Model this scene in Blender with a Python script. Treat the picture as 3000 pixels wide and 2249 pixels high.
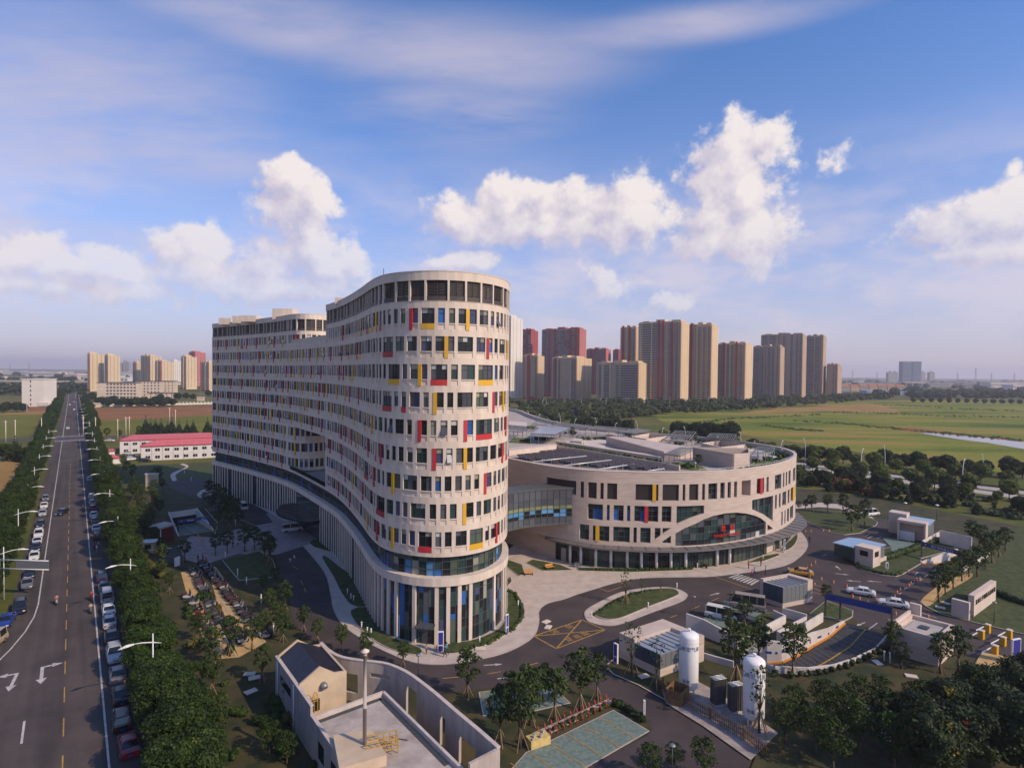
import bpy, bmesh, math, random
import numpy as np
from mathutils import Vector, Matrix

for _o in list(bpy.data.objects):
    bpy.data.objects.remove(_o, do_unlink=True)
SC = bpy.context.scene
COL = SC.collection
RAD = math.radians

# ------------------------------------------------------------------ camera
# aerial view from 40 m; +Y is the viewing direction on the ground, +X to its right
FPX, PCX, PCY, CAMH = 1733.0, 1500.0, 1124.5, 40.0
ROLL = math.atan2(31.0, 3000.0)
PITCH = math.atan(37.0 / FPX)
_c, _s = math.cos(ROLL), math.sin(ROLL)
_cp, _sp = math.cos(PITCH), math.sin(PITCH)


def cam_ray(px, py):
    u = (px - PCX) / FPX
    v = (PCY - py) / FPX
    x = _c * u - _s * v
    z = _s * u + _c * v
    return Vector((x, _cp + _sp * z, -_sp + _cp * z))


cam_data = bpy.data.cameras.new("camera")
cam_data.sensor_fit = 'HORIZONTAL'
cam_data.sensor_width = 36.0
cam_data.lens = 36.0 * FPX / 3000.0
cam_data.clip_start = 0.5
cam_data.clip_end = 30000.0
cam = bpy.data.objects.new("camera", cam_data)
COL.objects.link(cam)
_fw = cam_ray(PCX, PCY).normalized()
_rt = (cam_ray(PCX + 100, PCY) - cam_ray(PCX, PCY)).normalized()
_up = _rt.cross(_fw).normalized()
cam.matrix_world = Matrix(((_rt.x, _up.x, -_fw.x, 0), (_rt.y, _up.y, -_fw.y, 0), (_rt.z, _up.z, -_fw.z, CAMH), (0, 0, 0, 1)))
SC.camera = cam


def G(px, py, z=0.0):
    """the point at height z that the survey photograph shows at (px, py)"""
    d = cam_ray(px, py)
    t = (z - CAMH) / d.z
    return Vector((d.x * t, d.y * t, z))


def GD(px, py, dist):
    d = cam_ray(px, py)
    t = dist / d.y
    return Vector((d.x * t, dist, CAMH + d.z * t))


# ------------------------------------------------------------------ light
SUN_EL = RAD(35.0)
SUN_DIR = Vector((0.86 * math.cos(SUN_EL), -0.51 * math.cos(SUN_EL), math.sin(SUN_EL))).normalized()
sun_data = bpy.data.lights.new("sun", 'SUN')
sun_data.energy = 4.5
sun_data.angle = RAD(0.5)
sun_data.color = (1.0, 0.79, 0.54)
sun = bpy.data.objects.new("sun", sun_data)
COL.objects.link(sun)
sun.rotation_euler = SUN_DIR.to_track_quat('Z', 'Y').to_euler()

SC.view_settings.view_transform = 'Standard'
SC.view_settings.look = 'None'
SC.view_settings.exposure = -0.14
SC.view_settings.gamma = 1.0
SC.render.engine = 'CYCLES'
SC.cycles.use_denoising = True
try:
    SC.cycles.denoiser = 'OPENIMAGEDENOISE'
except Exception:
    pass
SC.cycles.max_bounces = 6
SC.cycles.diffuse_bounces = 3
SC.cycles.glossy_bounces = 2
SC.cycles.transmission_bounces = 3
SC.cycles.transparent_max_bounces = 6
SC.cycles.volume_bounces = 0
SC.cycles.caustics_reflective = False
SC.cycles.caustics_refractive = False

# ------------------------------------------------------------------ sky
world = bpy.data.worlds.new("World")
SC.world = world
world.use_nodes = True
wt = world.node_tree
wt.nodes.clear()


class NT:
    """small helper for writing node trees"""
    def __init__(self, tree):
        self.t = tree
        self.n = tree.nodes
        self.l = tree.links

    def new(self, kind, **kw):
        nd = self.n.new(kind)
        for k, v in kw.items():
            setattr(nd, k, v)
        return nd

    def put(self, sock, val):
        if hasattr(val, 'is_output') or hasattr(val, 'links'):
            self.l.new(val, sock)
        else:
            sock.default_value = val

    def math(self, op, a, b=0.0, c=None, clamp=False):
        nd = self.new('ShaderNodeMath', operation=op, use_clamp=clamp)
        self.put(nd.inputs[0], a)
        self.put(nd.inputs[1], b)
        if c is not None:
            self.put(nd.inputs[2], c)
        return nd.outputs[0]

    def vec(self, op, a, b=None, scale=None):
        nd = self.new('ShaderNodeVectorMath', operation=op)
        self.put(nd.inputs[0], a)
        if b is not None:
            self.put(nd.inputs[1], b)
        if scale is not None:
            self.put(nd.inputs['Scale'], scale)
        return nd.outputs['Value'] if op in ('LENGTH', 'DOT_PRODUCT', 'DISTANCE') else nd.outputs[0]

    def mix(self, fac, a, b, mode='MIX'):
        nd = self.new('ShaderNodeMix', data_type='RGBA', blend_type=mode)
        self.put(nd.inputs['Factor'], fac)
        self.put(nd.inputs[6], a)
        self.put(nd.inputs[7], b)
        return nd.outputs[2]

    def noise(self, vec, scale, detail=4.0, rough=0.5, dist=0.0, out='Fac'):
        nd = self.new('ShaderNodeTexNoise')
        if vec is not None:
            self.put(nd.inputs['Vector'], vec)
        nd.inputs['Scale'].default_value = scale
        nd.inputs['Detail'].default_value = detail
        nd.inputs['Roughness'].default_value = rough
        nd.inputs['Distortion'].default_value = dist
        return nd.outputs[out]

    def ramp(self, fac, stops, interp='LINEAR'):
        nd = self.new('ShaderNodeValToRGB')
        cr = nd.color_ramp
        cr.interpolation = interp
        while len(cr.elements) < len(stops):
            cr.elements.new(0.5)
        for e, (p, col) in zip(cr.elements, stops):
            e.position = p
            e.color = (*col, 1.0) if len(col) == 3 else col
        self.put(nd.inputs[0], fac)
        return nd.outputs[0]

    def mapr(self, v, a, b, c=0.0, d=1.0, kind='LINEAR'):
        nd = self.new('ShaderNodeMapRange', interpolation_type=kind)
        nd.clamp = True
        self.put(nd.inputs[0], v)
        for i, x in enumerate((a, b, c, d)):
            self.put(nd.inputs[i + 1], x)
        return nd.outputs[0]


# cumulus puffs: direction (given as where the survey photograph shows them) and half extent
PUFFS = [
    # tall tower cloud
    (2235, 400, 75, 62), (2150, 425, 85, 75), (2265, 455, 60, 55), (2105, 500, 95, 75), (2180, 560, 105, 90), (2110, 620, 85, 70),
    (2200, 690, 130, 75), (2080, 700, 110, 55),
    # long bank left of it
    (1860, 565, 75, 65), (1810, 610, 110, 60), (1690, 590, 75, 50), (1600, 600, 70, 48), (1500, 575, 75, 62), (1460, 620, 80, 60), (1550, 660, 230, 55),
    (1780, 665, 200, 60), (1340, 640, 90, 50), (1930, 640, 110, 55),
    # far right bank
    (2860, 620, 100, 55), (2950, 650, 130, 70), (2760, 680, 120, 48), (2990, 560, 60, 70), (2900, 725, 180, 45), (2990, 500, 40, 40),
    # wisp right
    (2485, 465, 95, 75, .62),
    # left columns
    (860, 540, 85, 62), (900, 595, 90, 60), (840, 620, 90, 55), (900, 680, 85, 60), (930, 740, 80, 60), (980, 790, 100, 42),
    (600, 700, 75, 48), (540, 720, 85, 42), (640, 745, 70, 40), (600, 790, 120, 50), (780, 780, 110, 50), (720, 830, 180, 45), (880, 840, 180, 40),
    # low bank on the left
    (40, 740, 120, 70), (150, 770, 150, 45), (300, 785, 150, 45), (60, 830, 260, 45), (330, 840, 220, 40),
    # low puffs in the middle
    (1330, 770, 90, 34), (1410, 760, 60, 28), (1770, 810, 190, 80, .42), (1940, 885, 150, 55, .42),
]

fg = bpy.data.node_groups.new("cloud_field", 'ShaderNodeTree')
fg.interface.new_socket("Vector", in_out='INPUT', socket_type='NodeSocketVector')
fg.interface.new_socket("Wobbled", in_out='INPUT', socket_type='NodeSocketVector')
fg.interface.new_socket("Field", in_out='OUTPUT', socket_type='NodeSocketFloat')
k = NT(fg)
gi = k.new('NodeGroupInput')
go = k.new('NodeGroupOutput')
acc = None
for (px, py, rx, ry, *thin) in PUFFS:
    d = cam_ray(px, py).normalized()
    rr = FPX * (1 + ((px - PCX) / FPX) ** 2 + ((py - PCY) / FPX) ** 2) ** 0.5
    ax, ay = rx / rr * 1.3, ry / rr * 1.4
    sc = k.vec('MULTIPLY_ADD', gi.outputs[1], (1 / ax, 1 / ax, 1 / ay))
    sc.node.inputs[2].default_value = (-d.x / ax, -d.y / ax, -d.z / ay)
    ln = k.vec('LENGTH', sc)
    if thin:
        ln = k.math('ADD', ln, thin[0])
    acc = ln if acc is None else k.math('SMOOTH_MIN', acc, ln, 0.22)
acc = k.math('SUBTRACT', 1.0, acc)
# the same kind of cloud goes on all round, low above the horizon, where no puff is listed
sep = k.new('ShaderNodeSeparateXYZ')
k.l.new(gi.outputs[0], sep.inputs[0])
gen = k.noise(k.vec('MULTIPLY', gi.outputs[0], (1, 1, 2.4)), 3.2, 1.0, 0.5)
low = k.math('MULTIPLY', k.mapr(sep.outputs[2], 0.06, 0.2), k.mapr(sep.outputs[2], 0.32, 0.5, 1.0, 0.0))
side = k.math('MULTIPLY', k.mapr(sep.outputs[1], 0.55, 0.72, 1.0, 0.0), low)
gen = k.math('MULTIPLY_ADD', k.math('MULTIPLY_ADD', gen, 4.0, -1.3), side, -0.7)
acc = k.math('MAXIMUM', acc, gen)
det = k.noise(gi.outputs[0], 25.0, 7.0, 0.60)
acc = k.math('ADD', acc, k.math('MULTIPLY_ADD', det, 2.0, -1.02))
k.l.new(acc, go.inputs[0])

w = NT(wt)
tc = w.new('ShaderNodeTexCoord')
dirv = tc.outputs['Generated']
sky = w.new('ShaderNodeTexSky', sky_type='NISHITA')
sky.sun_disc = False
sky.sun_elevation = SUN_EL
sky.sun_rotation = math.atan2(SUN_DIR.x, SUN_DIR.y)
sky.altitude = 40.0
sky.air_density = 1.0
sky.dust_density = 1.2
sky.ozone_density = 2.0
sepw = w.new('ShaderNodeSeparateXYZ')
w.l.new(dirv, sepw.inputs[0])
elev = sepw.outputs[2]
SKYS = 0.15
U = 1.0 / SKYS
# summer haze lying over the horizon, the same all round
hz = w.math('POWER', w.mapr(elev, -0.02, 0.50, 1.0, 0.0), 1.9)
blue = w.mix(1.0, sky.outputs[0], (0.60, 0.92, 1.36, 1), 'MULTIPLY')
col = w.mix(w.math('MULTIPLY', hz, 0.90), blue, (0.76 * U, 0.64 * U, 0.76 * U, 1))
# soft bank of summer cloud low above the horizon, all round
lbn = w.noise(w.vec('MULTIPLY', dirv, (1, 1, 2.6)), 5.0, 5.0, 0.58)
lbf = w.math('MULTIPLY', w.mapr(lbn, 0.38, 0.66, kind='SMOOTHSTEP'), w.math('MULTIPLY', w.mapr(elev, 0.0, 0.10), w.mapr(elev, 0.17, 0.36, 1.0, 0.0)))
col = w.mix(w.math('MULTIPLY', lbf, 0.62), col, (0.86 * U, 0.76 * U, 0.84 * U, 1))
# high thin cirrus, streaked
comb = w.new('ShaderNodeCombineXYZ')
zs = w.math('MAXIMUM', elev, 0.04)
w.put(comb.inputs[0], w.math('DIVIDE', sepw.outputs[0], w.math('ADD', zs, 0.12)))
w.put(comb.inputs[1], w.math('DIVIDE', sepw.outputs[1], w.math('ADD', zs, 0.12)))
mp = w.new('ShaderNodeMapping')
mp.inputs['Rotation'].default_value = (0, 0, RAD(-38))
mp.inputs['Scale'].default_value = (0.55, 1.5, 1.0)
mp.inputs['Location'].default_value = (0.6, 1.3, 0.0)
w.l.new(comb.outputs[0], mp.inputs[0])
cir = w.noise(mp.outputs[0], 1.5, 7.0, 0.62)
bank = None
for (px, py, rx, ry) in ((330, 330, 720, 330), (1330, 170, 640, 130), (800, 60, 560, 110), (2050, 70, 620, 60), (1330, 330, 420, 110), (250, 700, 500, 80)):
    d = cam_ray(px, py).normalized()
    rr = FPX * (1 + ((px - PCX) / FPX) ** 2 + ((py - PCY) / FPX) ** 2) ** 0.5
    ax, ay = rx / rr, ry / rr
    q_ = w.vec('MULTIPLY_ADD', dirv, (1 / ax, 1 / ax, 1 / ay))
    q_.node.inputs[2].default_value = (-d.x / ax, -d.y / ax, -d.z / ay)
    q_ = w.vec('LENGTH', q_)
    bank = q_ if bank is None else w.math('SMOOTH_MIN', bank, q_, 0.3)
cirf = w.math('MULTIPLY', w.mapr(cir, 0.27, 0.68, kind='SMOOTHSTEP'), w.math('MULTIPLY_ADD', w.mapr(bank, 0.15, 1.15, 1.0, 0.0, kind='SMOOTHSTEP'), 0.97, 0.03))
cirf = w.math('MULTIPLY', cirf, w.mapr(elev, 0.05, 0.3))
col = w.mix(w.math('MULTIPLY', cirf, 0.72), col, (0.68 * U, 0.62 * U, 0.75 * U, 1))
# cumulus
wob = w.vec('MULTIPLY_ADD', w.noise(dirv, 11.0, 2.0, 0.55, out='Color'), (0.07, 0.07, 0.05))
wob.node.inputs[2].default_value = (-0.035, -0.035, -0.025)
pos = w.vec('ADD', dirv, wob)
TOSUN = (0.026, -0.003, 0.022)
g1 = w.new('ShaderNodeGroup')
g1.node_tree = fg
w.l.new(dirv, g1.inputs[0])
w.l.new(pos, g1.inputs[1])
g2 = w.new('ShaderNodeGroup')
g2.node_tree = fg
w.l.new(w.vec('ADD', dirv, TOSUN), g2.inputs[0])
w.l.new(w.vec('ADD', pos, TOSUN), g2.inputs[1])
cov = w.mapr(g1.outputs[0], -0.04, 0.46, kind='SMOOTHSTEP')
lit = w.mapr(w.math('SUBTRACT', g1.outputs[0], g2.outputs[0]), -0.50, 0.50)
ccol = w.mix(lit, (0.66 * U, 0.60 * U, 0.74 * U, 1), (1.04 * U, 0.95 * U, 0.91 * U, 1))
fade = w.mapr(elev, 0.08, 0.26, 0.40, 0.95)
col = w.mix(w.math('MULTIPLY', cov, fade), col, ccol)
bg = w.new('ShaderNodeBackground')
w.l.new(col, bg.inputs[0])
bg.inputs[1].default_value = SKYS
wo = w.new('ShaderNodeOutputWorld')
w.l.new(bg.outputs[0], wo.inputs[0])
world.cycles.sampling_method = 'MANUAL'
world.cycles.sample_map_resolution = 512

# ------------------------------------------------------------------ helpers
RNG = random.Random(11)
MATS = {}


def mat(name, col, rough=0.8, var=0.0, scale=1.0, col2=None, metal=0.0, spec=None, bump=0.0, bscale=None, detail=4.0, rand=0.0, coords='Object', stretch=None, trans=None, emit=None):
    """procedural material: base colour, broken up by noise towards col2 (or darker/lighter by var), per-object variation by rand"""
    if name in MATS:
        return MATS[name]
    m = bpy.data.materials.new(name)
    m.use_nodes = True
    t = NT(m.node_tree)
    b = m.node_tree.nodes['Principled BSDF']
    b.inputs['Roughness'].default_value = rough
    b.inputs['Metallic'].default_value = metal
    if spec is not None:
        b.inputs['Specular IOR Level'].default_value = spec
    base = (*col, 1.0)
    if var > 0 or col2 is not None or bump > 0:
        tc = t.new('ShaderNodeTexCoord')
        v = tc.outputs[coords]
        if coords == 'World':
            v = None
        if stretch is not None:
            v = t.vec('MULTIPLY', v, stretch)
    out = None
    if var > 0 or col2 is not None:
        f = t.noise(v, scale, detail, 0.6)
        if col2 is None:
            lo = tuple(max(0, c * (1 - var)) for c in col)
            hi = tuple(min(1, c * (1 + var)) for c in col)
        else:
            lo, hi = col, col2
        out = t.ramp(f, [(0.36, lo), (0.64, hi)])
    if rand > 0:
        oi = t.new('ShaderNodeObjectInfo')
        k_ = t.mapr(oi.outputs['Random'], 0, 1, 1 - rand, 1 + rand)
        sc = t.new('ShaderNodeVectorMath', operation='SCALE')
        if out is not None:
            t.l.new(out, sc.inputs[0])
        else:
            sc.inputs[0].default_value = col
        t.l.new(k_, sc.inputs['Scale'])
        out = sc.outputs[0]
    if out is not None:
        t.l.new(out, b.inputs['Base Color'])
    else:
        b.inputs['Base Color'].default_value = base
    if bump > 0:
        bp = t.new('ShaderNodeBump')
        bp.inputs['Strength'].default_value = bump
        bp.inputs['Distance'].default_value = 0.1
        t.l.new(t.noise(v, bscale or scale * 4, 3.0), bp.inputs['Height'])
        t.l.new(bp.outputs[0], b.inputs['Normal'])
    if emit is not None:
        b.inputs['Emission Color'].default_value = (*col, 1)
        b.inputs['Emission Strength'].default_value = emit
    MATS[name] = m
    return m


class MB:
    """collects faces of one mesh; every face has a material slot"""
    def __init__(self):
        self.v, self.f, self.m, self.sm = [], [], [], []

    def face(self, pts, m=0, smooth=False):
        i = len(self.v)
        self.v.extend(tuple(p) for p in pts)
        self.f.append(tuple(range(i, i + len(pts))))
        self.m.append(m)
        self.sm.append(smooth)

    def hexa(self, lo, hi, m=0, caps=(1, 1)):
        """lo, hi: rings of equal length (bottom, top)"""
        n = len(lo)
        i = len(self.v)
        self.v.extend(tuple(p) for p in lo)
        self.v.extend(tuple(p) for p in hi)
        for a in range(n):
            b = (a + 1) % n
            self.f.append((i + a, i + b, i + n + b, i + n + a))
            self.m.append(m)
            self.sm.append(False)
        if caps[0]:
            self.f.append(tuple(i + a for a in reversed(range(n))))
            self.m.append(m)
            self.sm.append(False)
        if caps[1]:
            self.f.append(tuple(i + n + a for a in range(n)))
            self.m.append(m)
            self.sm.append(False)
        return self

    def box(self, x0, y0, z0, x1, y1, z1, m=0):
        lo = [(x0, y0, z0), (x1, y0, z0), (x1, y1, z0), (x0, y1, z0)]
        hi = [(x0, y0, z1), (x1, y0, z1), (x1, y1, z1), (x0, y1, z1)]
        return self.hexa(lo, hi, m)

    def prism(self, poly, z0, z1, m=0, caps=(1, 1)):
        """poly: counter-clockwise (x, y) list"""
        a = sum(poly[i - 1][0] * poly[i][1] - poly[i][0] * poly[i - 1][1] for i in range(len(poly)))
        if a < 0:
            poly = list(reversed(poly))
        return self.hexa([(p[0], p[1], z0) for p in poly], [(p[0], p[1], z1) for p in poly], m, caps)

    def beam(self, p, q, w, h, m=0, up=(0, 0, 1)):
        """rectangular bar from p to q"""
        p, q = Vector(p), Vector(q)
        d = (q - p).normalized()
        u = Vector(up)
        if abs(d.dot(u)) > 0.99:
            u = Vector((0, 1, 0))
        s = d.cross(u).normalized()
        u = s.cross(d).normalized()
        s, u = s * (w / 2), u * (h / 2)
        lo = [p - s - u, p + s - u, p + s + u, p - s + u]
        hi = [q - s - u, q + s - u, q + s + u, q - s + u]
        return self.hexa(lo, hi, m)

    def tube(self, path, rad, n=8, m=0, smooth=True, caps=True):
        """round tube along a list of points; rad a number or a list"""
        path = [Vector(p) for p in path]
        if not hasattr(rad, '__len__'):
            rad = [rad] * len(path)
        rings = []
        ref = None
        for i, p in enumerate(path):
            d = (path[min(i + 1, len(path) - 1)] - path[max(i - 1, 0)]).normalized()
            if ref is None:
                ref = Vector((1, 0, 0)) if abs(d.x) < 0.8 else Vector((0, 1, 0))
            a = (ref - d * ref.dot(d)).normalized()
            ref = a
            b = d.cross(a)
            i0 = len(self.v)
            for j in range(n):
                an = 2 * math.pi * j / n
                self.v.append(tuple(p + (a * math.cos(an) + b * math.sin(an)) * rad[i]))
            rings.append(i0)
        for r0, r1 in zip(rings, rings[1:]):
            for j in range(n):
                k_ = (j + 1) % n
                self.f.append((r0 + j, r0 + k_, r1 + k_, r1 + j))
                self.m.append(m)
                self.sm.append(smooth)
        if caps:
            self.f.append(tuple(rings[0] + j for j in reversed(range(n))))
            self.f.append(tuple(rings[-1] + j for j in range(n)))
            self.m += [m, m]
            self.sm += [False, False]
        return self

    def lathe(self, prof, n=16, c=(0, 0), m=0, smooth=True):
        """prof: list of (radius, z)"""
        rings = []
        for r, z in prof:
            i0 = len(self.v)
            for j in range(n):
                an = 2 * math.pi * j / n
                self.v.append((c[0] + r * math.cos(an), c[1] + r * math.sin(an), z))
            rings.append(i0)
        for r0, r1 in zip(rings, rings[1:]):
            for j in range(n):
                k_ = (j + 1) % n
                self.f.append((r0 + j, r0 + k_, r1 + k_, r1 + j))
                self.m.append(m)
                self.sm.append(smooth)
        self.f.append(tuple(rings[0] + j for j in reversed(range(n))))
        self.f.append(tuple(rings[-1] + j for j in range(n)))
        self.m += [m, m]
        self.sm += [False, False]
        return self

    def mesh(self, name, mats):
        me = bpy.data.meshes.new(name)
        me.from_pydata(self.v, [], self.f)
        if not isinstance(mats, (list, tuple)):
            mats = [mats]
        for x in mats:
            me.materials.append(x)
        me.polygons.foreach_set('material_index', self.m)
        me.polygons.foreach_set('use_smooth', self.sm)
        me.update()
        return me

    def build(self, name, mats, parent=None, loc=None, rz=0.0, **tags):
        return link(name, self.mesh(name, mats), parent, loc, rz, **tags)


def link(name, data, parent=None, loc=None, rz=0.0, label=None, cat=None, group=None, kind=None):
    o = bpy.data.objects.new(name, data)
    COL.objects.link(o)
    if parent is not None:
        o.parent = parent
    if loc is not None:
        o.location = loc
    if rz:
        o.rotation_euler[2] = rz
    tag(o, label, cat, group, kind)
    return o


def tag(o, label=None, cat=None, group=None, kind=None):
    for k_, v in (('label', label), ('category', cat), ('group', group), ('kind', kind)):
        if v:
            o[k_] = v
    return o


def thing(name, label, cat, loc=(0, 0, 0), rz=0.0, group=None):
    o = link(name, None, None, loc, rz, label, cat, group)
    o.empty_display_size = 0.5
    return o


KIDS = {}


def copy_tree(o, loc=None, rz=None, scale=None, label=None, group=None, parent=None, mats=None):
    c = o.copy()
    COL.objects.link(c)
    c.parent = parent
    if loc is not None:
        c.location = loc
    if rz is not None:
        c.rotation_euler[2] = rz
    if scale is not None:
        c.scale = scale if hasattr(scale, '__len__') else (scale,) * 3
    if label:
        c['label'] = label
    if group:
        c['group'] = group
    if mats:
        for i, s in enumerate(c.material_slots):
            if s.material and s.material.name in mats:
                s.link = 'OBJECT'
                s.material = mats[s.material.name]
    for ch in o.children:
        copy_tree(ch, parent=c, mats=mats)
    return c


def smooth_poly(pts, per=6, closed=False):
    """Catmull-Rom through 2D points"""
    n = len(pts)
    out = []
    P = lambda i: Vector(pts[i % n][:2]) if closed else Vector(pts[min(max(i, 0), n - 1)][:2])
    for i in range(n if closed else n - 1):
        a, b, c, d = P(i - 1), P(i), P(i + 1), P(i + 2)
        for j in range(per):
            t = j / per
            q = 0.5 * ((2 * b) + (c - a) * t + (2 * a - 5 * b + 4 * c - d) * t * t + (3 * b - a - 3 * c + d) * t ** 3)
            out.append((q.x, q.y))
    if not closed:
        out.append(tuple(P(n - 1)))
    return out


class Line:
    """polyline with arc length; right-hand side of travel is the outside (n points outwards)"""
    def __init__(self, pts, side=1):
        self.p = [Vector((q[0], q[1])) for q in pts]
        self.s = [0.0]
        for a, b in zip(self.p, self.p[1:]):
            self.s.append(self.s[-1] + (b - a).length)
        self.len = self.s[-1]
        self.side = side

    def at(self, s, off=0.0, z=None):
        s = min(max(s, 0.0), self.len - 1e-6)
        lo, hi = 0, len(self.s) - 1
        while hi - lo > 1:
            m_ = (lo + hi) // 2
            if self.s[m_] <= s:
                lo = m_
            else:
                hi = m_
        a, b = self.p[lo], self.p[lo + 1]
        t = (s - self.s[lo]) / max(self.s[lo + 1] - self.s[lo], 1e-9)
        q = a + (b - a) * t
        if off:
            # smooth normal
            d = self.tan(s)
            q = q + Vector((d.y, -d.x)) * (off * self.side)
        return (q.x, q.y) if z is None else (q.x, q.y, z)

    def raw(self, s):
        lo = max(0, min(len(self.s) - 2, next((i for i in range(len(self.s) - 1) if self.s[i + 1] > s), len(self.s) - 2)))
        return (self.p[lo + 1] - self.p[lo]).normalized()

    def tan(self, s):
        a = Vector(self.at(max(s - 0.6, 0)))
        b = Vector(self.at(min(s + 0.6, self.len)))
        return (b - a).normalized()

    def nearest(self, x, y):
        best = (1e18, 0)
        q = Vector((x, y))
        for i in range(len(self.p) - 1):
            a, b = self.p[i], self.p[i + 1]
            d = b - a
            t = min(max((q - a).dot(d) / max(d.length_squared, 1e-9), 0), 1)
            e = (a + d * t - q).length
            if e < best[0]:
                best = (e, self.s[i] + d.length * t)
        return best[1]

    def at_px(self, px, py_guess, z):
        """arc length where the vertical sight plane of photo column px cuts the line at height z"""
        best = None
        for i in range(len(self.p) - 1):
            a, b = self.p[i], self.p[i + 1]
            d = cam_ray(px, py_guess)
            # x/y = d.x/d.y
            k_ = d.x / d.y
            den = (b.x - a.x) - k_ * (b.y - a.y)
            if abs(den) < 1e-9:
                continue
            t = (k_ * a.y - a.x) / den
            if 0 <= t <= 1:
                y = a.y + (b.y - a.y) * t
                if y > 0 and (best is None or y < best[0]):
                    best = (y, self.s[i] + (b - a).length * t)
        return best[1] if best else None


def curved_box(mb, ln, s0, s1, z0, z1, d0, d1, m=0, step=1.2):
    """solid following the line from s0 to s1, between outward offsets d0 (inner) and d1 (outer)"""
    n = max(1, int(math.ceil((s1 - s0) / step)))
    i0 = len(mb.v)
    for i in range(n + 1):
        s = s0 + (s1 - s0) * i / n
        a, b = ln.at(s, d0), ln.at(s, d1)
        mb.v += [(a[0], a[1], z0), (b[0], b[1], z0), (b[0], b[1], z1), (a[0], a[1], z1)]
    for i in range(n):
        p, q = i0 + 4 * i, i0 + 4 * i + 4
        for e in range(4):
            f = (e + 1) % 4
            mb.f.append((p + e, q + e, q + f, p + f) if ln.side > 0 else (p + e, p + f, q + f, q + e))
            mb.m.append(m)
            mb.sm.append(False)
    e0, e1 = i0, i0 + 4 * n
    mb.f.append((e0, e0 + 1, e0 + 2, e0 + 3))
    mb.f.append((e1 + 3, e1 + 2, e1 + 1, e1))
    mb.m += [m, m]
    mb.sm += [False, False]


def sheet(name, poly, z, m, skirt=0.0, edge=None, kind='structure', **tags):
    """flat laid surface (one n-gon, triangulated) with an optional vertical edge down"""
    mb = MB()
    a = sum(poly[i - 1][0] * poly[i][1] - poly[i][0] * poly[i - 1][1] for i in range(len(poly)))
    if a < 0:
        poly = list(reversed(poly))
    mb.face([(p[0], p[1], z) for p in poly], 0)
    if skirt:
        for i in range(len(poly)):
            p, q = poly[i - 1], poly[i]
            mb.face([(p[0], p[1], z - skirt), (q[0], q[1], z - skirt), (q[0], q[1], z), (p[0], p[1], z)], 1 if edge else 0)
    return mb.build(name, [m, edge] if edge else [m], kind=kind, **tags)


def gp(*pts, z=0.0):
    """list of photo points -> ground polygon"""
    return [tuple(G(px, py, z)[:2]) for px, py in pts]


def offset_poly(poly, d):
    """shrink (d<0) or grow a ccw polygon by mitred offset"""
    a = sum(poly[i - 1][0] * poly[i][1] - poly[i][0] * poly[i - 1][1] for i in range(len(poly)))
    if a < 0:
        poly = list(reversed(poly))
    n = len(poly)
    out = []
    for i in range(n):
        p0, p1, p2 = (Vector(poly[(i + j) % n]) for j in (-1, 0, 1))
        e1, e2 = (p1 - p0), (p2 - p1)
        if e1.length < 1e-6 or e2.length < 1e-6:
            out.append(tuple(p1))
            continue
        e1.normalize(), e2.normalize()
        n1, n2 = Vector((e1.y, -e1.x)), Vector((e2.y, -e2.x))
        b = (n1 + n2)
        if b.length < 1e-3:
            b = n1
        b.normalize()
        out.append(tuple(p1 + b * (d / max(b.dot(n1), 0.4))))
    return out


def text_mesh(body, size, depth=0.0, align='CENTER'):
    cu = bpy.data.curves.new("text", 'FONT')
    cu.body = body
    cu.size = size
    cu.extrude = depth
    cu.align_x = align
    cu.align_y = 'CENTER'
    o = bpy.data.objects.new("text_tmp", cu)
    COL.objects.link(o)
    dg = bpy.context.evaluated_depsgraph_get()
    me = bpy.data.meshes.new_from_object(o.evaluated_get(dg))
    bpy.data.objects.remove(o, do_unlink=True)
    bpy.data.curves.remove(cu)
    return me


# ------------------------------------------------------------------ materials
M_ASPH = mat('asphalt_street', (0.052, 0.040, 0.038), 0.9, col2=(0.084, 0.065, 0.061), scale=0.14, detail=12)
M_ASPH2 = mat('asphalt_campus', (0.040, 0.029, 0.030), 0.88, col2=(0.066, 0.048, 0.047), scale=0.2, detail=12)
M_PAVE = mat('paving_pink', (0.42, 0.335, 0.29), 0.85, col2=(0.52, 0.43, 0.37), scale=0.5, detail=8)
M_KERB = mat('kerb_stone', (0.40, 0.345, 0.32), 0.8, var=0.15, scale=1.5)
M_LAWN = mat('lawn', (0.020, 0.038, 0.006), 0.95, col2=(0.068, 0.078, 0.015), scale=0.9, detail=14, bump=0.6, bscale=9)
M_WHITEP = mat('road_paint_white', (0.36, 0.33, 0.31), 0.7, col2=(0.58, 0.54, 0.51), scale=1.4, detail=8)
M_YELP = mat('road_paint_yellow', (0.30, 0.165, 0.04), 0.7, col2=(0.48, 0.27, 0.05), scale=1.6, detail=8)
M_SAND = mat('sand_paving', (0.42, 0.26, 0.10), 0.9, col2=(0.54, 0.36, 0.16), scale=0.6, detail=8)
M_TILEG = mat('grass_pavers', (0.10, 0.145, 0.125), 0.9, col2=(0.18, 0.225, 0.20), scale=2.2, detail=12)
M_STONE = mat('stone_cladding', (0.53, 0.42, 0.36), 0.75, col2=(0.61, 0.50, 0.43), scale=0.35, detail=6)
M_RENDER = mat('tower_render', (0.56, 0.455, 0.38), 0.8, col2=(0.68, 0.565, 0.475), scale=0.7, detail=8, stretch=(1, 1, .22))
M_SILL = mat('pale_sill', (0.62, 0.51, 0.44), 0.7, var=0.06, scale=2)
M_RED = mat('panel_red', (0.42, 0.025, 0.030), 0.55, rand=0.12)
M_YELLOW = mat('panel_yellow', (0.64, 0.35, 0.018), 0.55, rand=0.10)
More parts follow.
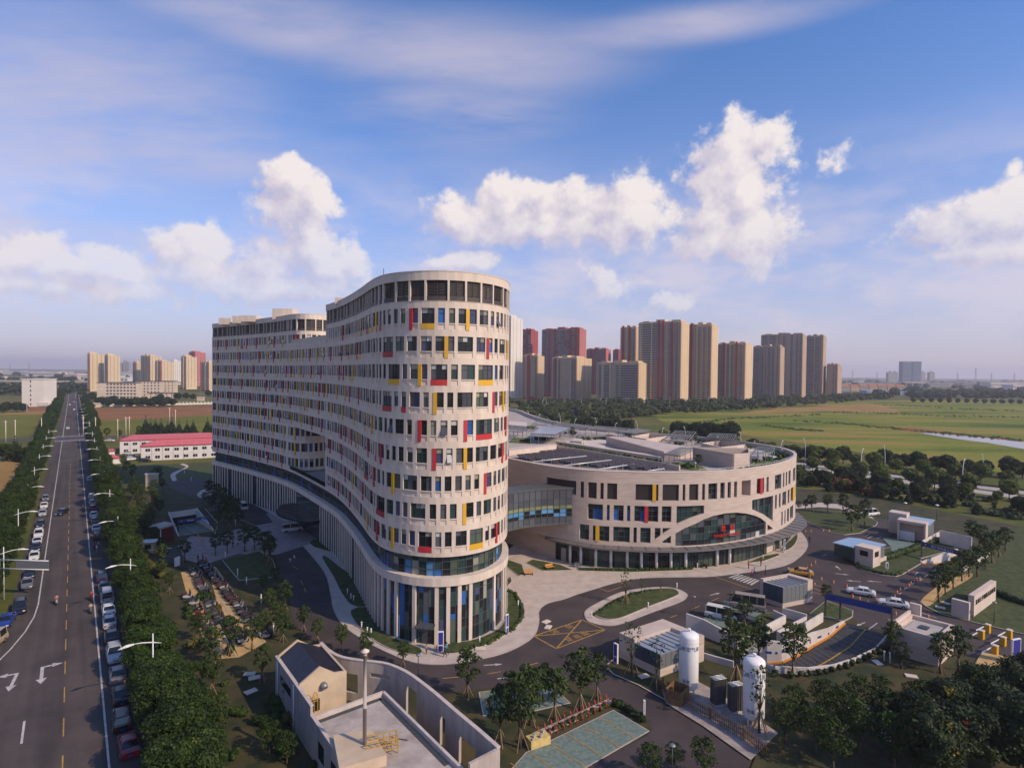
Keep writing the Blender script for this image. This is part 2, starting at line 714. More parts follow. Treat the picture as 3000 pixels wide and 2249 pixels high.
M_FRAME = mat('window_frame_dark', (0.030, 0.030, 0.034), 0.5)
M_FRAMEG = mat('curtain_wall_frame', (0.075, 0.082, 0.085), 0.5)
M_LOUV = mat('louvre_brown', (0.060, 0.045, 0.042), 0.6)
M_WHITE = mat('white_paint', (0.74, 0.72, 0.72), 0.5, var=0.04, scale=0.7)
M_CONC = mat('concrete', (0.40, 0.36, 0.33), 0.85, var=0.12, scale=0.6, detail=6)
M_STEEL = mat('dark_steel', (0.060, 0.062, 0.070), 0.5, metal=0.3)
M_GREYM = mat('grey_metal', (0.24, 0.25, 0.27), 0.45, metal=0.5)


def glass(name, col, rough=0.08, rand=0.25, spec=0.32):
    m = mat(name, col, rough, rand=rand, spec=spec)
    return m


GL_DARK = glass('glass_dark', (0.016, 0.018, 0.022))
GL_TEAL = glass('glass_teal', (0.030, 0.055, 0.055))
GL_GREEN = glass('glass_green', (0.075, 0.095, 0.075))
GL_BLUE = glass('glass_blue_blind', (0.030, 0.110, 0.330), 0.12)
GL_SKY = glass('glass_light_blue', (0.10, 0.26, 0.48), 0.12)
GL_BEIGE = glass('glass_beige_blind', (0.26, 0.25, 0.20), 0.12)
GL_WHITE = glass('glass_white_blind', (0.46, 0.45, 0.43), 0.15)
GL_GREY = glass('glass_grey', (0.085, 0.090, 0.105))
GL_VIOLET = glass('glass_violet', (0.060, 0.065, 0.13))

# ------------------------------------------------------------------ hospital tower
TW_CTRL = [(-97.5, 192.3), (-95.3, 190.5), (-81, 178.2), (-70.5, 168.4), (-62.4, 160.4), (-55.5, 152), (-44.2, 136), (-37, 125), (-31.5, 114.5), (-26.8, 104.5), (-22.2, 94.2),
           (-19, 89), (-15.2, 86.3), (-11, 85.2), (-7, 86.1), (-3.7, 88.6), (-1.5, 92.5), (-.6, 97), (-.9, 103), (-3.2, 110), (-7.5, 118), (-13.5, 127.5), (-20, 137), (-24.5, 143.5)]
TL = Line(smooth_poly(TW_CTRL, 8))
RIGHT_BACK = [(-27, 148), (-38, 164), (-52, 180), (-67, 194), (-80, 205)]
B_END = Line(smooth_poly([(-60.4, 158.2), (-57.6, 155.2), (-55, 153.9), (-52.2, 154.3), (-49.2, 156.8), (-45.5, 161), (-42, 165)], 6))
sB1 = TL.nearest(-59.6, 157.3)
sA0 = TL.nearest(-41.6, 132.4)
sEND = TL.len
tower = thing('hospital_tower', 'tall curved cream hospital tower with red and yellow facade fins and round end', 'building')


def ring(s0, s1, off, extra=()):
    n = int((s1 - s0) / 1.5)
    return [TL.at(s0 + (s1 - s0) * i / n, off) for i in range(n + 1)] + list(extra)


core = MB()
M_CORE = mat('tower_inner_wall', (0.33, 0.29, 0.27), 0.85, var=0.1, scale=0.5)
a_poly = ring(sA0 + .3, sEND, -0.62)
b_poly = [TL.at(s, -0.62) for s in np.linspace(0.3, sB1, 40)] + [B_END.at(s, -0.62) for s in np.linspace(1.2, B_END.len, 16)] + [(-52, 179.4), (-67, 193.4), (-80, 204)]
full = ring(0.3, sEND, -1.05, [(-27, 147), (-38, 163), (-52, 179), (-67, 193), (-80, 204)])
bridge = [TL.at(s, -0.62) for s in np.linspace(sB1 - 2, sA0 + 2, 20)] + [(-25.5, 141.5), (-31, 152.5), (-40.5, 165.5), (-48, 158)]
core.prism(a_poly, 13.25, 53.6)
core.prism(b_poly, 13.25, 53.55)
core.prism(bridge, 26.0, 46.2)
core.prism(full, 0.0, 13.2)
core.build('core', M_CORE, tower)

ROWTOP = [49.0 - 4.05 * i for i in range(9)]
WH, SPH = 2.2, 0.85
# coloured fins / panels of the round front, as (photo column, colour) per row
FINS = {0: [(1003, 'r'), (1056, 'y'), (1100, 'y'), (1202, 'r'), (1368, 'y')], 1: [(968, 'r'), (1000, 'r'), (1019, 'y'), (1045, 'r'), (1153, 'r'), (1306, 'y'), (1427, 'r'), (1484, 'y')],
        2: [(993, 'r'), (1005, 'r'), (1034, 'y'), (1229, 'y')], 3: [(958, 'y'), (987, 'y'), (1012, 'y'), (1024, 'r'), (1050, 'r'), (1274, 'y'), (1445, 'r'), (1474, 'y')],
        4: [(971, 'y'), (1004, 'y'), (1038, 'y'), (1069, 'y'), (1089, 'y'), (1229, 'r'), (1364, 'r'), (1482, 'r')], 5: [(1012, 'r'), (1030, 'r'), (1050, 'y'), (1079, 'r'), (1116, 'r'), (1273, 'r'), (1364, 'y'), (1473, 'r')],
        6: [(967, 'r'), (1001, 'r'), (1043, 'r'), (1096, 'r'), (1152, 'y'), (1423, 'r')], 7: [(1012, 'r'), (1034, 'y'), (1064, 'r'), (1363, 'y')],
        8: [(992, 'r'), (1025, 'r'), (1078, 'y'), (1106, 'r'), (1152, 'y'), (1273, 'r'), (1422, 'y'), (1458, 'r')]}
PANELS = {0: [(1074, 1078, 'r'), (1237, 1271, 'y')], 1: [(1120, 1150, 'r')], 2: [(1136, 1170, 'y'), (1399, 1443, 'y')], 3: [(1120, 1147, 'r')], 4: [(1234, 1268, 'y'), (1397, 1442, 'r')], 5: [],
          6: [(1070, 1080, 'r')], 7: [(1106, 1128, 'r')], 8: [(1234, 1268, 'r'), (1395, 1418, 'y')]}
s_vis0 = TL.at_px(1095, 1200, 30)
s_vis1 = TL.at_px(1486, 1200, 30)
all_win, all_col = [], []


def layout(ln, s0, s1, rnd, events, pcol):
    """walk along the wall: yields ('w', a, b, panelcolour) and ('f', a, b, colour); the rest is pier"""
    out = []
    s = s0 + 0.45
    ev = sorted(events)
    while s < s1 - 1.2:
        while ev and ev[0][0] < s - 0.2:
            ev.pop(0)
        nxt = ev[0] if ev else None
        if nxt and nxt[1] == 'fin' and nxt[0] - s < 1.75:
            c = nxt[0]
            if c - 0.27 - s > 0.45:
                out.append(('w', s, c - 0.27, None))
            out.append(('f', c - 0.27, c + 0.27, nxt[2]))
            e = c + 0.27 + rnd.choice((0.9, 1.0, 1.25))
            out.append(('w', c + 0.27, e, None))
            s = e + 0.5
            ev.pop(0)
            continue
        if nxt and nxt[1] == 'pan' and nxt[0] - s < 1.2:
            if nxt[3] - s > 0.7:
                out.append(('w', s, nxt[3], nxt[2]))
                s = nxt[3] + 0.5
            ev.pop(0)
            continue
        wd = rnd.choices((0.88, 1.0, 1.7, 2.4), (0.46, 0.24, 0.2, 0.1))[0]
        if nxt:
            wd = min(wd, max(nxt[0] - s - 0.5, 0.8))
        pc = rnd.choice('ry') if rnd.random() < pcol else None
        out.append(('w', s, s + wd, pc))
        s += wd + (rnd.choice((0.5, 0.55, 0.6)) if s > s_vis0 else rnd.choice((.36, .42, .5)))
    return out


def storey(ln, s0, s1, row, rnd, wall, events=(), pcol=0.07):
    wtp = ROWTOP[row]
    zb = wtp - WH - SPH
    lay = [i for i in layout(ln, s0, s1, rnd, list(events), pcol) if i[2] - i[1] > 0.3 and i[2] < s1 - 0.25]
    lay.sort(key=lambda i: i[1])
    # piers fill whatever lies between openings
    cur = s0
    for kind, a, b, c in lay:
        if a - cur > 0.02:
            curved_box(wall, ln, cur, a, zb, wtp, -0.55, 0.0)
        cur = b
    if s1 - cur > 0.02:
        curved_box(wall, ln, cur, s1, zb, wtp, -0.55, 0.0)
    curved_box(wall, ln, s0, s1, wtp, wtp + 1.0, -0.55, 0.0)
    for kind, a, b, c in lay:
        if kind == 'w':
            all_win.append((ln, a, b, wtp - WH, wtp, row))
            if c:
                all_col.append((ln, a, b, zb + 0.002, wtp - WH - 0.03, -0.5, 0.03, c, 'spandrel_panel'))
            else:
                curved_box(wall, ln, a, b, zb + 0.002, wtp - WH, -0.5, -0.10 if s0 > 0 or a > s_vis0 - 2 else -.05, 0)
                curved_box(wall, ln, a + .01, b - .01, wtp - WH - 0.10, wtp - WH + 0.04, -0.5, 0.03, 1)
        else:
            all_col.append((ln, a, b, zb - 0.1, wtp - 0.01, -0.5, 0.08, c, 'fin'))


for row in range(9):
    rnd = random.Random(100 + row)
    wall = MB()
    ev = []
    for px, c in FINS[row]:
        s = TL.at_px(px, 1200, 30)
        if s:
            ev.append((s, 'fin', c))
    for a, b, c in PANELS[row]:
        s, e = TL.at_px(a, 1200, 30), TL.at_px(b, 1200, 30)
        if s and e:
            ev.append((s, 'pan', c, e))
    # scattered colour further along the shaded face
    q = 4.0
    lim = TL.at_px(955, 1200, 30)
    while q < lim:
        ev.append((q, 'fin', rnd.choice('rryy')))
        q += rnd.uniform(3.4, 9.5)
    if 1 <= row <= 5:
        storey(TL, 0.0, sEND, row, rnd, wall, ev, 0.06)
    else:
        storey(TL, 0.0, sB1, row, rnd, wall, [e for e in ev if e[0] < sB1 - 2], 0.06)
        storey(TL, sA0, sEND, row, rnd, wall, [e for e in ev if e[0] > sA0 + 1.0], 0.03)
        storey(B_END, 1.0, B_END.len, row, rnd, wall, [(5.2, 'fin', 'r' if row == 0 else 'y')], 0.0)
    wall.build('storey_wall', [M_RENDER, M_SILL], tower)

# lower edge of the upper facade, glazing band and the projecting white ring below it
low = MB()
curved_box(low, TL, 0.0, sEND, 12.95, ROWTOP[8] - WH - SPH, -0.9, 0.0)
low.build('facade_edge', M_RENDER, tower)
rg = MB()
curved_box(rg, TL, 0.0, sEND, 8.7, 9.9, -1.3, 0.22)
rg.build('ring_band', M_RENDER, tower)
# bridge: top and bottom edges
br = MB()
curved_box(br, TL, sB1 - 1, sA0 + 1, ROWTOP[1] + 1.0, 46.8, -0.55, 0.0)
br.build('bridge_parapet', M_RENDER, tower)
br = MB()
curved_box(br, TL, sB1 - 3.5, sA0 + .6, 25.0, ROWTOP[5] - WH - SPH, -0.62, 0.0)
br.build('bridge_underside', M_RENDER, tower)
# terrace in the open gap: dark deck and glass rail
tr = MB()
curved_box(tr, TL, sB1 - 1.5, sA0 + 1.0, 13.0, 13.45, -0.5, 0.0)
tr.build('terrace_edge', M_RENDER, tower)
for z0, z1, d0 in ((13.45, 14.5, -.12), (46.8, 47.7, -.22)):
    tr = MB()
    curved_box(tr, TL, sB1 + 1.5, sA0 - .2, z0, z1, d0, d0 + .06)
    tr.build('terrace_rail', GL_DARK, tower)
# end wall of the front block towards the gap
ew = MB()
pa, pb = TL.at(sA0, 0), (-24.5, 143.5)
ew.hexa([(pa[0], pa[1], 13.3), (pa[0] + .5, pa[1] - .6, 13.3), (pb[0] + .5, pb[1] - .6, 13.3), (pb[0], pb[1], 13.3)],
        [(pa[0], pa[1], 50.0), (pa[0] + .5, pa[1] - .6, 50.0), (pb[0] + .5, pb[1] - .6, 50.0), (pb[0], pb[1], 50.0)])
ew.build('end_wall', M_RENDER, tower)

# parapet and top storey with louvres between cream posts
pt = MB()
for ln, a, b in ((TL, 0.0, sB1), (B_END, 0.9, B_END.len), (TL, sA0, sEND)):
    curved_box(pt, ln, a, b, 53.0, 54.25, -0.7, 0.02)
    curved_box(pt, ln, a, b, 54.25, 54.37, -0.75, 0.07, 1)
pt.build('parapet', [M_RENDER, M_SILL], tower)
lrnd = random.Random(5)
GLT = [GL_WHITE, GL_GREY, GL_BEIGE, GL_DARK]
for ln, a, b in ((TL, 0.0, sB1), (B_END, 1.0, B_END.len), (TL, sA0, sEND)):
    s = a
    posts = MB()
    while s < b - 1.0:
        wd = lrnd.choice((1.9, 2.6, 3.4))
        e = min(s + wd, b)
        curved_box(posts, ln, s, min(s + (.3 if ln is not TL or s > s_vis0 else .17), e), 50.05, 53.0, -0.62, 0.0 if ln is not TL or s > s_vis0 else -.12)
        lv = MB()
        u, v = s + 0.32, e
        if v - u < 0.4:
            s = e
            continue
        curved_box(lv, ln, u, v, 50.05, 50.75, -0.5, -0.2, 0)
        curved_box(lv, ln, u, v, 52.85, 53.0, -0.5, -0.2, 0)
        md = (u + v) / 2
        curved_box(lv, ln, md - .04, md + .04, 50.75, 52.85, -0.45, -0.25, 0)
        z = 50.95
        shut = lrnd.random() < 0.3
        while z < 52.8:
            curved_box(lv, ln, u, v, z, z + (0.10 if not shut else 0.15), -0.42, -0.30, 0)
            z += 0.21
        curved_box(lv, ln, u, v, 50.75, 52.85, -0.6, -0.55, 1)
        lv.build('louvre_panel', [M_LOUV, lrnd.choices(GLT, (4, 3, 2, 3))[0] if ln is not TL or s > s_vis0 - 3 else lrnd.choices(GLT, (1, 3, 0, 5))[0]], tower)
        s = e
    if b - s > 0.01:
        curved_box(posts, ln, s, b, 50.05, 53.0, -0.62, 0.0)
    curved_box(posts, ln, a, b, 50.0, 50.05, -0.62, 0.06)
    posts.build('top_storey_posts', M_RENDER, tower)

# windows: the 300 that show largest are parts of their own, the rest one mass
wr = random.Random(77)


def window_meshes(fr, gl, ln, a, b, z0, z1, front):
    """frame bars into fr, panes into gl; returns nothing"""
    d0, d1 = (-0.11, -0.06) if ln is TL and a < s_vis0 - 2 else (-0.24, -0.17)
    t = 0.06
    curved_box(fr, ln, a, b, z0, z0 + t, d0, d1)
    curved_box(fr, ln, a, b, z1 - t, z1, d0, d1)
    curved_box(fr, ln, a, a + t, z0, z1, d0, d1)
    curved_box(fr, ln, b - t, b, z0, z1, d0, d1)
    zt = z0 + (z1 - z0) * 0.66
    curved_box(fr, ln, a, b, zt - t / 2, zt + t / 2, d0, d1)
    n = max(1, int(round((b - a) / 0.95)))
    for i in range(1, n):
        s = a + (b - a) * i / n
        curved_box(fr, ln, s - t / 2, s + t / 2, z0, z1, d0, d1)
    base = wr.choices((0, 1, 2, 3, 4, 5, 7), (28, 22, 18, 12, 12, 5, 3))[0]
    for i in range(n):
        u, v = a + (b - a) * i / n, a + (b - a) * (i + 1) / n
        lo = base if wr.random() < 0.7 else wr.choice((0, 1, 2, 3))
        up = lo if wr.random() < (0.55 if front else 0.8) else wr.choice((6, 7, 7, 1))
        for q0, q1, mi in ((z0, zt, lo), (zt, z1, up)):
            p, q = ln.at(u, d0 + .02), ln.at(v, d0 + .02)
            tilt = 0.0
            gl.face([(p[0], p[1], q0), (q[0], q[1], q0), (q[0], q[1], q1), (p[0], p[1], q1)], mi)


GLS = [GL_DARK, GL_GREY, GL_VIOLET, GL_TEAL, GL_GREEN, GL_BLUE, GL_WHITE, GL_BEIGE]


def wdist(w):
    p = w[0].at((w[1] + w[2]) / 2, 0)
    hidden = 1000 if (w[0] is TL and (w[1] + w[2]) / 2 > s_vis1 + 3) else 0
    return math.hypot(p[0], p[1]) / (w[2] - w[1]) ** 0.3 + hidden


all_win.sort(key=wdist)
rest_f, rest_g = MB(), MB()
for i, (ln, a, b, z0, z1, row) in enumerate(all_win):
    if i < 300:
        f_, g_ = MB(), MB()
        window_meshes(f_, g_, ln, a, b, z0, z1, True)
        wo_ = f_.build('window', M_FRAME, tower)
        g_.build('panes', GLS, wo_)
    else:
        window_meshes(rest_f, rest_g, ln, a, b, z0, z1, False)
ro = rest_f.build('windows', M_FRAME, tower, kind='stuff')
rest_g.build('panes', GLS, ro, kind='stuff')
# some sashes stand open
for i in range(46):
    ln, a, b, z0, z1, row = wr.choice(all_win[60:700])
    if b - a > 1.3 or ln is not TL:
        continue
    zt = z0 + (z1 - z0) * 0.66
    p, q = ln.at(a + .06, -0.3), ln.at(b - .06, -0.3)
    p2, q2 = ln.at(a + .06, 0.32), ln.at(b - .06, 0.32)
    mbx = MB()
    mbx.face([(p[0], p[1], zt), (q[0], q[1], zt), (q2[0], q2[1], z0 + .12), (p2[0], p2[1], z0 + .12)], 0)
    mbx.beam((p[0], p[1], zt), (p2[0], p2[1], z0 + .12), .05, .05, 1)
    mbx.beam((q[0], q[1], zt), (q2[0], q2[1], z0 + .12), .05, .05, 1)
    mbx.beam((p2[0], p2[1], z0 + .12), (q2[0], q2[1], z0 + .12), .05, .05, 1)
    mbx.build('open_sash', [wr.choice((GL_GREY, GL_WHITE, GL_VIOLET)), M_FRAME], tower)
for (ln, a, b, z0, z1, d0, d1, c, nm) in all_col:
    mb = MB()
    curved_box(mb, ln, a, b, z0, z1, d0, d1)
    mb.build(nm, M_RED if c == 'r' else M_YELLOW, tower)

# glazing band between ring and upper facade
bandrnd = random.Random(9)
s = 0.4
cells = []
while s < sEND - 1.3:
    cells.append((s, s + 1.32))
    s += 1.32
far_p, far_f = MB(), MB()
BG = [GL_TEAL, GL_GREEN, GL_BLUE, GL_DARK, GL_BEIGE, GL_VIOLET, GL_GREY, GL_SKY]
hood = MB()
for a, b in cells:
    near = s_vis0 - 2 < a < s_vis1 + 3
    curved_box(far_f, TL, a - .04, a + .04, 9.9, 12.95, -1.0, -0.84)
    p, q = TL.at(a, -0.95), TL.at(b, -0.95)
    prev = 0
    for z0, z1 in ((9.9, 10.85), (10.85, 12.0), (12.0, 12.95)):
        wgt = (24, 20, 15, 16, 9, 6, 6, 4) if near else (42, 6, 6, 34, 0, 4, 8, 0)
        mi = bandrnd.choices(range(8), wgt)[0] if z0 < 12 else bandrnd.choice((0, 1, 3, 6, 0, 1))
        if z0 == 10.85 and bandrnd.random() < 0.6:
            mi = prev
        prev = mi
        pts = [(p[0], p[1], z0), (q[0], q[1], z0), (q[0], q[1], z1), (p[0], p[1], z1)]
        if near:
            one = MB()
            one.face(pts, 0)
            one.build('pane', BG[mi], tower)
        else:
            far_p.face(pts, mi)
for z in (10.85, 12.0):
    curved_box(far_f, TL, 0.2, sEND, z - .035, z + .035, -1.0, -0.86)
far_p.build('band_glazing', BG, tower, kind='stuff')
far_f.build('band_mullions', M_FRAMEG, tower)

# colonnade: every pillar a part, dark glazing behind
pil = MB()
s = 0.15
crnd = random.Random(21)
s_c0, s_c1 = TL.at_px(866, 1430, 5), TL.at_px(934, 1480, 5)
skips = [TL.at_px(x, 1720, 8) for x in (1172, 1252, 1412)]
pill_s = []
while s < sEND - 1:
    inside = s_c0 < s < s_c1
    skip = any(abs(s + .3 - q) < 0.8 for q in skips if q)
    if not inside and not skip and crnd.random() > 0.03:
        pill_s.append(s)
    s += crnd.choice((1.6, 1.7, 1.8))
for s in pill_s:
    mb = MB()
    curved_box(mb, TL, s, s + (0.56 if s > s_vis0 else 0.42), 0.0, 8.7, -0.42, 0.0)
    mb.build('pillar', M_RENDER, tower)
gz, gm = MB(), MB()
s = 0.2
while s < sEND - 1:
    e = s + 0.82
    gd = lambda v: -float(np.interp(v, [s_vis0 - 8, s_vis0 + 2], [.13, .32]))
    p, q = TL.at(s, gd(s)), TL.at(e, gd(e))
    z = 0.15
    hts = (2.2, 3.6, 4.4, 5.6, 6.6, 7.6, 8.7)
    prev = crnd.choice((0, 3))
    near = s > s_vis0 - 2
    for z1 in hts:
        mi = prev if crnd.random() < 0.6 else crnd.choices(range(8), (34, 14, 8, 30, 4, 3, 6, 1) if near else (25, 2, 2, 60, 0, 4, 7, 0))[0]
        prev = mi
        gz.face([(p[0], p[1], z), (q[0], q[1], z), (q[0], q[1], z1), (p[0], p[1], z1)], mi)
        z = z1
    curved_box(gm, TL, s - .03, s + .03, 0.0, 8.7, gd(s) - .04, gd(s) + .03)
    s = e
for z in (2.2, 3.6, 5.6, 7.6):
    curved_box(gm, TL, s_vis0 + 2, sEND, z - .03, z + .03, -0.36, -0.29)
curved_box(gm, TL, 0.2, sEND, 0.0, 0.15, -0.55, -0.3)
gz.build('ground_glazing', BG, tower, kind='stuff')
gm.build('ground_mullions', M_FRAMEG, tower)
# courtyard entrance canopy
cn = MB()
n = 14
ring_in = [TL.at(s_c0 - 1 + (s_c1 - s_c0 + 2) * i / n, 0.05) for i in range(n + 1)]
ring_out = [TL.at(s_c0 - 1 + (s_c1 - s_c0 + 2) * i / n, 3.2 + 3.6 * math.sin(math.pi * i / n)) for i in range(n + 1)]
cn.prism(ring_in + ring_out[::-1], 5.0, 5.35, 0)
for i in range(1, n):
    cn.beam((*ring_in[i], 5.42), (*ring_out[i], 5.42), 0.08, 0.12, 1)
cn.build('entrance_canopy', [GL_DARK, M_FRAMEG], tower)
# door and little canopy at the round front
sd = TL.at_px(1252, 1800, 4)
dp = MB()
curved_box(dp, TL, sd - 1.2, sd + 1.2, 3.05, 3.2, -0.9, 1.7, 0)
for q in (-1.1, 0, 1.1):
    curved_box(dp, TL, sd + q - .04, sd + q + .04, 3.2, 3.28, -0.9, 1.7, 1)
dp.build('door_canopy', [GL_GREY, M_FRAMEG], tower)
dd = MB()
curved_box(dd, TL, sd - 0.95, sd - .03, 0.05, 2.5, -0.30, -0.24, 0)
curved_box(dd, TL, sd + .03, sd + .95, 0.05, 2.5, -0.30, -0.24, 1)
dd.build('door', [GL_GREY, GL_DARK], tower)
# plant on the roof
for px, py, w_, h_, d_ in ((668, 940, 4, 1.6, 186), (700, 935, 2.2, 1.8, 180), (735, 930, 5, 1.4, 174), (835, 918, 5.5, 2.6, 165), (860, 920, 6, 1.2, 168), (1013, 873, 3.4, 1.0, 126)):
    p = GD(px, py, d_)
    mb = MB()
    mb.box(-w_ / 2, -2, 0, w_ / 2, 2, 54.0 + h_ - 53.6)
    mb.build('roof_plant_box', M_RENDER, tower, loc=(p.x, p.y, 53.6))
rl = MB()
for i in range(9):
    p = GD(1310 + i * 13, 800, 93 + i * 0.7)
    rl.beam((p.x, p.y, 53.6), (p.x, p.y, 55.3), .05, .05)
    if i:
        rl.beam((q.x, q.y, 55.3), (p.x, p.y, 55.3), .05, .05)
    q = p
p = GD(1124, 800, 96)
rl.beam((p.x, p.y, 53.6), (p.x, p.y, 56.4), .08, .08)
rl.build('roof_rail', M_STEEL, tower)

# ------------------------------------------------------------------ sunken ramps: their outlines are holes in the ground
def K7(x, y):
    return (1950 + x / 3.0145, 1600 + y / 3.0145)


def K8(x, y):
    return (2300 + x / 2.763, 1450 + y / 2.763)


def K4(x, y):
    return (380 + x / 2.55, 1300 + y / 2.55)


def ramp_defs():
    global RAMPS
    RAMPS = []
    # inner side, outer side, heights along
    i1 = [tuple(G(2474, 1826)[:2]), tuple(G(2430, 1845, 0.5)[:2]), tuple(GD(2381, 1870, 88.6)[:2]), tuple(GD(2331, 1880, 86.2)[:2]), tuple(GD(2291, 1880, 85.5)[:2]), tuple(GD(2248, 1880, 85.8)[:2]), tuple(GD(2190, 1880, 87.2)[:2])]
    o1 = [tuple(G(2600, 1863)[:2]), tuple(GD(2560, 1900, 84.4)[:2]), tuple(GD(2500, 1900, 81.1)[:2]), tuple(GD(2441, 1900, 79.2)[:2]), tuple(GD(2365, 1900, 78.3)[:2]), tuple(GD(2270, 1900, 78.6)[:2]), tuple(GD(2170, 1900, 81)[:2])]
    RAMPS.append((i1, o1, [0, -.55, -1.1, -1.6, -2.1, -2.5, -2.9]))
    i3 = [tuple(G(*K8(1105, 556))[:2]), tuple(G(*K8(1215, 528))[:2]), tuple(G(*K8(1330, 490))[:2]), tuple(G(*K8(1400, 470))[:2])]
    o3 = [tuple(G(*K8(1425, 622))[:2]), tuple(G(*K8(1530, 565))[:2]), tuple(G(*K8(1600, 520))[:2]), tuple(G(*K8(1620, 490))[:2])]
    RAMPS.append((i3, o3, [0, -.8, -1.8, -2.6]))
    i2 = [tuple(G(*K4(368, 690))[:2]), tuple(G(*K4(330, 610))[:2]), tuple(G(*K4(295, 530))[:2])]
    o2 = [tuple(G(*K4(620, 652))[:2]), tuple(G(*K4(555, 570))[:2]), tuple(G(*K4(495, 500))[:2])]
    RAMPS.append((i2, o2, [0, -1.6, -3.2]))
    for a, b, h in RAMPS:
        HOLES.append(a + b[::-1])


def sheet_h(name, poly, z, m):
    """flat sheet with the ramp openings left out"""
    from mathutils.geometry import tessellate_polygon
    use = [h for h in HOLES if all(inside(p, poly) for p in h)]
    part = [h for h in HOLES if h not in use and any(inside(p, poly) for p in h)]
    loops = [[Vector((p[0], p[1], 0)) for p in lp] for lp in [poly] + use]
    flat = [v for lp in loops for v in lp]
    tris = tessellate_polygon(loops)
    me = bpy.data.meshes.new(name)
    fs = []
    for t in tris:
        a, b, c = (flat[i] for i in t)
        fs.append(t if (b - a).cross(c - a).z > 0 else t[::-1])
    me.from_pydata([(v.x, v.y, z) for v in flat], [], fs)
    me.materials.append(m)
    return link(name, me, kind='structure')


def inside(p, poly):
    c = False
    for i in range(len(poly)):
        a, b = poly[i - 1], poly[i]
        if (a[1] > p[1]) != (b[1] > p[1]) and p[0] < (b[0] - a[0]) * (p[1] - a[1]) / (b[1] - a[1]) + a[0]:
            c = not c
    return c


# ------------------------------------------------------------------ ground, fields, roads
def field_mat(name, stops, scale, detail=6.0, stretch=(1, 1, 1), rot=0.0, bump=0.0):
    m = bpy.data.materials.new(name)
    m.use_nodes = True
    t = NT(m.node_tree)
    tc = t.new('ShaderNodeTexCoord')
    mp_ = t.new('ShaderNodeMapping')
    mp_.inputs['Rotation'].default_value = (0, 0, rot)
    mp_.inputs['Scale'].default_value = stretch
    t.l.new(tc.outputs['Object'], mp_.inputs[0])
    big = t.noise(mp_.outputs[0], scale, detail, 0.62)
    fine = t.noise(tc.outputs['Object'], 0.35, 6.0, 0.7)
    f = t.math('MULTIPLY_ADD', t.math('SUBTRACT', fine, 0.5), 0.35, big)
    b = m.node_tree.nodes['Principled BSDF']
    b.inputs['Roughness'].default_value = 0.95
    b.inputs['Specular IOR Level'].default_value = 0.15
    t.l.new(t.ramp(f, stops), b.inputs['Base Color'])
    return m


RDIR = Vector((-.596, .803))
RNRM = Vector((.803, .596))
R0 = Vector((-39.8, 58.2))          # on the white line at the right of the street
# tyre-darkened lanes: noise drawn out along the street
_t = NT(M_ASPH.node_tree)
_mp = _t.new('ShaderNodeMapping', vector_type='TEXTURE')
_mp.inputs['Rotation'].default_value = (0, 0, math.atan2(RDIR.y, RDIR.x))
_mp.inputs['Scale'].default_value = (60, 1.6, 1)
_tc = _t.new('ShaderNodeTexCoord')
_t.l.new(_tc.outputs['Object'], _mp.inputs[0])
_ln = _t.ramp(_t.noise(_mp.outputs[0], 1.0, 3.0, .5), [(.35, (.66, .66, .68)), (.62, (1.12, 1.1, 1.08))])
_bs = M_ASPH.node_tree.nodes['Principled BSDF']
_old = _bs.inputs['Base Color'].links[0].from_socket
_t.l.new(_t.mix(1.0, _old, _ln, 'MULTIPLY'), _bs.inputs['Base Color'])


def road_pt(t, off):
    p = R0 + RDIR * t + RNRM * off
    return (p.x, p.y)


M_GROUND = field_mat('meadow_ground', [(0.30, (0.050, 0.062, 0.016)), (0.45, (0.088, 0.100, 0.022)), (0.58, (0.135, 0.120, 0.034)), (0.72, (0.20, 0.145, 0.055))], 0.011, 7)
HOLES = []
ramp_defs()
sheet_h('ground', [(-7800, -600), (7800, -600), (7800, 9000), (-7800, 9000)], 0.0, M_GROUND)
# the wet meadow on the right
M_MEADOW = field_mat('meadow', [(0.36, (0.050, 0.090, 0.010)), (0.45, (0.115, 0.150, 0.014)), (0.53, (0.19, 0.195, 0.024)), (0.63, (0.30, 0.185, 0.055))], 0.016, 9, (0.3, 1.2, 1), RAD(-14))
sheet('meadow', gp((1905, 1215), (2200, 1190), (2500, 1172), (3010, 1172), (3400, 1200), (4200, 1420), (3300, 1420), (2850, 1375), (2300, 1290), (1960, 1245)), 0.012, M_MEADOW)
M_STRAW = field_mat('straw_field', [(0.3, (0.24, 0.14, 0.045)), (0.6, (0.33, 0.20, 0.07))], 0.02, 5)
sheet('straw_field', gp((2400, 1190), (2565, 1181), (2620, 1198), (2640, 1208), (2540, 1209), (2420, 1204), (2150, 1212), (2250, 1198)), 0.03, M_STRAW)
M_SOIL = field_mat('bare_soil', [(0.3, (0.20, 0.082, 0.030)), (0.6, (0.27, 0.125, 0.050))], 0.03, 6)
sheet('mud_bank', gp((2560, 1247), (2680, 1253), (2830, 1272), (3010, 1290), (3300, 1320), (3300, 1328), (3000, 1297), (2820, 1280), (2690, 1268)), 0.03, M_SOIL)
M_WATER = mat('still_water', (0.16, 0.15, 0.17), 0.08, spec=0.8)
sheet('water', gp((2690, 1267.5), (2740, 1269), (2850, 1279), (3000, 1294), (3300, 1324), (3300, 1352), (3000, 1315), (2890, 1296), (2860, 1293), (2800, 1285)), 0.045, M_WATER)
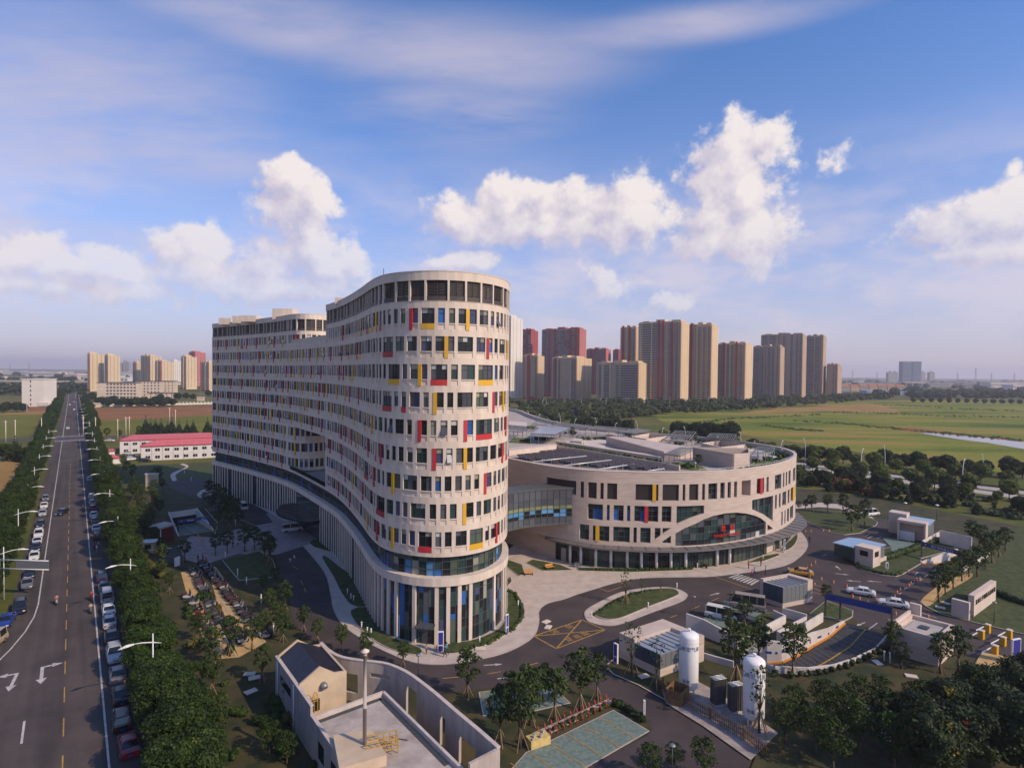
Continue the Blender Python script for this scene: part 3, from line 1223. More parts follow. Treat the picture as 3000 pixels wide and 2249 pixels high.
# left: ploughed field, green fields
sheet('ploughed_field', gp((246, 1197), (640, 1186), (900, 1178), (900, 1215), (640, 1213), (480, 1226), (254, 1232)), 0.014, M_SOIL)
sheet('ploughed_field', gp((70, 1190), (156, 1192), (150, 1213), (82, 1211)), 0.014, M_SOIL)
M_GREENF = field_mat('green_crop', [(0.3, (0.085, 0.105, 0.012)), (0.55, (0.15, 0.145, 0.022)), (0.75, (0.20, 0.16, 0.04))], 0.016, 6, (0.5, 1, 1), RAD(30))
sheet('crop_field', gp((254, 1232), (480, 1226), (640, 1213), (900, 1215), (900, 1300), (640, 1284), (330, 1285), (258, 1282)), 0.016, M_GREENF)
sheet('crop_field', gp((0, 1214), (140, 1212), (150, 1222), (128, 1270), (0, 1285), (-300, 1290), (-300, 1216)), 0.016, M_GREENF)
sheet('sports_field', gp((500, 1180), (640, 1166), (900, 1166), (900, 1178), (640, 1181)), 0.016, M_GREENF)
sheet('waste_ground', gp((0, 1345), (95, 1345), (120, 1360), (60, 1450), (0, 1560), (-300, 1700), (-300, 1350)), 0.014, M_STRAW)
sheet('dirt_track', gp((-200, 1208), (0, 1206), (150, 1205), (152, 1213), (0, 1214), (-200, 1216)), 0.02, M_STRAW)
# cross street
sheet('cross_street', [tuple(Vector(road_pt(343, 0)) + Vector((.93, .37)) * a + Vector((-.37, .93)) * b) for a, b in ((-420, -5), (330, -5), (330, 7), (-420, 7))], 0.022, M_ASPH)
# the street itself, widening at the near junction
st_poly = [road_pt(-75, 3.4), road_pt(1250, 3.4), road_pt(1250, -10.8), road_pt(60, -11.2), road_pt(46, -12.0), road_pt(32, -14.5), road_pt(20, -19), road_pt(10, -26), road_pt(0, -38), road_pt(-30, -60), road_pt(-75, -60)]
sheet('street', st_poly, 0.03, M_ASPH)
ZM = 0.05


def strip(name, pts, wdt, z=ZM, m=None, kind='structure'):
    """painted line along points"""
    mb = MB()
    P = [Vector(p[:2]) for p in pts]
    L_, R_ = [], []
    for i, p in enumerate(P):
        d = (P[min(i + 1, len(P) - 1)] - P[max(i - 1, 0)]).normalized()
        n_ = Vector((-d.y, d.x)) * (wdt / 2)
        L_.append(p + n_)
        R_.append(p - n_)
    for i in range(len(P) - 1):
        mb.face([(*R_[i], z), (*R_[i + 1], z), (*L_[i + 1], z), (*L_[i], z)])
    return mb.build(name, m or M_WHITEP, kind=kind)


strip('road_marking', [road_pt(t, 0) for t in (-60, 330)], 0.2)
strip('road_marking', [road_pt(t, 0) for t in (352, 1100)], 0.3)
strip('road_marking', [road_pt(t, -7.6) for t in (330, 56)] + [road_pt(50, -7.9), road_pt(44, -8.7), road_pt(38, -10), road_pt(32, -11.8), road_pt(26, -14.4), road_pt(20, -17.6), road_pt(12, -23)], 0.2)
strip('road_marking', [road_pt(t, -7.6) for t in (352, 1000)], 0.3)
for i in range(30):
    t0 = -3 + i * 8.1
    strip('road_marking', [road_pt(t0 - 4.2, -3.75), road_pt(t0, -3.75)], 0.13, m=M_YELP)
for t0, off in ((-4, -7.1), (10, -7.3), (-18, -7)):
    strip('road_marking', [road_pt(t0, off), road_pt(t0 + 5, off)], 0.22)
for tq in (327, 352):
    for i in range(17):
        o = -10.5 + i * 0.82
        strip('crosswalk_bar', [road_pt(tq, o), road_pt(tq + 4, o)], 0.42)


def turn_arrow(name, px, py, dirv_, mirror, size=1.0, z=ZM, m=None):
    """stem with a straight head and a side head"""
    o = Vector(G(px, py)[:2])
    f = Vector(dirv_).normalized()
    r = Vector((f.y, -f.x)) * (1 if not mirror else -1)
    P = lambda a, b: tuple(o + f * a * size + r * b * size)
    mb = MB()
    for poly in ([P(-2.6, -.18), P(-2.6, .18), P(1.0, .18), P(1.0, -.18)], [P(1.0, -.55), P(1.0, .55), P(2.5, 0)],
                 [P(-2.6, .18), P(-2.25, .18), P(-2.25, 1.0), P(-2.6, 1.0)], [P(-3.0, 1.0), P(-1.85, 1.0), P(-2.42, 2.1)]):
        a = sum(poly[i - 1][0] * poly[i][1] - poly[i][0] * poly[i - 1][1] for i in range(len(poly)))
        mb.face([(x, y, z) for x, y in (poly if a > 0 else poly[::-1])])
    return mb.build(name, m or M_WHITEP, kind='structure')


def arrow(px, py, dirv_, L=3.2, z=ZM, m=None):
    o = Vector(G(px, py)[:2])
    f = Vector(dirv_).normalized()
    r = Vector((f.y, -f.x))
    P = lambda a, b: tuple(o + f * a + r * b)
    mb = MB()
    for poly in ([P(-L / 2, -.1), P(-L / 2, .1), P(L * .1, .1), P(L * .1, -.1)], [P(L * .1, -.33), P(L * .1, .33), P(L / 2, 0)]):
        a = sum(poly[i - 1][0] * poly[i][1] - poly[i][0] * poly[i - 1][1] for i in range(len(poly)))
        mb.face([(x, y, z) for x, y in (poly if a > 0 else poly[::-1])])
    return mb.build('road_arrow', m or M_WHITEP, kind='structure')


turn_arrow('road_arrow', 122, 1978, -RDIR, True, 1.05)
turn_arrow('road_arrow', 38, 1998, Vector((.5, -.86)), False, 1.0)

# ---- hospital grounds
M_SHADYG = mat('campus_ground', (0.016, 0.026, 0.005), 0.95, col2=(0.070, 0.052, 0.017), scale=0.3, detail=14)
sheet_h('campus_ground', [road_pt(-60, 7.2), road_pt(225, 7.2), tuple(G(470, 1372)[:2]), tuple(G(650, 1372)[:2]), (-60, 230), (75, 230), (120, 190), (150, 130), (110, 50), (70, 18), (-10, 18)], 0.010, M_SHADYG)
# lawn at the back left with the turning area
sheet('lawn', gp((345, 1365), (640, 1352), (660, 1420), (500, 1400), (470, 1440), (430, 1450), (345, 1420)), 0.024, M_LAWN)
asph = gp((856, 1810), (847, 1743), (831, 1692), (807, 1625), (790, 1600), (700, 1545), (640, 1500), (575, 1458), (520, 1440), (490, 1420), (500, 1408), (560, 1402), (640, 1406), (760, 1440), (860, 1490),
          (1000, 1600), (1060, 1700), (1200, 1760), (1500, 1740), (1560, 1660), (1700, 1640), (2200, 1600), (2310, 1540), (2336, 1513), (2427, 1558.6), (2474, 1567.6), (2520, 1562), (2568, 1538.7), (2572, 1530), (2560, 1519),
          (2600, 1522), (2640, 1530), (2625, 1552), (2600, 1575), (2700, 1650), (2790, 1668), (2760, 1720), (2706, 1752), (2716, 1779), (2756, 1799), (2785, 1808), (2839, 1821), (3000, 1859), (3300, 1930), (3300, 2080), (3000, 1985), (2880, 1935), (2800, 1905),
          (2640, 1850), (2560, 1850), (2480, 1800), (2440, 1790), (2330, 1790), (2210, 1800), (2080, 1835), (1960, 1838), (1930, 1840), (1840, 1870), (1800, 1900), (1775, 1953), (1797, 1975), (1870, 2006), (1942, 2047), (2097, 2134), (2210, 2200),
          (2140, 2360), (1600, 2360), (1725, 2246), (1898, 2152), (1913, 2134), (1898, 2119), (1797, 2054), (1718, 2011), (1660, 1990), (1602, 1997), (1519, 2009), (1400, 2018), (1300, 2030), (1180, 2015), (1060, 1965), (960, 1910), (890, 1860))
sheet_h('campus_road', asph, 0.036, M_ASPH2)
sheet('entry_paving', gp((850, 1612), (888, 1600), (1010, 1690), (960, 1560), (905, 1510), (830, 1480), (780, 1505), (800, 1530), (690, 1550), (640, 1575), (560, 1570), (520, 1600), (545, 1640), (600, 1655), (640, 1640), (700, 1622), (807, 1625)), 0.048, mat('entry_paving', (0.27, 0.21, 0.20), 0.9, col2=(0.33, 0.26, 0.245), scale=0.5, detail=8))
sheet('entry_driveway', gp((280, 1600), (300, 1665), (420, 1660), (545, 1640), (520, 1600), (420, 1612)), 0.044, M_ASPH)


def raised(name, pts, top, m, edge=M_KERB, kerbw=0.13, world_pts=None, smooth=0, inner=None):
    """kerbed island: kerb ring standing 0.12-0.15 high with the surface inside"""
    poly = world_pts or gp(*pts)
    if smooth:
        poly = smooth_poly(poly, smooth, True)
    mb = MB()
    a = sum(poly[i - 1][0] * poly[i][1] - poly[i][0] * poly[i - 1][1] for i in range(len(poly)))
    if a < 0:
        poly = poly[::-1]
    inn = offset_poly(poly, -kerbw)
    n = len(poly)
    for i in range(n):
        p, q, u, v = poly[i - 1], poly[i], inn[i - 1], inn[i]
        mb.face([(*p, 0), (*q, 0), (*q, top), (*p, top)], 0)
        mb.face([(*p, top), (*q, top), (*v, top), (*u, top)], 0)
    o = mb.build('kerb', edge, kind='structure')
    s_ = MB()
    s_.face([(*p, top - .012) for p in inn], 0)
    s_.build(name, m, kind='structure')
    return inn


# pavement running round the tower and along the podium
pave_out = [(888, 1600), (949, 1675), (968, 1740), (975, 1780), (1003, 1831), (1071, 1880), (1153, 1921), (1220, 1943), (1302, 1947), (1400, 1933), (1490, 1909), (1562, 1867), (1580, 1823), (1580, 1791), (1602, 1769), (1653, 1755), (1711, 1735),
            (1851, 1697), (2000, 1691), (2086, 1689), (2224, 1672), (2300, 1657), (2336, 1638), (2361, 1613), (2367, 1591), (2354, 1566), (2336, 1551)]
wp = smooth_poly(gp(*pave_out), 4)
back = [(66, 150), (58, 140), (45, 128), (25, 124), (12, 127), (2, 138), (-6, 118), (-4, 100), (-10, 92), (-20, 100), (-30, 118), (-40, 134), (-44, 139)]
raised('pavement', None, 0.13, M_PAVE, world_pts=wp + back)
# far part of the pavement along the courtyard front
raised('pavement', None, 0.13, M_PAVE, world_pts=smooth_poly(gp((745, 1478), (800, 1508), (845, 1530), (838, 1500), (800, 1478), (730, 1440), (690, 1425), (700, 1450)), 3, True))
raised('pavement', None, 0.13, M_PAVE, world_pts=smooth_poly(gp((577, 1448), (590, 1437), (615, 1425), (640, 1420), (630, 1440), (604, 1457), (585, 1458)), 3, True))
# lawns beside the tower
raised('lawn', [(905, 1592), (918, 1580), (945, 1582), (975, 1605), (980, 1622), (945, 1612), (920, 1605)], 0.22, M_LAWN)
raised('lawn', [(943, 1636), (958, 1632), (1000, 1665), (1052, 1700), (1078, 1742), (1075, 1778), (1030, 1775), (1000, 1740), (975, 1690)], 0.22, M_LAWN, smooth=3)
raised('lawn', None, 0.22, M_LAWN, world_pts=[TL.at(s, 0.5) for s in np.linspace(TL.at_px(1080, 1780, 0) , TL.at_px(1222, 1890, 0), 14)] + smooth_poly(gp((1232, 1930), (1180, 1920), (1120, 1890), (1066, 1850), (1030, 1805), (1030, 1790), (1060, 1780)), 3) if False else smooth_poly(gp((1232, 1900), (1228, 1920), (1180, 1915), (1120, 1893), (1066, 1855), (1030, 1810), (1030, 1788), (1080, 1780), (1110, 1830), (1150, 1868)), 3, True))
raised('lawn', None, 0.22, M_LAWN, world_pts=smooth_poly(gp((1275, 1905), (1300, 1917), (1350, 1914), (1420, 1893), (1500, 1850), (1534, 1812), (1536, 1780), (1510, 1738), (1488, 1730), (1484, 1790), (1468, 1835), (1430, 1860), (1370, 1880), (1290, 1886)), 3, True))
raised('lawn', [(1484, 1700), (1496, 1690), (1500, 1706), (1488, 1718)], 0.22, M_LAWN)
raised('lawn', [(1486, 1640), (1530, 1655), (1538, 1682), (1520, 1690), (1484, 1662)], 0.2, M_LAWN)
raised('lawn', [(1560, 1640), (1640, 1655), (1680, 1672), (1590, 1674), (1540, 1650)], 0.2, M_LAWN)
raised('lawn', [(1700, 1674), (1850, 1678), (2030, 1672), (2036, 1663), (1850, 1666), (1690, 1664)], 0.22, M_LAWN)
raised('lawn', [(2185, 1652), (2240, 1645), (2285, 1628), (2280, 1622), (2230, 1632)], 0.22, M_LAWN)
raised('lawn', [(2285, 1612), (2310, 1612), (2330, 1595), (2338, 1575), (2334, 1565), (2318, 1580)], 0.22, M_LAWN, smooth=2)
# oval island
raised('island_paving', [(1720, 1785), (1760, 1762), (1820, 1735), (1900, 1722), (1970, 1722), (2010, 1738), (2012, 1750), (1990, 1765), (1900, 1798), (1820, 1828), (1770, 1833), (1725, 1822), (1712, 1802)], 0.14, M_PAVE, smooth=4)
raised('lawn', [(1748, 1795), (1785, 1765), (1850, 1740), (1915, 1728), (1970, 1727), (1990, 1740), (1975, 1752), (1890, 1785), (1815, 1815), (1770, 1816), (1742, 1805)], 0.3, M_LAWN, smooth=4)
# booth island and right lawn
raised('lawn', [(2506, 1656), (2524, 1669), (2582, 1685), (2626, 1690), (2647, 1682), (2698, 1652), (2700, 1636), (2800, 1610), (2790, 1590), (2700, 1575), (2620, 1600), (2510, 1630)], 0.16, M_LAWN)
sheet('green_court', gp((2585, 1578), (2600, 1576), (2685, 1592), (2632, 1625), (2612, 1618), (2608, 1602)), 0.172, M_TILEG)
raised('lawn', [(2336, 1513), (2427, 1558.6), (2474, 1567.6), (2520, 1562), (2568, 1538.7), (2572, 1530), (2556, 1520), (2500, 1500), (2330, 1492), (2329, 1505)], 0.16, M_LAWN)
raised('lawn', [(2706, 1752), (2694, 1763), (2716, 1779), (2756, 1799), (2785, 1808), (2839, 1821), (3000, 1859), (3350, 1940), (3700, 1700), (3300, 1560), (3000, 1540), (2920, 1560), (2880, 1640), (2790, 1680)], 0.16, M_LAWN, edge=M_LAWN)
sheet('sand_path', smooth_poly(gp((2703, 1768), (2705, 1752), (2770, 1704), (2835, 1682), (2850, 1685), (2835, 1700), (2767, 1740), (2724, 1776)), 3, True), 0.17, M_SAND)
raised('lawn', [(2835, 1975), (2900, 1945), (2990, 1975), (3300, 2070), (3300, 2500), (2600, 2500), (2100, 2500), (2215, 2215), (2097, 2136), (1942, 2049), (1870, 2008), (1797, 1977), (1775, 1953), (1795, 1935), (1850, 1890), (1960, 1960), (2240, 1995), (2330, 2000), (2480, 1960), (2640, 1900), (2790, 1925)], 0.16, M_SHADYG, edge=M_SHADYG)
for ln_ in ([(1795, 1935), (1775, 1953), (1797, 1977), (1870, 2008), (1942, 2049), (2097, 2136), (2215, 2215)], [(2835, 1975), (2900, 1945), (2990, 1975), (3200, 2040)], [(2694, 1763), (2716, 1779), (2756, 1799), (2785, 1808), (2839, 1821), (3000, 1859), (3200, 1905)]):
    strip('kerb', [G(*p_) for p_ in ln_], .2, .172, M_KERB)
sheet('sand_patch', gp((2855, 1948), (2880, 1908), (2990, 1938), (3080, 1965), (2990, 1985), (2935, 1962)), 0.175, M_SAND)
# small lawns among ramp and pavilions
raised('lawn', [(2080, 1835), (2100, 1800), (2160, 1790), (2300, 1800), (2265, 1850), (2220, 1880), (2130, 1880)], 0.16, M_LAWN)
raised('lawn', [(2370, 1800), (2420, 1760), (2500, 1790), (2498, 1808), (2470, 1822), (2440, 1812)], 0.16, M_LAWN)
sheet('green_bay', gp((2060, 1815), (2130, 1755), (2250, 1790), (2190, 1820), (2130, 1850)), 0.176, M_TILEG)
# parking court at the bottom with green pavers
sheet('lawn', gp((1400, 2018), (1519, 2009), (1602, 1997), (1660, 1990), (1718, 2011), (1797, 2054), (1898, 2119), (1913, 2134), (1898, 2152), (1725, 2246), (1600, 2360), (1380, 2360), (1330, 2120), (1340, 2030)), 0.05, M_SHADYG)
raised('green_bay', [(1402, 2028), (1519, 2013), (1606, 2000), (1672, 2060), (1560, 2085), (1415, 2098)], 0.10, M_TILEG)
raised('green_bay', [(1797, 2080), (1903, 2142), (1700, 2260), (1500, 2360), (1430, 2330), (1540, 2205)], 0.10, M_TILEG)
for i in range(6):
    a = Vector(G(1797, 2080)[:2]).lerp(Vector(G(1490, 2240)[:2]), (i + .9) / 6)
    b = Vector(G(1903, 2142)[:2]).lerp(Vector(G(1600, 2318)[:2]), (i + .9) / 6)
    strip('bay_line', [a, b], 0.12, 0.115, M_YELP)
for i in range(3):
    a = Vector(G(1402, 2030)[:2]).lerp(Vector(G(1600, 2003)[:2]), (i + .2) / 3)
    b = Vector(G(1418, 2092)[:2]).lerp(Vector(G(1660, 2060)[:2]), (i + .2) / 3)
    strip('bay_line', [a, b], 0.12, 0.115, M_YELP)
raised('bike_rack_paving', [(1557, 2150), (1782, 2048), (1798, 2060), (1578, 2165)], 0.12, M_PAVE)
# scooter park: sand lanes
sheet('sand_lane', gp((530, 1676), (560, 1668), (600, 1740), (640, 1830), (700, 1925), (640, 1930), (600, 1880), (560, 1790)), 0.03, M_SAND)
sheet('sand_lane', gp((608, 1660), (632, 1660), (690, 1740), (780, 1880), (700, 1925), (680, 1880), (640, 1780)), 0.031, M_SAND)
for a, b in (((560, 1670), (690, 1925)), ((598, 1740), (650, 1925)), ((625, 1660), (775, 1882)), ((640, 1740), (722, 1890))):
    strip('lane_kerb', [G(*a), G(*b)], 0.18, 0.06, M_KERB)
raised('lawn', [(650, 1640), (760, 1615), (800, 1640), (815, 1690), (700, 1700), (672, 1668)], 0.14, M_LAWN)
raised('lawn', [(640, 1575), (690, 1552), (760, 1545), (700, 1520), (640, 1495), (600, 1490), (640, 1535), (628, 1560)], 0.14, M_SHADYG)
sheet('footpath', smooth_poly(gp((505, 1408), (500, 1390), (520, 1378), (545, 1368), (528, 1360), (538, 1358), (553, 1366), (530, 1380), (514, 1392), (518, 1406)), 3, True), 0.05, M_PAVE)
# yellow hatch boxes with lettering, lane marks
ZC = 0.052


def yl(*pts, w=0.16, m=None):
    return strip('road_marking', [G(*p) for p in pts], w, ZC, m or M_YELP)


A_, B_, C_, D_ = (1564, 1863), (1705, 1815), (1773, 1845), (1630, 1900)
for a, b in ((A_, B_), (B_, C_), (C_, D_), (D_, A_), (A_, C_), (B_, D_)):
    yl(a, b, w=0.2)
for a, b in (((1753, 1721), (1780, 1733)), ((1780, 1733), (1838, 1713)), ((1838, 1713), (1806, 1703))):
    yl(a, b)
for body, x, y in (('消', 1626, 1851), ('防', 1670, 1836), ('登', 1667, 1873), ('高', 1692, 1865), ('面', 1714, 1856)):
    me = text_mesh(body, 1.35)
    me.materials.append(M_YELP)
    p = G(x, y)
    o = link('road_lettering', me, None, (p.x, p.y, ZC), RAD(32), kind='structure')
for a, b in (((1738, 1895), (1768, 1885)), ((1541, 1951), (1577, 1941)), ((1428, 1974), (1468, 1967)), ((1964, 1809), (1984, 1801)), ((2027, 1784), (2050, 1775)), ((2085, 1760), (2107, 1751)), ((2142, 1738), (2160, 1732)), ((1296, 1987), (1343, 1983)), ((858, 1658), (874, 1668)), ((880, 1700), (888, 1712)), ((892, 1722), (896, 1735))):
    yl(a, b)
for px, py, d in ((1445, 1947, (1, .15)), (1485, 1985, (1, .25)), (2095, 1740, (1, .55)), (2455, 1663, (.15, 1)), (2468, 1682, (1, -.3)), (2500, 1702, (-1, .3)), (2560, 1703, (-1, .25)), (2685, 1680, (.7, .7)), (2740, 1696, (.7, .7)), (2522, 1828, (-.8, -.5)), (850, 1640, (-.4, .9)), (862, 1630, (.4, -.9))):
    arrow(px, py, d, 2.6, ZC)
for a, b in (((2535, 1570), (2550, 1563)), ((2542, 1577), (2558, 1570)), ((2570, 1577), (2583, 1572)), ((2510, 1588), (2520, 1583)), ((2478, 1601), (2490, 1595)), ((2445, 1614), (2457, 1608)), ((2410, 1628), (2422, 1624)), ((2695, 1700), (2702, 1696)), ((2709, 1689), (2718, 1683)), ((2735, 1673), (2746, 1666)),
             ((2648, 1727), (2657, 1721)), ((2668, 1713), (2678, 1708)), ((2634, 1742), (2640, 1736)), ((2660, 1780), (2680, 1792)), ((2700, 1795), (2745, 1810)), ((2545, 1843), (2570, 1825)), ((2602, 1815), (2640, 1818))):
    yl(a, b, w=0.16, m=M_WHITEP)
for a, b in (((2372, 1710), (2430, 1724)), ((2374, 1718), (2426, 1742)), ((2374, 1734), (2440, 1748)), ((2440, 1745), (2510, 1760))):
    yl(a, b)
for i in range(7):
    t_ = i / 6.0
    a, b = G(2137 + 62 * t_ * 1.0, 1692 + 21 * t_), G(2167 + 56 * t_, 1682 + 17 * t_)
    strip('crosswalk_bar', [a, b], 0.42, ZC)
for i in range(18):
    x, y = 2098 + i * 6.1, 1690.5 + i * 2.1
    strip('hump_mark', [G(x, y), G(x + 3.2, y + 1.1)], 0.3, ZC, M_YELP)

# ------------------------------------------------------------------ podium (low round wing)
PD_CTRL = [(-22, 166), (-14, 152.5), (-7, 143), (-0.7, 135.8), (8.1, 125.6), (15.9, 120.7), (24.3, 119.2), (31.2, 118.9), (38.1, 119.8), (44, 121.8), (50.8, 125.2), (59.3, 131.6), (66.3, 139.4),
           (70.9, 146.6), (73.5, 154), (73.6, 163.4), (67.8, 175.9), (59.5, 187.2), (46, 198), (27.7, 220), (16.5, 242), (9.4, 273), (4.3, 305), (-2, 322)]
PL = Line(smooth_poly(PD_CTRL, 8))
podium = thing('hospital_podium', 'low round pale stone hospital wing with glazed arch and roof garden', 'building')
PZ = 20.0


def psx(px, py):
    return PL.at_px(px, py, 0)


def pz(px, py):
    """height on the podium facade seen at (px, py)"""
    s = psx(px, py)
    p = PL.at(s)
    return GD(px, py, p[1]).z


def pw_curve(pts):
    sz = [(psx(x, y), pz(x, y)) for x, y in pts]
    ss, zz = [a for a, b in sz], [b for a, b in sz]
    return lambda s: float(np.interp(s, ss, zz)), ss[0], ss[-1]


intr, si0, si1 = pw_curve([(1979, 1562), (2005, 1547), (2034, 1535), (2062, 1521), (2091, 1510), (2125, 1503), (2159, 1500.6), (2190, 1504), (2215, 1511), (2230, 1518), (2243, 1528)])
extr, se0, se1 = pw_curve([(1905, 1590), (1940, 1564), (1980, 1536), (2020, 1518), (2063, 1503), (2110, 1492), (2159, 1489), (2203, 1491), (2235, 1505), (2262, 1524), (2277, 1553)])
lowr = lambda s: extr(s) - 1.55
ROW = [(14.2, 17.5), (9.9, 13.1), (5.6, 8.7)]
cst = lambda v: (lambda s: v)
opens = []          # s0, s1, zlo(s), zhi(s), style


def op(x0, x1, row, style, fin=None, zl=None, zh=None):
    y = 1450 if row == 0 else 1510 if row == 1 else 1570
    a, b = psx(x0, y), psx(x1, y)
    opens.append((a, b, zl or cst(ROW[row][0]), zh or cst(ROW[row][1]), style, fin))


for x0, x1 in ((1700, 1710.5), (1722, 1748), (1758.7, 1768.5), (1779, 1808), (1941, 1989), (2000, 2008), (2019, 2046), (2057, 2065.5)):
    op(x0, x1, 0, 'louvre')
op(1600, 1688, 0, 'louvre', zl=cst(14.6))
op(1859.5, 1929, 0, 'louvre', (1910.6, 1921, 'y'))
for x0, x1 in ((2075, 2101), (2110, 2123), (2131.5, 2141), (2150.5, 2159), (2245, 2251.5), (2269.6, 2288), (2293, 2297), (2301, 2305), (2309, 2315), (2322, 2328)):
    op(x0, x1, 0, 'glass')
op(2172.6, 2198.7, 0, 'niche')
op(2216.6, 2238, 0, 'glass', (2225, 2232, 'r'))
for x0, x1 in ((1721.5, 1766), (1778, 1786), (1798, 1827), (1837, 1846.5), (1939, 1967)):
    op(x0, x1, 1, 'blue')
op(1858.6, 1928.5, 1, 'blue', (1888, 1899, 'r'))
for x0, x1 in ((2269.6, 2275), (2281, 2286), (2291, 2302), (2306.5, 2311.5)):
    op(x0, x1, 1, 'glass')
op(2315, 2327, 1, 'glass', (2320.6, 2326, 'y'))
for x0, x1 in ((1697.5, 1725.7), (1796.7, 1845), (1856, 1865.6), (1876, 1906), (2288, 2292), (2297, 2300), (2304.5, 2310), (2313, 2322)):
    op(x0, x1, 2, 'green')
op(1736.5, 1785, 2, 'green', (1745.6, 1756, 'y'))
for x0, x1 in ((1918, 1935), (1941, 1966)):
    op(x0, x1, 2, 'green', None, zl=lambda s: min(max(5.6, extr(s)), 8.69))
    op(x0, x1, 2, 'green', None, zh=lambda s: max(min(8.7, lowr(s)), 5.61))
op(1982, 2062.6, 1, 'green', None, zl=extr)
op(2203, 2264, 1, 'glass', None, zl=extr)
op(1979, 2243, 2, 'arch', None, zl=cst(4.9), zh=intr)
op(2248, 2264, 2, 'green', None, zh=lambda s: min(8.7, lowr(s)))
# around the corner and in the court on the left
q = psx(2328.5, 1450) + 1.0
krnd = random.Random(4)
while q < PL.len - 60:
    wd = krnd.choice((1.1, 1.2, 2.4))
    for r in range(3):
        opens.append((q, q + wd, cst(ROW[r][0]), cst(ROW[r][1]), 'glass', None))
    q += wd + krnd.choice((1.0, 1.4, 2.6))
s_link = psx(1688, 1450)
q = 9.0
while q < s_link - 14.0:
    opens.append((q, q + 1.6, cst(5.6), cst(7.6), 'glass', None))
    q += 3.1
opens = [o for o in opens if o[0] is not None and o[1] is not None and o[1] - o[0] > 0.15]

brk = sorted({0.0, PL.len} | {o[0] for o in opens} | {o[1] for o in opens} | set(np.arange(si0 - 9, si1 + 6, 0.4)) | set(np.arange(0, PL.len, 1.5)))
brk = [b for i, b in enumerate(brk) if i == 0 or b - brk[i - 1] > 1e-3]
ZB = 4.9
M_STONEJ = bpy.data.materials.new('stone_panels')
M_STONEJ.use_nodes = True
_t = NT(M_STONEJ.node_tree)
_tc = _t.new('ShaderNodeTexCoord')
_sx = _t.new('ShaderNodeSeparateXYZ')
_t.l.new(_tc.outputs['Object'], _sx.inputs[0])
_fr = _t.math('FRACT', _t.math('MULTIPLY', _sx.outputs[2], 1 / 0.62))
_j = _t.math('LESS_THAN', _fr, 0.07)
_n = _t.ramp(_t.noise(_t.vec('MULTIPLY', _tc.outputs['Object'], (0.35, 0.35, 1.6)), 0.9, 6.0, 0.6), [(0.35, (0.47, 0.37, 0.315)), (0.65, (0.56, 0.455, 0.39))])
_b = M_STONEJ.node_tree.nodes['Principled BSDF']
_b.inputs['Roughness'].default_value = 0.75
_t.l.new(_t.mix(_t.math('MULTIPLY', _j, 0.35), _n, (0.25, 0.19, 0.16, 1)), _b.inputs['Base Color'])

wl = MB()
for a, b in zip(brk, brk[1:]):
    m_ = (a + b) / 2
    here = sorted([o for o in opens if o[0] - 1e-6 <= a and o[1] + 1e-6 >= b], key=lambda o: o[2](m_))
    za = zb_ = ZB
    pa0, pa1, pb0, pb1 = PL.at(a, -0.6), PL.at(a, 0), PL.at(b, -0.6), PL.at(b, 0)

    def slab(z0a, z0b, z1a, z1b):
        if z1a - z0a < 0.02 and z1b - z0b < 0.02:
            return
        lo = [(*pa0, z0a), (*pa1, z0a), (*pb1, z0b), (*pb0, z0b)]
        hi = [(*pa0, z1a), (*pa1, z1a), (*pb1, z1b), (*pb0, z1b)]
        wl.hexa(lo, hi)
    for o in here:
        slab(za, zb_, max(o[2](a), za), max(o[2](b), zb_))
        za, zb_ = max(o[3](a), za), max(o[3](b), zb_)
    slab(za, zb_, 19.88, 19.88)
wl.build('facade_wall', M_STONEJ, podium)
cp = MB()
curved_box(cp, PL, 0, PL.len, 19.88, 20.0, -0.68, 0.06)
cp.build('coping', M_SILL, podium)

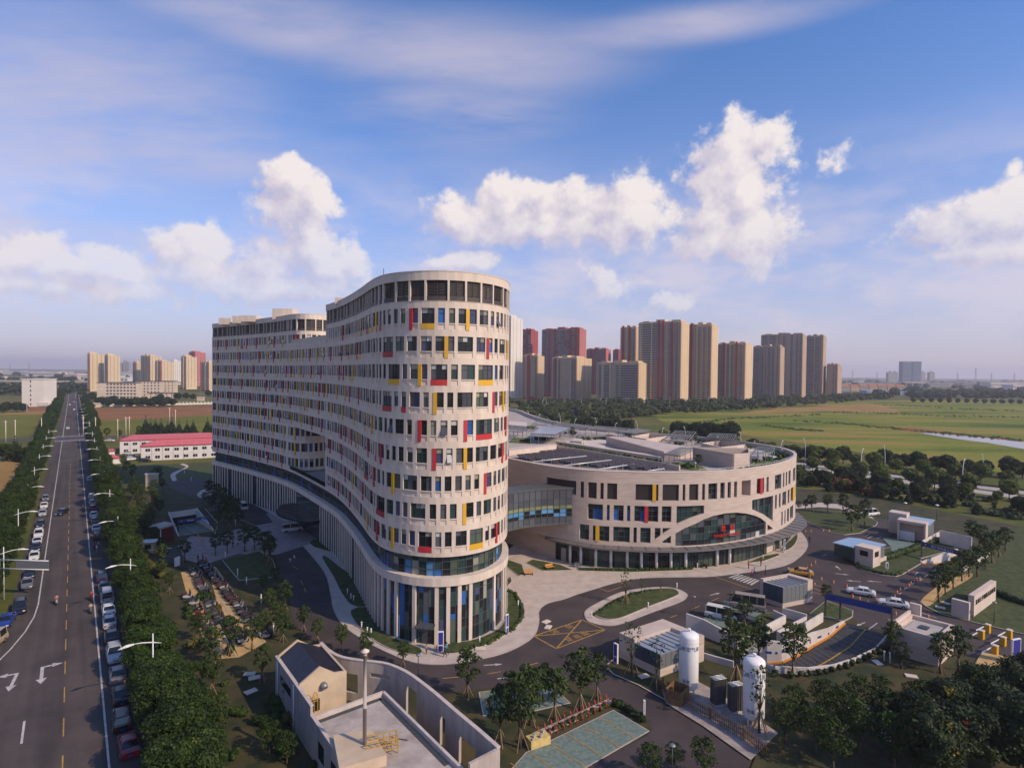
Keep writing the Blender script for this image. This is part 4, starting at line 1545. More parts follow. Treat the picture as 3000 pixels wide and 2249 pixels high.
# windows of the podium
M_FABB = GL_BLUE
prnd = random.Random(31)
for (a, b, zl, zh, style, fin) in opens:
    fr, gl = MB(), MB()
    d0, d1 = -0.5, -0.4
    t = 0.06
    if style == 'niche':
        z0, z1 = zl(a), zh(a)
        curved_box(gl, PL, a, b, z0, z1, -2.6, -2.5)
        for c in (a - .05, b):
            curved_box(gl, PL, c, c + .05, z0, z1, -2.6, -0.6)
        curved_box(gl, PL, a, b, z0 - .05, z0, -2.6, -0.6)
        curved_box(gl, PL, a, b, z1, z1 + .05, -2.6, -0.6)
        gl.build('niche', M_STONEJ, podium)
        continue
    step = 1.15 if style != 'arch' else 1.6
    n = max(1, int(round((b - a) / step)))
    m_ = (a + b) / 2
    rows = 3 if style in ('blue', 'green', 'glass') else 1
    ztop = max(zh(a), zh(m_), zh(b))
    zbot = min(zl(a), zl(m_), zl(b))
    hts = [zbot + (ztop - zbot) * i / rows for i in range(rows + 1)]
    if style == 'arch':
        hts = [4.9, 6.0, 7.3, 8.6, 9.9, 11.2, 12.6]
    mats_ = [GL_DARK, GL_TEAL, GL_GREEN, GL_BLUE, GL_GREY, GL_WHITE, M_LOUV]
    sub = max(1, int(round((b - a) / n / 0.5))) if style in ('arch', 'green', 'glass') and (abs(zl(a) - zl(b)) > .05 or abs(zh(a) - zh(b)) > .05 or style == 'arch') else 1
    for i in range(n):
        colm = prnd.random()
        for k_, (h0, h1) in enumerate(zip(hts, hts[1:])):
            mi = {'louvre': 6, 'glass': prnd.choice((0, 0, 4, 1)), 'blue': 3 if k_ < 2 and colm < 0.75 else (1 if k_ == 2 else 0),
                  'green': 1 if colm < .5 else (2 if k_ == 2 else 0), 'arch': prnd.choices((0, 4, 1, 2, 5), (40, 22, 22, 9, 4))[0]}[style]
            for w_ in range(sub):
                u = a + (b - a) * (i + w_ / sub) / n
                v = a + (b - a) * (i + (w_ + 1) / sub) / n
                l0, l1 = max(h0, zl(u)), max(h0, zl(v))
                t0, t1 = max(min(h1, zh(u)), l0), max(min(h1, zh(v)), l1)
                if t0 - l0 < .01 and t1 - l1 < .01:
                    continue
                p, q = PL.at(u, d0), PL.at(v, d0)
                gl.face([(*p, l0), (*q, l1), (*q, t1), (*p, t0)], mi)
        if i:
            u = a + (b - a) * i / n
            curved_box(fr, PL, u - t / 2, u + t / 2, zl(u), zh(u), d0 - .02, d1)
    if style == 'louvre':
        z = zl(m_) + .12
        while z < zh(m_):
            curved_box(fr, PL, a, b, z, z + .07, d0, d1 + .06)
            z += 0.22
    else:
        for h in hts[1:-1]:
            if style == 'arch' or sub > 1:
                u = a
                while u < b:
                    if zl(u) < h < zh(u):
                        curved_box(fr, PL, u, min(u + .4, b), h - t / 2, h + t / 2, d0 - .02, d1)
                    u += .4
            else:
                curved_box(fr, PL, a, b, h - t / 2, h + t / 2, d0 - .02, d1)
    if fr.f:
        w_ = fr.build('window', M_LOUV if style == 'louvre' else M_FRAMEG, podium)
    else:
        curved_box(fr, PL, a, b, zl(m_), zl(m_) + .05, d0, d1)
        w_ = fr.build('window', M_FRAMEG, podium)
    gl.build('panes', mats_, w_)
    if fin:
        fa, fb = psx(fin[0], 1510), psx(fin[1], 1510)
        fm = MB()
        curved_box(fm, PL, fa, fb, zl(m_) - 0.12, zh(m_) - .02, -0.55, 0.1)
        fm.build('fin', M_RED if fin[2] == 'r' else M_YELLOW, podium)

# ground floor: recessed glass front, columns, long curved canopy
s_g0, s_g1 = psx(1640, 1600), psx(2328, 1560) + 8
gf, gp_ = MB(), MB()
s = 2.0
while s < PL.len - 70:
    e = s + 1.35
    p, q = PL.at(s, -0.9), PL.at(e, -0.9)
    solid = s < s_g0 - 2 or s > s_g1 + 12 or 50 < s - s_g0 < 54
    for h0, h1 in ((0.0, 2.9), (2.9, 4.9)):
        mi = 7 if solid else prnd.choices((0, 1, 2, 4, 5), (36, 24, 18, 14, 5))[0]
        gp_.face([(*p, h0), (*q, h0), (*q, h1), (*p, h1)], mi)
    if not solid:
        curved_box(gf, PL, s - .04, s + .04, 0, 4.9, -0.95, -0.8)
    s = e
curved_box(gf, PL, s_g0, s_g1, 2.85, 2.95, -0.95, -0.82)
curved_box(gf, PL, s_g0, s_g1, 0, .12, -0.95, -0.75)
gf.build('shopfront_mullions', M_FRAMEG, podium)
gp_.build('ground_glazing', [GL_DARK, GL_TEAL, GL_GREEN, GL_BLUE, GL_GREY, GL_WHITE, M_LOUV, M_STONEJ], podium, kind='stuff')
sf = MB()
curved_box(sf, PL, 0, PL.len, 4.78, 4.9, -1.7, -0.02)
sf.build('soffit', M_STONE, podium)
for x in (1668, 1700, 1745, 1790, 1838, 1880, 1925, 1968, 2012, 2105, 2142, 2290):
    sc_ = psx(x, 1620)
    p = PL.at(sc_, -0.4)
    mb = MB()
    mb.lathe([(0.3, 0), (0.3, 4.78)], 12, p)
    mb.build('column', M_WHITE, podium)
cn = MB()
n = 60
sa, sb = psx(1600, 1610), psx(2328, 1560) + 6.5
inn = [PL.at(sa + (sb - sa) * i / n, -0.05) for i in range(n + 1)]
out = [PL.at(sa + (sb - sa) * i / n, 0.5 + 1.5 * min(1, i / 12) + (0 if i < 30 else min(1.2, (i - 30) * .08)) - (0.0 if i < 52 else (i - 52) * .3)) for i in range(n + 1)]
for i in range(n):
    cn.hexa([(*inn[i], 4.5), (*out[i], 4.3), (*out[i + 1], 4.3), (*inn[i + 1], 4.5)], [(*inn[i], 4.76), (*out[i], 4.62), (*out[i + 1], 4.62), (*inn[i + 1], 4.76)], 0)
    if i % 2 == 0:
        cn.beam((*inn[i], 4.82), (*out[i], 4.68), .07, .08, 1)
cn.build('canopy', [mat('canopy_grey', (.17, .155, .15), .5, metal=.2), M_FRAMEG], podium)
# red letters over the emergency entrance
M_SIGNR = mat('sign_red', (0.62, 0.012, 0.016), 0.5)
for body, x, y, size in (('急', 2117, 1547, 1.35), ('诊', 2142, 1544, 1.35), ('Emergency Treatment', 2127, 1564, .76)):
    s = psx(x, y)
    p = PL.at(s, 0.25)
    me = text_mesh(body, size, 0.08)
    me.materials.append(M_SIGNR)
    z = pz(x, y)
    tn = PL.tan(s)
    o = link('sign_letters', me, podium, (p[0], p[1], z))
    o.rotation_euler = (RAD(90), 0, math.atan2(tn.y, tn.x))

# ---- roof
DK = 18.7
rf = MB()
M_DECK = mat('roof_deck', (0.40, 0.33, 0.29), 0.9, var=0.14, scale=0.3, detail=8)
poly = [PL.at(s, -0.6) for s in np.arange(0, PL.len, 2.0)] + [(-20, 326), (-45, 300), (-40, 230), (-30, 185)]
rf.face([(p[0], p[1], DK) for p in poly])
rf.build('roof_deck', M_DECK, podium)
bk = MB()
for a_, b_ in zip(poly[-5:], poly[-4:]):
    bk.beam((*a_, 10), (*b_, 10), 0.5, 20)
bk.build('back_wall', M_STONEJ, podium)


def rp(px, py, z=DK):
    return tuple(G(px, py, z)[:2])


def roof_box(name, pts, z0, z1, m_, z=None):
    mb = MB()
    mb.prism([rp(x, y, z if z is not None else DK) for x, y in pts], z0, z1)
    return mb.build(name, m_, podium)


# sunk bay with rows of solar collectors
def R4(x, y):
    return (1480 + x / 2.5425, 1170 + y / 2.5425)


M_SOLAR = mat('solar_tubes', (0.050, 0.036, 0.032), 0.4, var=0.5, scale=3)
M_PIPE = mat('pale_pipe', (0.60, 0.60, 0.62), 0.4, metal=0.3)
bay = [R4(30, 440), R4(375, 398), R4(430, 384), R4(1290, 530), R4(1000, 531), R4(600, 508), R4(250, 470)]
sb_ = MB()
sb_.face([(*rp(x, y), DK + .02) for x, y in bay])
sb_.build('solar_bay_floor', mat('bay_floor', (0.10, 0.085, 0.08), 0.9, var=0.3, scale=1.0), podium)
for i in range(4):
    p0, p1 = [((205, 462), (605, 420)), ((430, 492), (790, 450)), ((690, 519), (965, 480)), ((1060, 531), (1185, 514))][i]
    pm = MB()
    a, b = Vector((*rp(*R4(*p0), DK + .9), DK + .9)), Vector((*rp(*R4(*p1), DK + .9), DK + .9))
    pm.tube([a, b], 0.12, 6)
    for t_ in np.linspace(0, 1, 7):
        c = a.lerp(b, t_)
        pm.beam((c.x, c.y, DK), (c.x, c.y, DK + .9 + (.5 if int(t_ * 6) % 3 == 1 else 0)), .07, .07)
    pm.build('header_pipe', M_PIPE, podium)
bp = [Vector(rp(x, y)) for x, y in bay]


def inside(p, poly):
    c = False
    for i in range(len(poly)):
        a, b = poly[i - 1], poly[i]
        if (a[1] > p[1]) != (b[1] > p[1]) and p[0] < (b[0] - a[0]) * (p[1] - a[1]) / (b[1] - a[1]) + a[0]:
            c = not c
    return c


ux = (Vector(rp(*R4(605, 420), DK + .9)) - Vector(rp(*R4(205, 462), DK + .9))).normalized()
uy = Vector((-ux.y, ux.x))
o_ = Vector(rp(*R4(700, 480)))
for i in range(-26, 27):
    for j in range(-26, 27):
        c = o_ + uy * (i * 2.0) + ux * (j * 2.2)
        if inside(c, bp) and inside(c + ux * 1.8, bp) and inside(c + uy * 1.0, bp):
            mb = MB()
            a, b = c, c + ux * 1.95
            lo = [(*a, DK + .15), (*b, DK + .15), (*(b + uy * 1.25), DK + .95), (*(a + uy * 1.25), DK + .95)]
            mb.hexa(lo, [(x, y, z + .09) for x, y, z in lo])
            mb.beam((*(a + uy * 1.2), DK), (*(a + uy * 1.2), DK + .95), .05, .05, 1)
            mb.beam((*(b + uy * 1.2), DK), (*(b + uy * 1.2), DK + .95), .05, .05, 1)
            mb.build('solar_collector', [M_SOLAR, M_PIPE], podium)
roof_box('bay_wall', [R4(25, 395), R4(378, 360), R4(384, 372), R4(28, 418)], DK, DK + 1.25, M_STONE)
bw = MB()
for a_, b_ in ((R4(430, 378), R4(1300, 528)), (R4(378, 366), R4(430, 378))):
    bw.beam((*rp(*a_), DK + .55), (*rp(*b_), DK + .55), 0.35, 1.1)
bw.build('bay_parapet', M_STONE, podium)
# planting strip and low wall behind it
M_ROOFG = mat('roof_garden', (0.075, 0.105, 0.018), 0.95, col2=(0.17, 0.15, 0.035), scale=0.9, detail=8, bump=0.7, bscale=6)
roof_box('planting_strip', [R4(375, 352), R4(440, 348), R4(1165, 470), R4(1120, 486)], DK, DK + .35, M_ROOFG)
roof_box('low_wall', [R4(380, 336), R4(390, 330), R4(1180, 452), R4(1165, 462)], DK, DK + 1.0, M_STONE)
# raised volume with the long shaded flank
roof_box('raised_block', [R4(752, 318), R4(1182, 440), R4(1420, 408), R4(900, 322)], DK, DK + 2.3, M_STONEJ, DK + .6)
roof_box('sunlit_tone_deck', [R4(390, 330), R4(745, 360), R4(752, 302), R4(520, 296)], DK, DK + .12, M_SILL)  # paler slab: the sunlit look of this deck is put into its colour
roof_box('stair_head', [R4(505, 335), R4(570, 340), R4(575, 318), R4(515, 312)], DK, DK + 1.1, M_STONE)
# large box by the parapet
p = [rp(*R4(1700, 522)), rp(*R4(1815, 512)), rp(*R4(1815, 470)), rp(*R4(1400, 462))]
bx_ = MB()
for a_, b_ in zip(p, p[1:] + p[:1]):
    bx_.beam((*a_, DK + 1.75), (*b_, DK + 1.75), 0.35, 3.5)
bx_.build('plant_screen', M_STONEJ, podium)
roof_box('plant_floor', [R4(1690, 515), R4(1805, 505), R4(1805, 475), R4(1420, 465)], DK, DK + .9, M_STEEL)
# light wells
for pts in (((925, 310), (1050, 330), (1225, 302), (1075, 285)), ((1465, 362), (1605, 396), (1800, 372), (1600, 342))):
    q = [rp(*R4(x, y)) for x, y in pts]
    mb = MB()
    for a_, b_ in zip(q, q[1:] + q[:1]):
        mb.beam((*a_, DK + .75), (*b_, DK + .75), 0.3, 1.5)
        mb.beam((*a_, DK + 2.05), (*b_, DK + 2.05), 0.05, 0.05, 1)
        for t_ in np.linspace(0, 1, 9)[:-1]:
            c = Vector(a_).lerp(Vector(b_), t_)
            mb.beam((*c, DK + 1.5), (*c, DK + 2.05), .05, .05, 1)
    mb.build('light_well', [M_STONE, M_STEEL], podium)
# pergolas: posts, beams, slats
def pergola(pts, h, slats=9, roof=None):
    q = [Vector(rp(*R4(x, y))) for x, y in pts]
    mb = MB()
    z = DK + h
    for c in q:
        mb.beam((*c, DK), (*c, z), .16, .16)
    for a_, b_ in zip(q, q[1:] + q[:1]):
        mb.beam((*a_, z), (*b_, z), .14, .22)
    for i in range(1, slats):
        t_ = i / slats
        mb.beam((*q[0].lerp(q[1], t_), z + .14), (*q[3].lerp(q[2], t_), z + .14), .1, .16)
    for t_ in (0.33, 0.66):
        for a_, b_ in ((q[0], q[1]), (q[3], q[2])):
            c = a_.lerp(b_, t_)
            mb.beam((*c, DK), (*c, z), .12, .12)
    o = mb.build('pergola', M_GREYM, podium)
    if roof:
        r_ = MB()
        r_.hexa([(*q[0], z + .24), (*q[1], z + .24), (*q[2], z + .5), (*q[3], z + .5)], [(*q[0], z + .3), (*q[1], z + .3), (*q[2], z + .56), (*q[3], z + .56)])
        r_.build('glass_roof', roof, o)


GL_ROOF = glass('glass_roof_blue', (0.20, 0.23, 0.29), 0.15)
pergola([(190, 330), (370, 338), (480, 290), (280, 275)], 2.8, 12, GL_ROOF)
pergola([(30, 300), (130, 305), (160, 270), (60, 262)], 2.6)
pergola([(200, 240), (320, 250), (340, 218), (230, 210)], 2.6)
pergola([(330, 262), (600, 292), (640, 250), (400, 228)], 2.7, 14)
pergola([(600, 285), (860, 312), (930, 276), (680, 256)], 2.7, 14)
pergola([(840, 300), (960, 312), (1080, 280), (960, 272)], 2.4, 10)
pergola([(1165, 372), (1350, 396), (1390, 350), (1230, 335)], 2.7, 10)
pergola([(1230, 330), (1390, 345), (1420, 305), (1270, 295)], 2.7, 8)
pergola([(1180, 500), (1300, 520), (1420, 455), (1300, 445)], 2.9, 8)
pergola([(1830, 492), (1990, 470), (2005, 430), (1880, 428)], 2.6, 10)
pergola([(1500, 345), (1700, 360), (1720, 320), (1530, 312)], 2.5, 14)
# roof lawns
M_RLAWN = mat('roof_lawn', (0.070, 0.115, 0.018), 0.95, col2=(0.12, 0.145, 0.03), scale=0.6, detail=8, bump=0.5, bscale=8)
for pts in (((1830, 500), (1880, 470), (2010, 455), (2080, 440), (2125, 410), (2090, 370), (2040, 350), (2100, 420), (2050, 470), (1900, 500)),
            ((1870, 350), (1960, 350), (2060, 385), (2080, 410), (2000, 400), (1880, 372)),
            ((1690, 390), (1800, 380), (1830, 392), (1740, 402)), ((1090, 345), (1170, 330), (1230, 325), (1160, 350)), ((640, 285), (780, 300), (860, 295), (760, 278)),
            ((150, 215), (220, 220), (230, 200), (180, 195)), ((1180, 505), (1400, 528), (1500, 525), (1420, 480), (1260, 470)), ((30, 320), (180, 330), (200, 290), (60, 290))):
    roof_box('roof_lawn', [R4(x, y) for x, y in pts], DK, DK + .22, M_RLAWN)
roof_box('white_path', [R4(1860, 385), R4(1930, 392), R4(1925, 400), R4(1850, 395)], DK, DK + .28, M_WHITE)
roof_box('white_path', [R4(1960, 425), R4(2045, 430), R4(2040, 440), R4(1960, 436)], DK, DK + .28, M_WHITE)
roof_box('white_path', [R4(1780, 370), R4(1860, 378), R4(1800, 388), R4(1740, 386)], DK, DK + .12, M_SILL)
rl = MB()
sa, sb = psx(2050, 1380), psx(2328, 1335) + 12
for i in range(40):
    s0_, s1_ = sa + (sb - sa) * i / 40, sa + (sb - sa) * (i + 1) / 40
    rl.beam(PL.at(s0_, -.3, 20.45), PL.at(s1_, -.3, 20.45), .07, .07)
    rl.beam(PL.at(s0_, -.3, 19.9), PL.at(s0_, -.3, 20.45), .05, .05)
rl.build('guard_rail', M_PIPE, podium)
for x, y in ((1143, 480), (1415, 525), (2060, 418), (1857, 352), (605, 298), (628, 300), (448, 345), (584, 360)):
    mb = MB()
    c = rp(*R4(x, y))
    mb.lathe([(.12, DK), (.12, DK + 1.5), (.2, DK + 1.52), (.2, DK + 1.7)], 8, c)
    mb.build('vent_pipe', M_WHITE, podium)
# pump house
roof_box('roof_hut', [R4(748, 300), R4(800, 305), R4(815, 290), R4(765, 284)], DK, DK + 1.7, M_STONE)
roof_box('hut_roof', [R4(740, 302), R4(806, 308), R4(822, 288), R4(760, 281)], DK + 1.7, DK + 1.95, M_SILL)
roof_box('terrace_wall', [R4(28, 220), R4(158, 232), R4(160, 200), R4(30, 190)], DK, DK + 1.6, M_SILL)

# ------------------------------------------------------------------ glazed link between tower and podium
LKL = Line(smooth_poly([(-6.5, 110.8), (-3.5, 113.6), (-.7, 116), (2.9, 118.9), (7.7, 121.1), (14.2, 122.4)], 5))
linkb = thing('glass_link_bridge', 'curved dark glass link bridge between the tower and the low wing', 'bridge')
lb = MB()
curved_box(lb, LKL, 0, LKL.len, 8.4, 8.8, -4.6, 0.0)
curved_box(lb, LKL, 0, LKL.len, 15.7, 16.1, -4.6, 0.05)
curved_box(lb, LKL, 0, LKL.len, 8.8, 15.7, -4.6, -4.4)
lb.build('deck_and_roof', M_FRAMEG, linkb)
fm = MB()
n = int(LKL.len / 1.35)
for i in range(n + 1):
    s = LKL.len * i / n
    curved_box(fm, LKL, max(s - .04, 0), min(s + .04, LKL.len), 8.4, 16.0, -0.2, 0.02)
for z in (10.15, 10.9, 11.75, 12.55, 13.9):
    curved_box(fm, LKL, 0, LKL.len, z - .03, z + .03, -0.15, 0.01)
fm.build('mullions', M_FRAMEG, linkb)
M_LGREEN = glass('glass_olive_film', (0.20, 0.22, 0.12), 0.2)
for i in range(n):
    a, b = LKL.len * i / n, LKL.len * (i + 1) / n
    p, q = LKL.at(a, -.08), LKL.at(b, -.08)
    side = random.Random(i)
    for z0, z1, mm in ((8.8, 10.15, GL_GREY), (10.15, 10.9, side.choice((GL_SKY, GL_DARK, GL_DARK))), (10.9, 11.75, GL_SKY if i < n // 2 or side.random() < .3 else GL_DARK),
                       (11.75, 12.55, M_LGREEN), (12.55, 13.9, GL_GREY), (13.9, 15.7, GL_GREY)):
        mb = MB()
        mb.face([(*p, z0), (*q, z0), (*q, z1), (*p, z1)])
        mb.build('pane', mm, linkb)

# ------------------------------------------------------------------ ramps
M_RWALL = mat('ramp_wall_white', (0.58, 0.52, 0.49), 0.8, var=0.1, scale=0.5, detail=7)
M_RAMPF = mat('ramp_floor', (0.045, 0.046, 0.048), 0.85, var=0.25, scale=1.2, stretch=(1, 1, 1))
M_RAMPG = mat('ramp_floor_green', (0.085, 0.125, 0.115), 0.8, var=0.2, scale=0.8)
M_ORANGE = mat('ramp_edge_orange', (0.60, 0.23, 0.03), 0.7)
M_BLUES = mat('sign_blue', (0.012, 0.040, 0.235), 0.45)
M_BLACK = mat('void_black', (0.008, 0.008, 0.009), 0.9)


def build_ramp(idx, name, label, floor, wall_h, end_wall=True):
    a, b, h = RAMPS[idx]
    t = thing(name, label, 'ramp')
    f = MB()
    for i in range(len(a) - 1):
        f.face([(*a[i], h[i]), (*b[i], h[i]), (*b[i + 1], h[i + 1]), (*a[i + 1], h[i + 1])])
    f.build('ramp_floor', floor, t)
    for side, line in ((1, a), (-1, b)):
        w_ = MB()
        for i in range(len(line) - 1):
            p, q = Vector(line[i]), Vector(line[i + 1])
            d = (q - p).normalized()
            c = Vector((0, 0))
            for o in (a if side < 0 else b):
                c += Vector(o)
            c /= len(a)
            n_ = Vector((-d.y, d.x))
            if n_.dot(c - p) > 0:
                n_ = -n_
            n_ *= 0.25
            hh = wall_h[0 if side > 0 else 1]
            h0 = hh * min(1.0, 0.45 + i * 0.35)
            h1 = hh * min(1.0, 0.45 + (i + 1) * 0.35)
            w_.hexa([(*p, h[i] - .2), (*q, h[i + 1] - .2), (*(q + n_), h[i + 1] - .2), (*(p + n_), h[i] - .2)],
                    [(*p, h0), (*q, h1), (*(q + n_), h1), (*(p + n_), h0)])
        w_.build('retaining_wall', M_RWALL, t)
        e = MB()
        for i in range(len(line) - 1):
            p, q = Vector(line[i]), Vector(line[i + 1])
            m_ = Vector(a[i]).lerp(Vector(b[i]), 0.5)
            e.beam((*(p.lerp(m_, .03)), h[i] + .12), (*(q.lerp(m_, .03)), h[i + 1] + .12), .22, .24)
        e.build('edge_kerb', M_ORANGE, t)
    c = MB()
    for i in range(len(a) - 1):
        p, q = Vector(a[i]).lerp(Vector(b[i]), .5), Vector(a[i + 1]).lerp(Vector(b[i + 1]), .5)
        c.beam((*p, h[i] + .04), (*q, h[i + 1] + .04), .16, .1)
    c.build('centre_line', M_YELP, t)
    if end_wall:
        w_ = MB()
        p, q = Vector(a[-1]), Vector(b[-1])
        w_.beam((*p, h[-1] / 2 - .1), (*q, h[-1] / 2 - .1), .3, -h[-1] + .2, 0)
        w_.beam((*p, -.15), (*q, -.15), .5, 1.5, 1)
        w_.build('portal', [M_BLACK, M_RWALL], t)
    return t


rampC = build_ramp(0, 'garage_ramp', 'wide curved garage ramp with white walls sinking past the round pavilions', M_RAMPF, (1.0, 0.9), False)
rampR = build_ramp(1, 'garage_ramp', 'garage ramp with white walls and blue overhead sign beside the stone booths', M_RAMPG, (1.0, 0.9))
rampL = build_ramp(2, 'garage_ramp', 'green floored garage ramp in the shady court left of the tower', M_RAMPG, (0.9, 0.9))
for i in range(26):      # grooves across the dark ramp
    a, b, h = RAMPS[0]
    t_ = i / 26 * 5.9
    k_ = int(t_)
    f = t_ - k_
    p, q = Vector(a[k_]).lerp(Vector(a[k_ + 1]), f), Vector(b[k_]).lerp(Vector(b[k_ + 1]), f)
    z = h[k_] + (h[k_ + 1] - h[k_]) * f
    mb = MB()
    mb.beam((*p.lerp(q, .05), z + .01), (*p.lerp(q, .95), z + .01), .22, .05)
    mb.build('grip_rib', M_STEEL, rampC)
for i in range(9):       # little blue plates and lamps on the white wall
    a, b, h = RAMPS[0]
    t_ = 0.5 + i * 0.55
    k_ = int(t_)
    f = t_ - k_
    p = Vector(a[k_]).lerp(Vector(a[k_ + 1]), f)
    c = Vector(b[k_]).lerp(Vector(b[k_ + 1]), f)
    n_ = (c - p).normalized() * .06
    d = (Vector(a[k_ + 1]) - Vector(a[k_])).normalized() * (.45 if i % 2 == 0 else .12)
    z = h[k_] * .45 + .1
    mb = MB()
    mb.hexa([(*(p - d), z), (*(p + d), z), (*(p + d + n_), z), (*(p - d + n_), z)], [(*(p - d), z + .3), (*(p + d), z + .3), (*(p + d + n_), z + .3), (*(p - d + n_), z + .3)])
    mb.build('wall_plate', M_BLUES, rampC)


def wall_seg(name, label, pts, h, th=0.25, m=None, z=0.0, cat='wall'):
    """free-standing wall through ground points; h a number or one height for each point"""
    mb = MB()
    P = [Vector(p[:2]) for p in pts]
    if not hasattr(h, '__len__'):
        h = [h] * len(P)
    for i in range(len(P) - 1):
        p, q = P[i], P[i + 1]
        d = (q - p).normalized()
        n_ = Vector((-d.y, d.x)) * th / 2
        mb.hexa([(*(p - n_), z), (*(q - n_), z), (*(q + n_), z), (*(p + n_), z)], [(*(p - n_), h[i]), (*(q - n_), h[i + 1]), (*(q + n_), h[i + 1]), (*(p + n_), h[i])])
    o = mb.build(name, m or M_RWALL)
    return tag(o, label, cat)


wall_seg('low_wall', 'low white wall of the stair well beside the grey minibus', [G(*K7(950, 640)), G(*K7(1055, 690))], 1.5)
wall_seg('low_wall', 'short white wall stepping down to the round stair court', [G(*K7(890, 790)), G(*K7(1055, 700))], 1.7)
wall_seg('low_wall', 'long pale wall between the two small lawns by the blue gantry', [G(*K7(1030, 620)), G(*K7(1245, 680))], 1.5)
wall_seg('low_wall', 'white wall parallel to the curved ramp near its mouth', [G(*K7(1230, 760)), G(*K7(1385, 665))], 1.5)
wall_seg('low_wall', 'pale wall dropping towards the ramp curve', [G(*K7(1240, 690)), G(*K7(985, 820)), G(*K7(1070, 870))], 1.3)
wall_seg('low_wall', 'long pale retaining wall running right from the glass roofed pavilion', [G(*K7(180, 760)), G(*K7(330, 790)), G(*K7(480, 850)), G(*K7(620, 905)), G(*K7(850, 930))], [3.0, 2.6, 2.2, 1.8, 1.3])
wall_seg('low_wall', 'low curved pale wall below the long retaining wall', [G(*K7(310, 985)), G(*K7(420, 1020)), G(*K7(600, 1070))], .9)
wall_seg('retaining_wall', 'tall mauve retaining wall behind the right garage ramp', [G(*K8(1250, 390)), G(*K8(1510, 450))], 3.2)
wall_seg('retaining_wall', 'white stepped wall between booth and right ramp', [G(*K8(1110, 430)), G(*K8(1255, 350))], 1.8)
wall_seg('retaining_wall', 'curved white wall at the far side of the right ramp', [G(*K8(1425, 630)), G(*K8(1530, 572)), G(*K8(1640, 500)), G(*K8(1662, 465))], .95)


def gantry(label, p, q, h, deep, lettering=None, posts=(0, .3, 1)):
    """blue overhead board on dark posts"""
    p, q = Vector(p[:2]), Vector(q[:2])
    t = thing('overhead_sign', label, 'sign')
    d = (q - p).normalized()
    fr = MB()
    for f in posts:
        c = p.lerp(q, f)
        fr.beam((*c, 0), (*c, h + .1), .2, .2)
    fr.beam((*p, h), (*q, h), .15, .15)
    fr.build('frame', M_STEEL, t)
    b = MB()
    b.beam((*p, h - .1 - deep / 2), (*q, h - .1 - deep / 2), .14, deep)
    b.build('board', M_BLUES, t)
    if lettering:
        for body, f, sz in lettering:
            me = text_mesh(body, sz, .01)
            me.materials.append(M_WHITE)
            n_ = Vector((d.y, -d.x))
            if n_.y > 0:
                n_ = -n_
            c = p.lerp(q, f) + n_ * .1
            o = link('lettering', me, t, (c.x, c.y, h - .1 - deep / 2))
            o.rotation_euler = (RAD(90), 0, math.atan2(d.y, d.x))
    return t


gantry('long blue overhead board across the mouth of the wide curved ramp', G(*K8(325, 985)), G(*K8(860, 1115)), 4.0, 0.95, None, (0, .235, 1))
gantry('blue overhead board with white lettering over the right garage ramp', G(*K8(1105, 500)), G(*K8(1440, 590)), 3.4, 0.8, [('地下停车库入口', .5, .62), ('P', .1, .6)], (0, 1))
gantry('blue overhead sign over the shady left garage ramp', G(*K4(362, 660)), G(*K4(600, 625)), 2.9, 0.55, [('P', .1, .5), ('停车场', .38, .5), ('出口', .78, .5)], (0, 1))

# ------------------------------------------------------------------ stone pavilions with glass boxes
M_BLUEROOF = glass('roof_glass_blue', (0.20, 0.30, 0.42), 0.2)
M_SLATE = mat('blue_metal_panel', (0.055, 0.075, 0.115), 0.45, metal=0.3)


def pavilion(label, A, B, C, h, su, sv, plinth=1.2, roofm=None):
    """A left, B front, C right ground corners; stone L over su metres from A and sv from C, glass box in the corner B"""
    A, B, C = Vector(A[:2]), Vector(B[:2]), Vector(C[:2])
    u = (B - A)
    lu = u.length
    u.normalize()
    v = (C - B)
    lv = v.length
    v.normalize()
    P = lambda a, b: tuple(A + u * a + v * b)
    t = thing('stair_pavilion', label, 'pavilion')
    m = MB()
    m.prism([P(0, 0), P(su, 0), P(su, lv), P(0, lv)], 0, h)
    m.prism([P(su, lv - sv), P(lu, lv - sv), P(lu, lv), P(su, lv)], 0, h - .002)
    m.build('stone_frame', M_STONEJ, t)
    m = MB()
    m.prism([P(su, 0), P(lu, 0), P(lu, lv - sv), P(su, lv - sv)], 0, plinth)
    m.build('plinth', M_STONEJ, t)
    zr = h - .55
    n = max(3, int(lv / 1.1))
    for i in range(n):
        a, b = (lv - sv) * i / n, (lv - sv) * (i + 1) / n
        m = MB()
        m.prism([P(lu - .1, a + .03), P(lu, a + .03), P(lu, b - .03), P(lu - .1, b - .03)], plinth, zr)
        m.build('side_panel', M_GREYM, t)
    n2 = max(2, int((lu - su) / 1.1))
    for i in range(n2):
        a, b = su + (lu - su) * i / n2, su + (lu - su) * (i + 1) / n2
        m = MB()
        m.prism([P(a + .03, 0), P(b - .03, 0), P(b - .03, .1), P(a + .03, .1)], plinth, zr)
        m.build('front_panel', M_SLATE, t)
    m = MB()
    m.prism([P(su + .02, .02), P(lu - .02, .02), P(lu - .02, lv - sv - .02), P(su + .02, lv - sv - .02)], zr, zr + .1)
    m.build('glass_roof', roofm or GL_ROOF, t)
    m = MB()
    for i in range(1, n):
        a = (lv - sv) * i / n
        m.beam((*P(su, a), zr + .15), (*P(lu, a), zr + .15), .08, .1)
    m.build('roof_bars', M_GREYM, t)
    return t


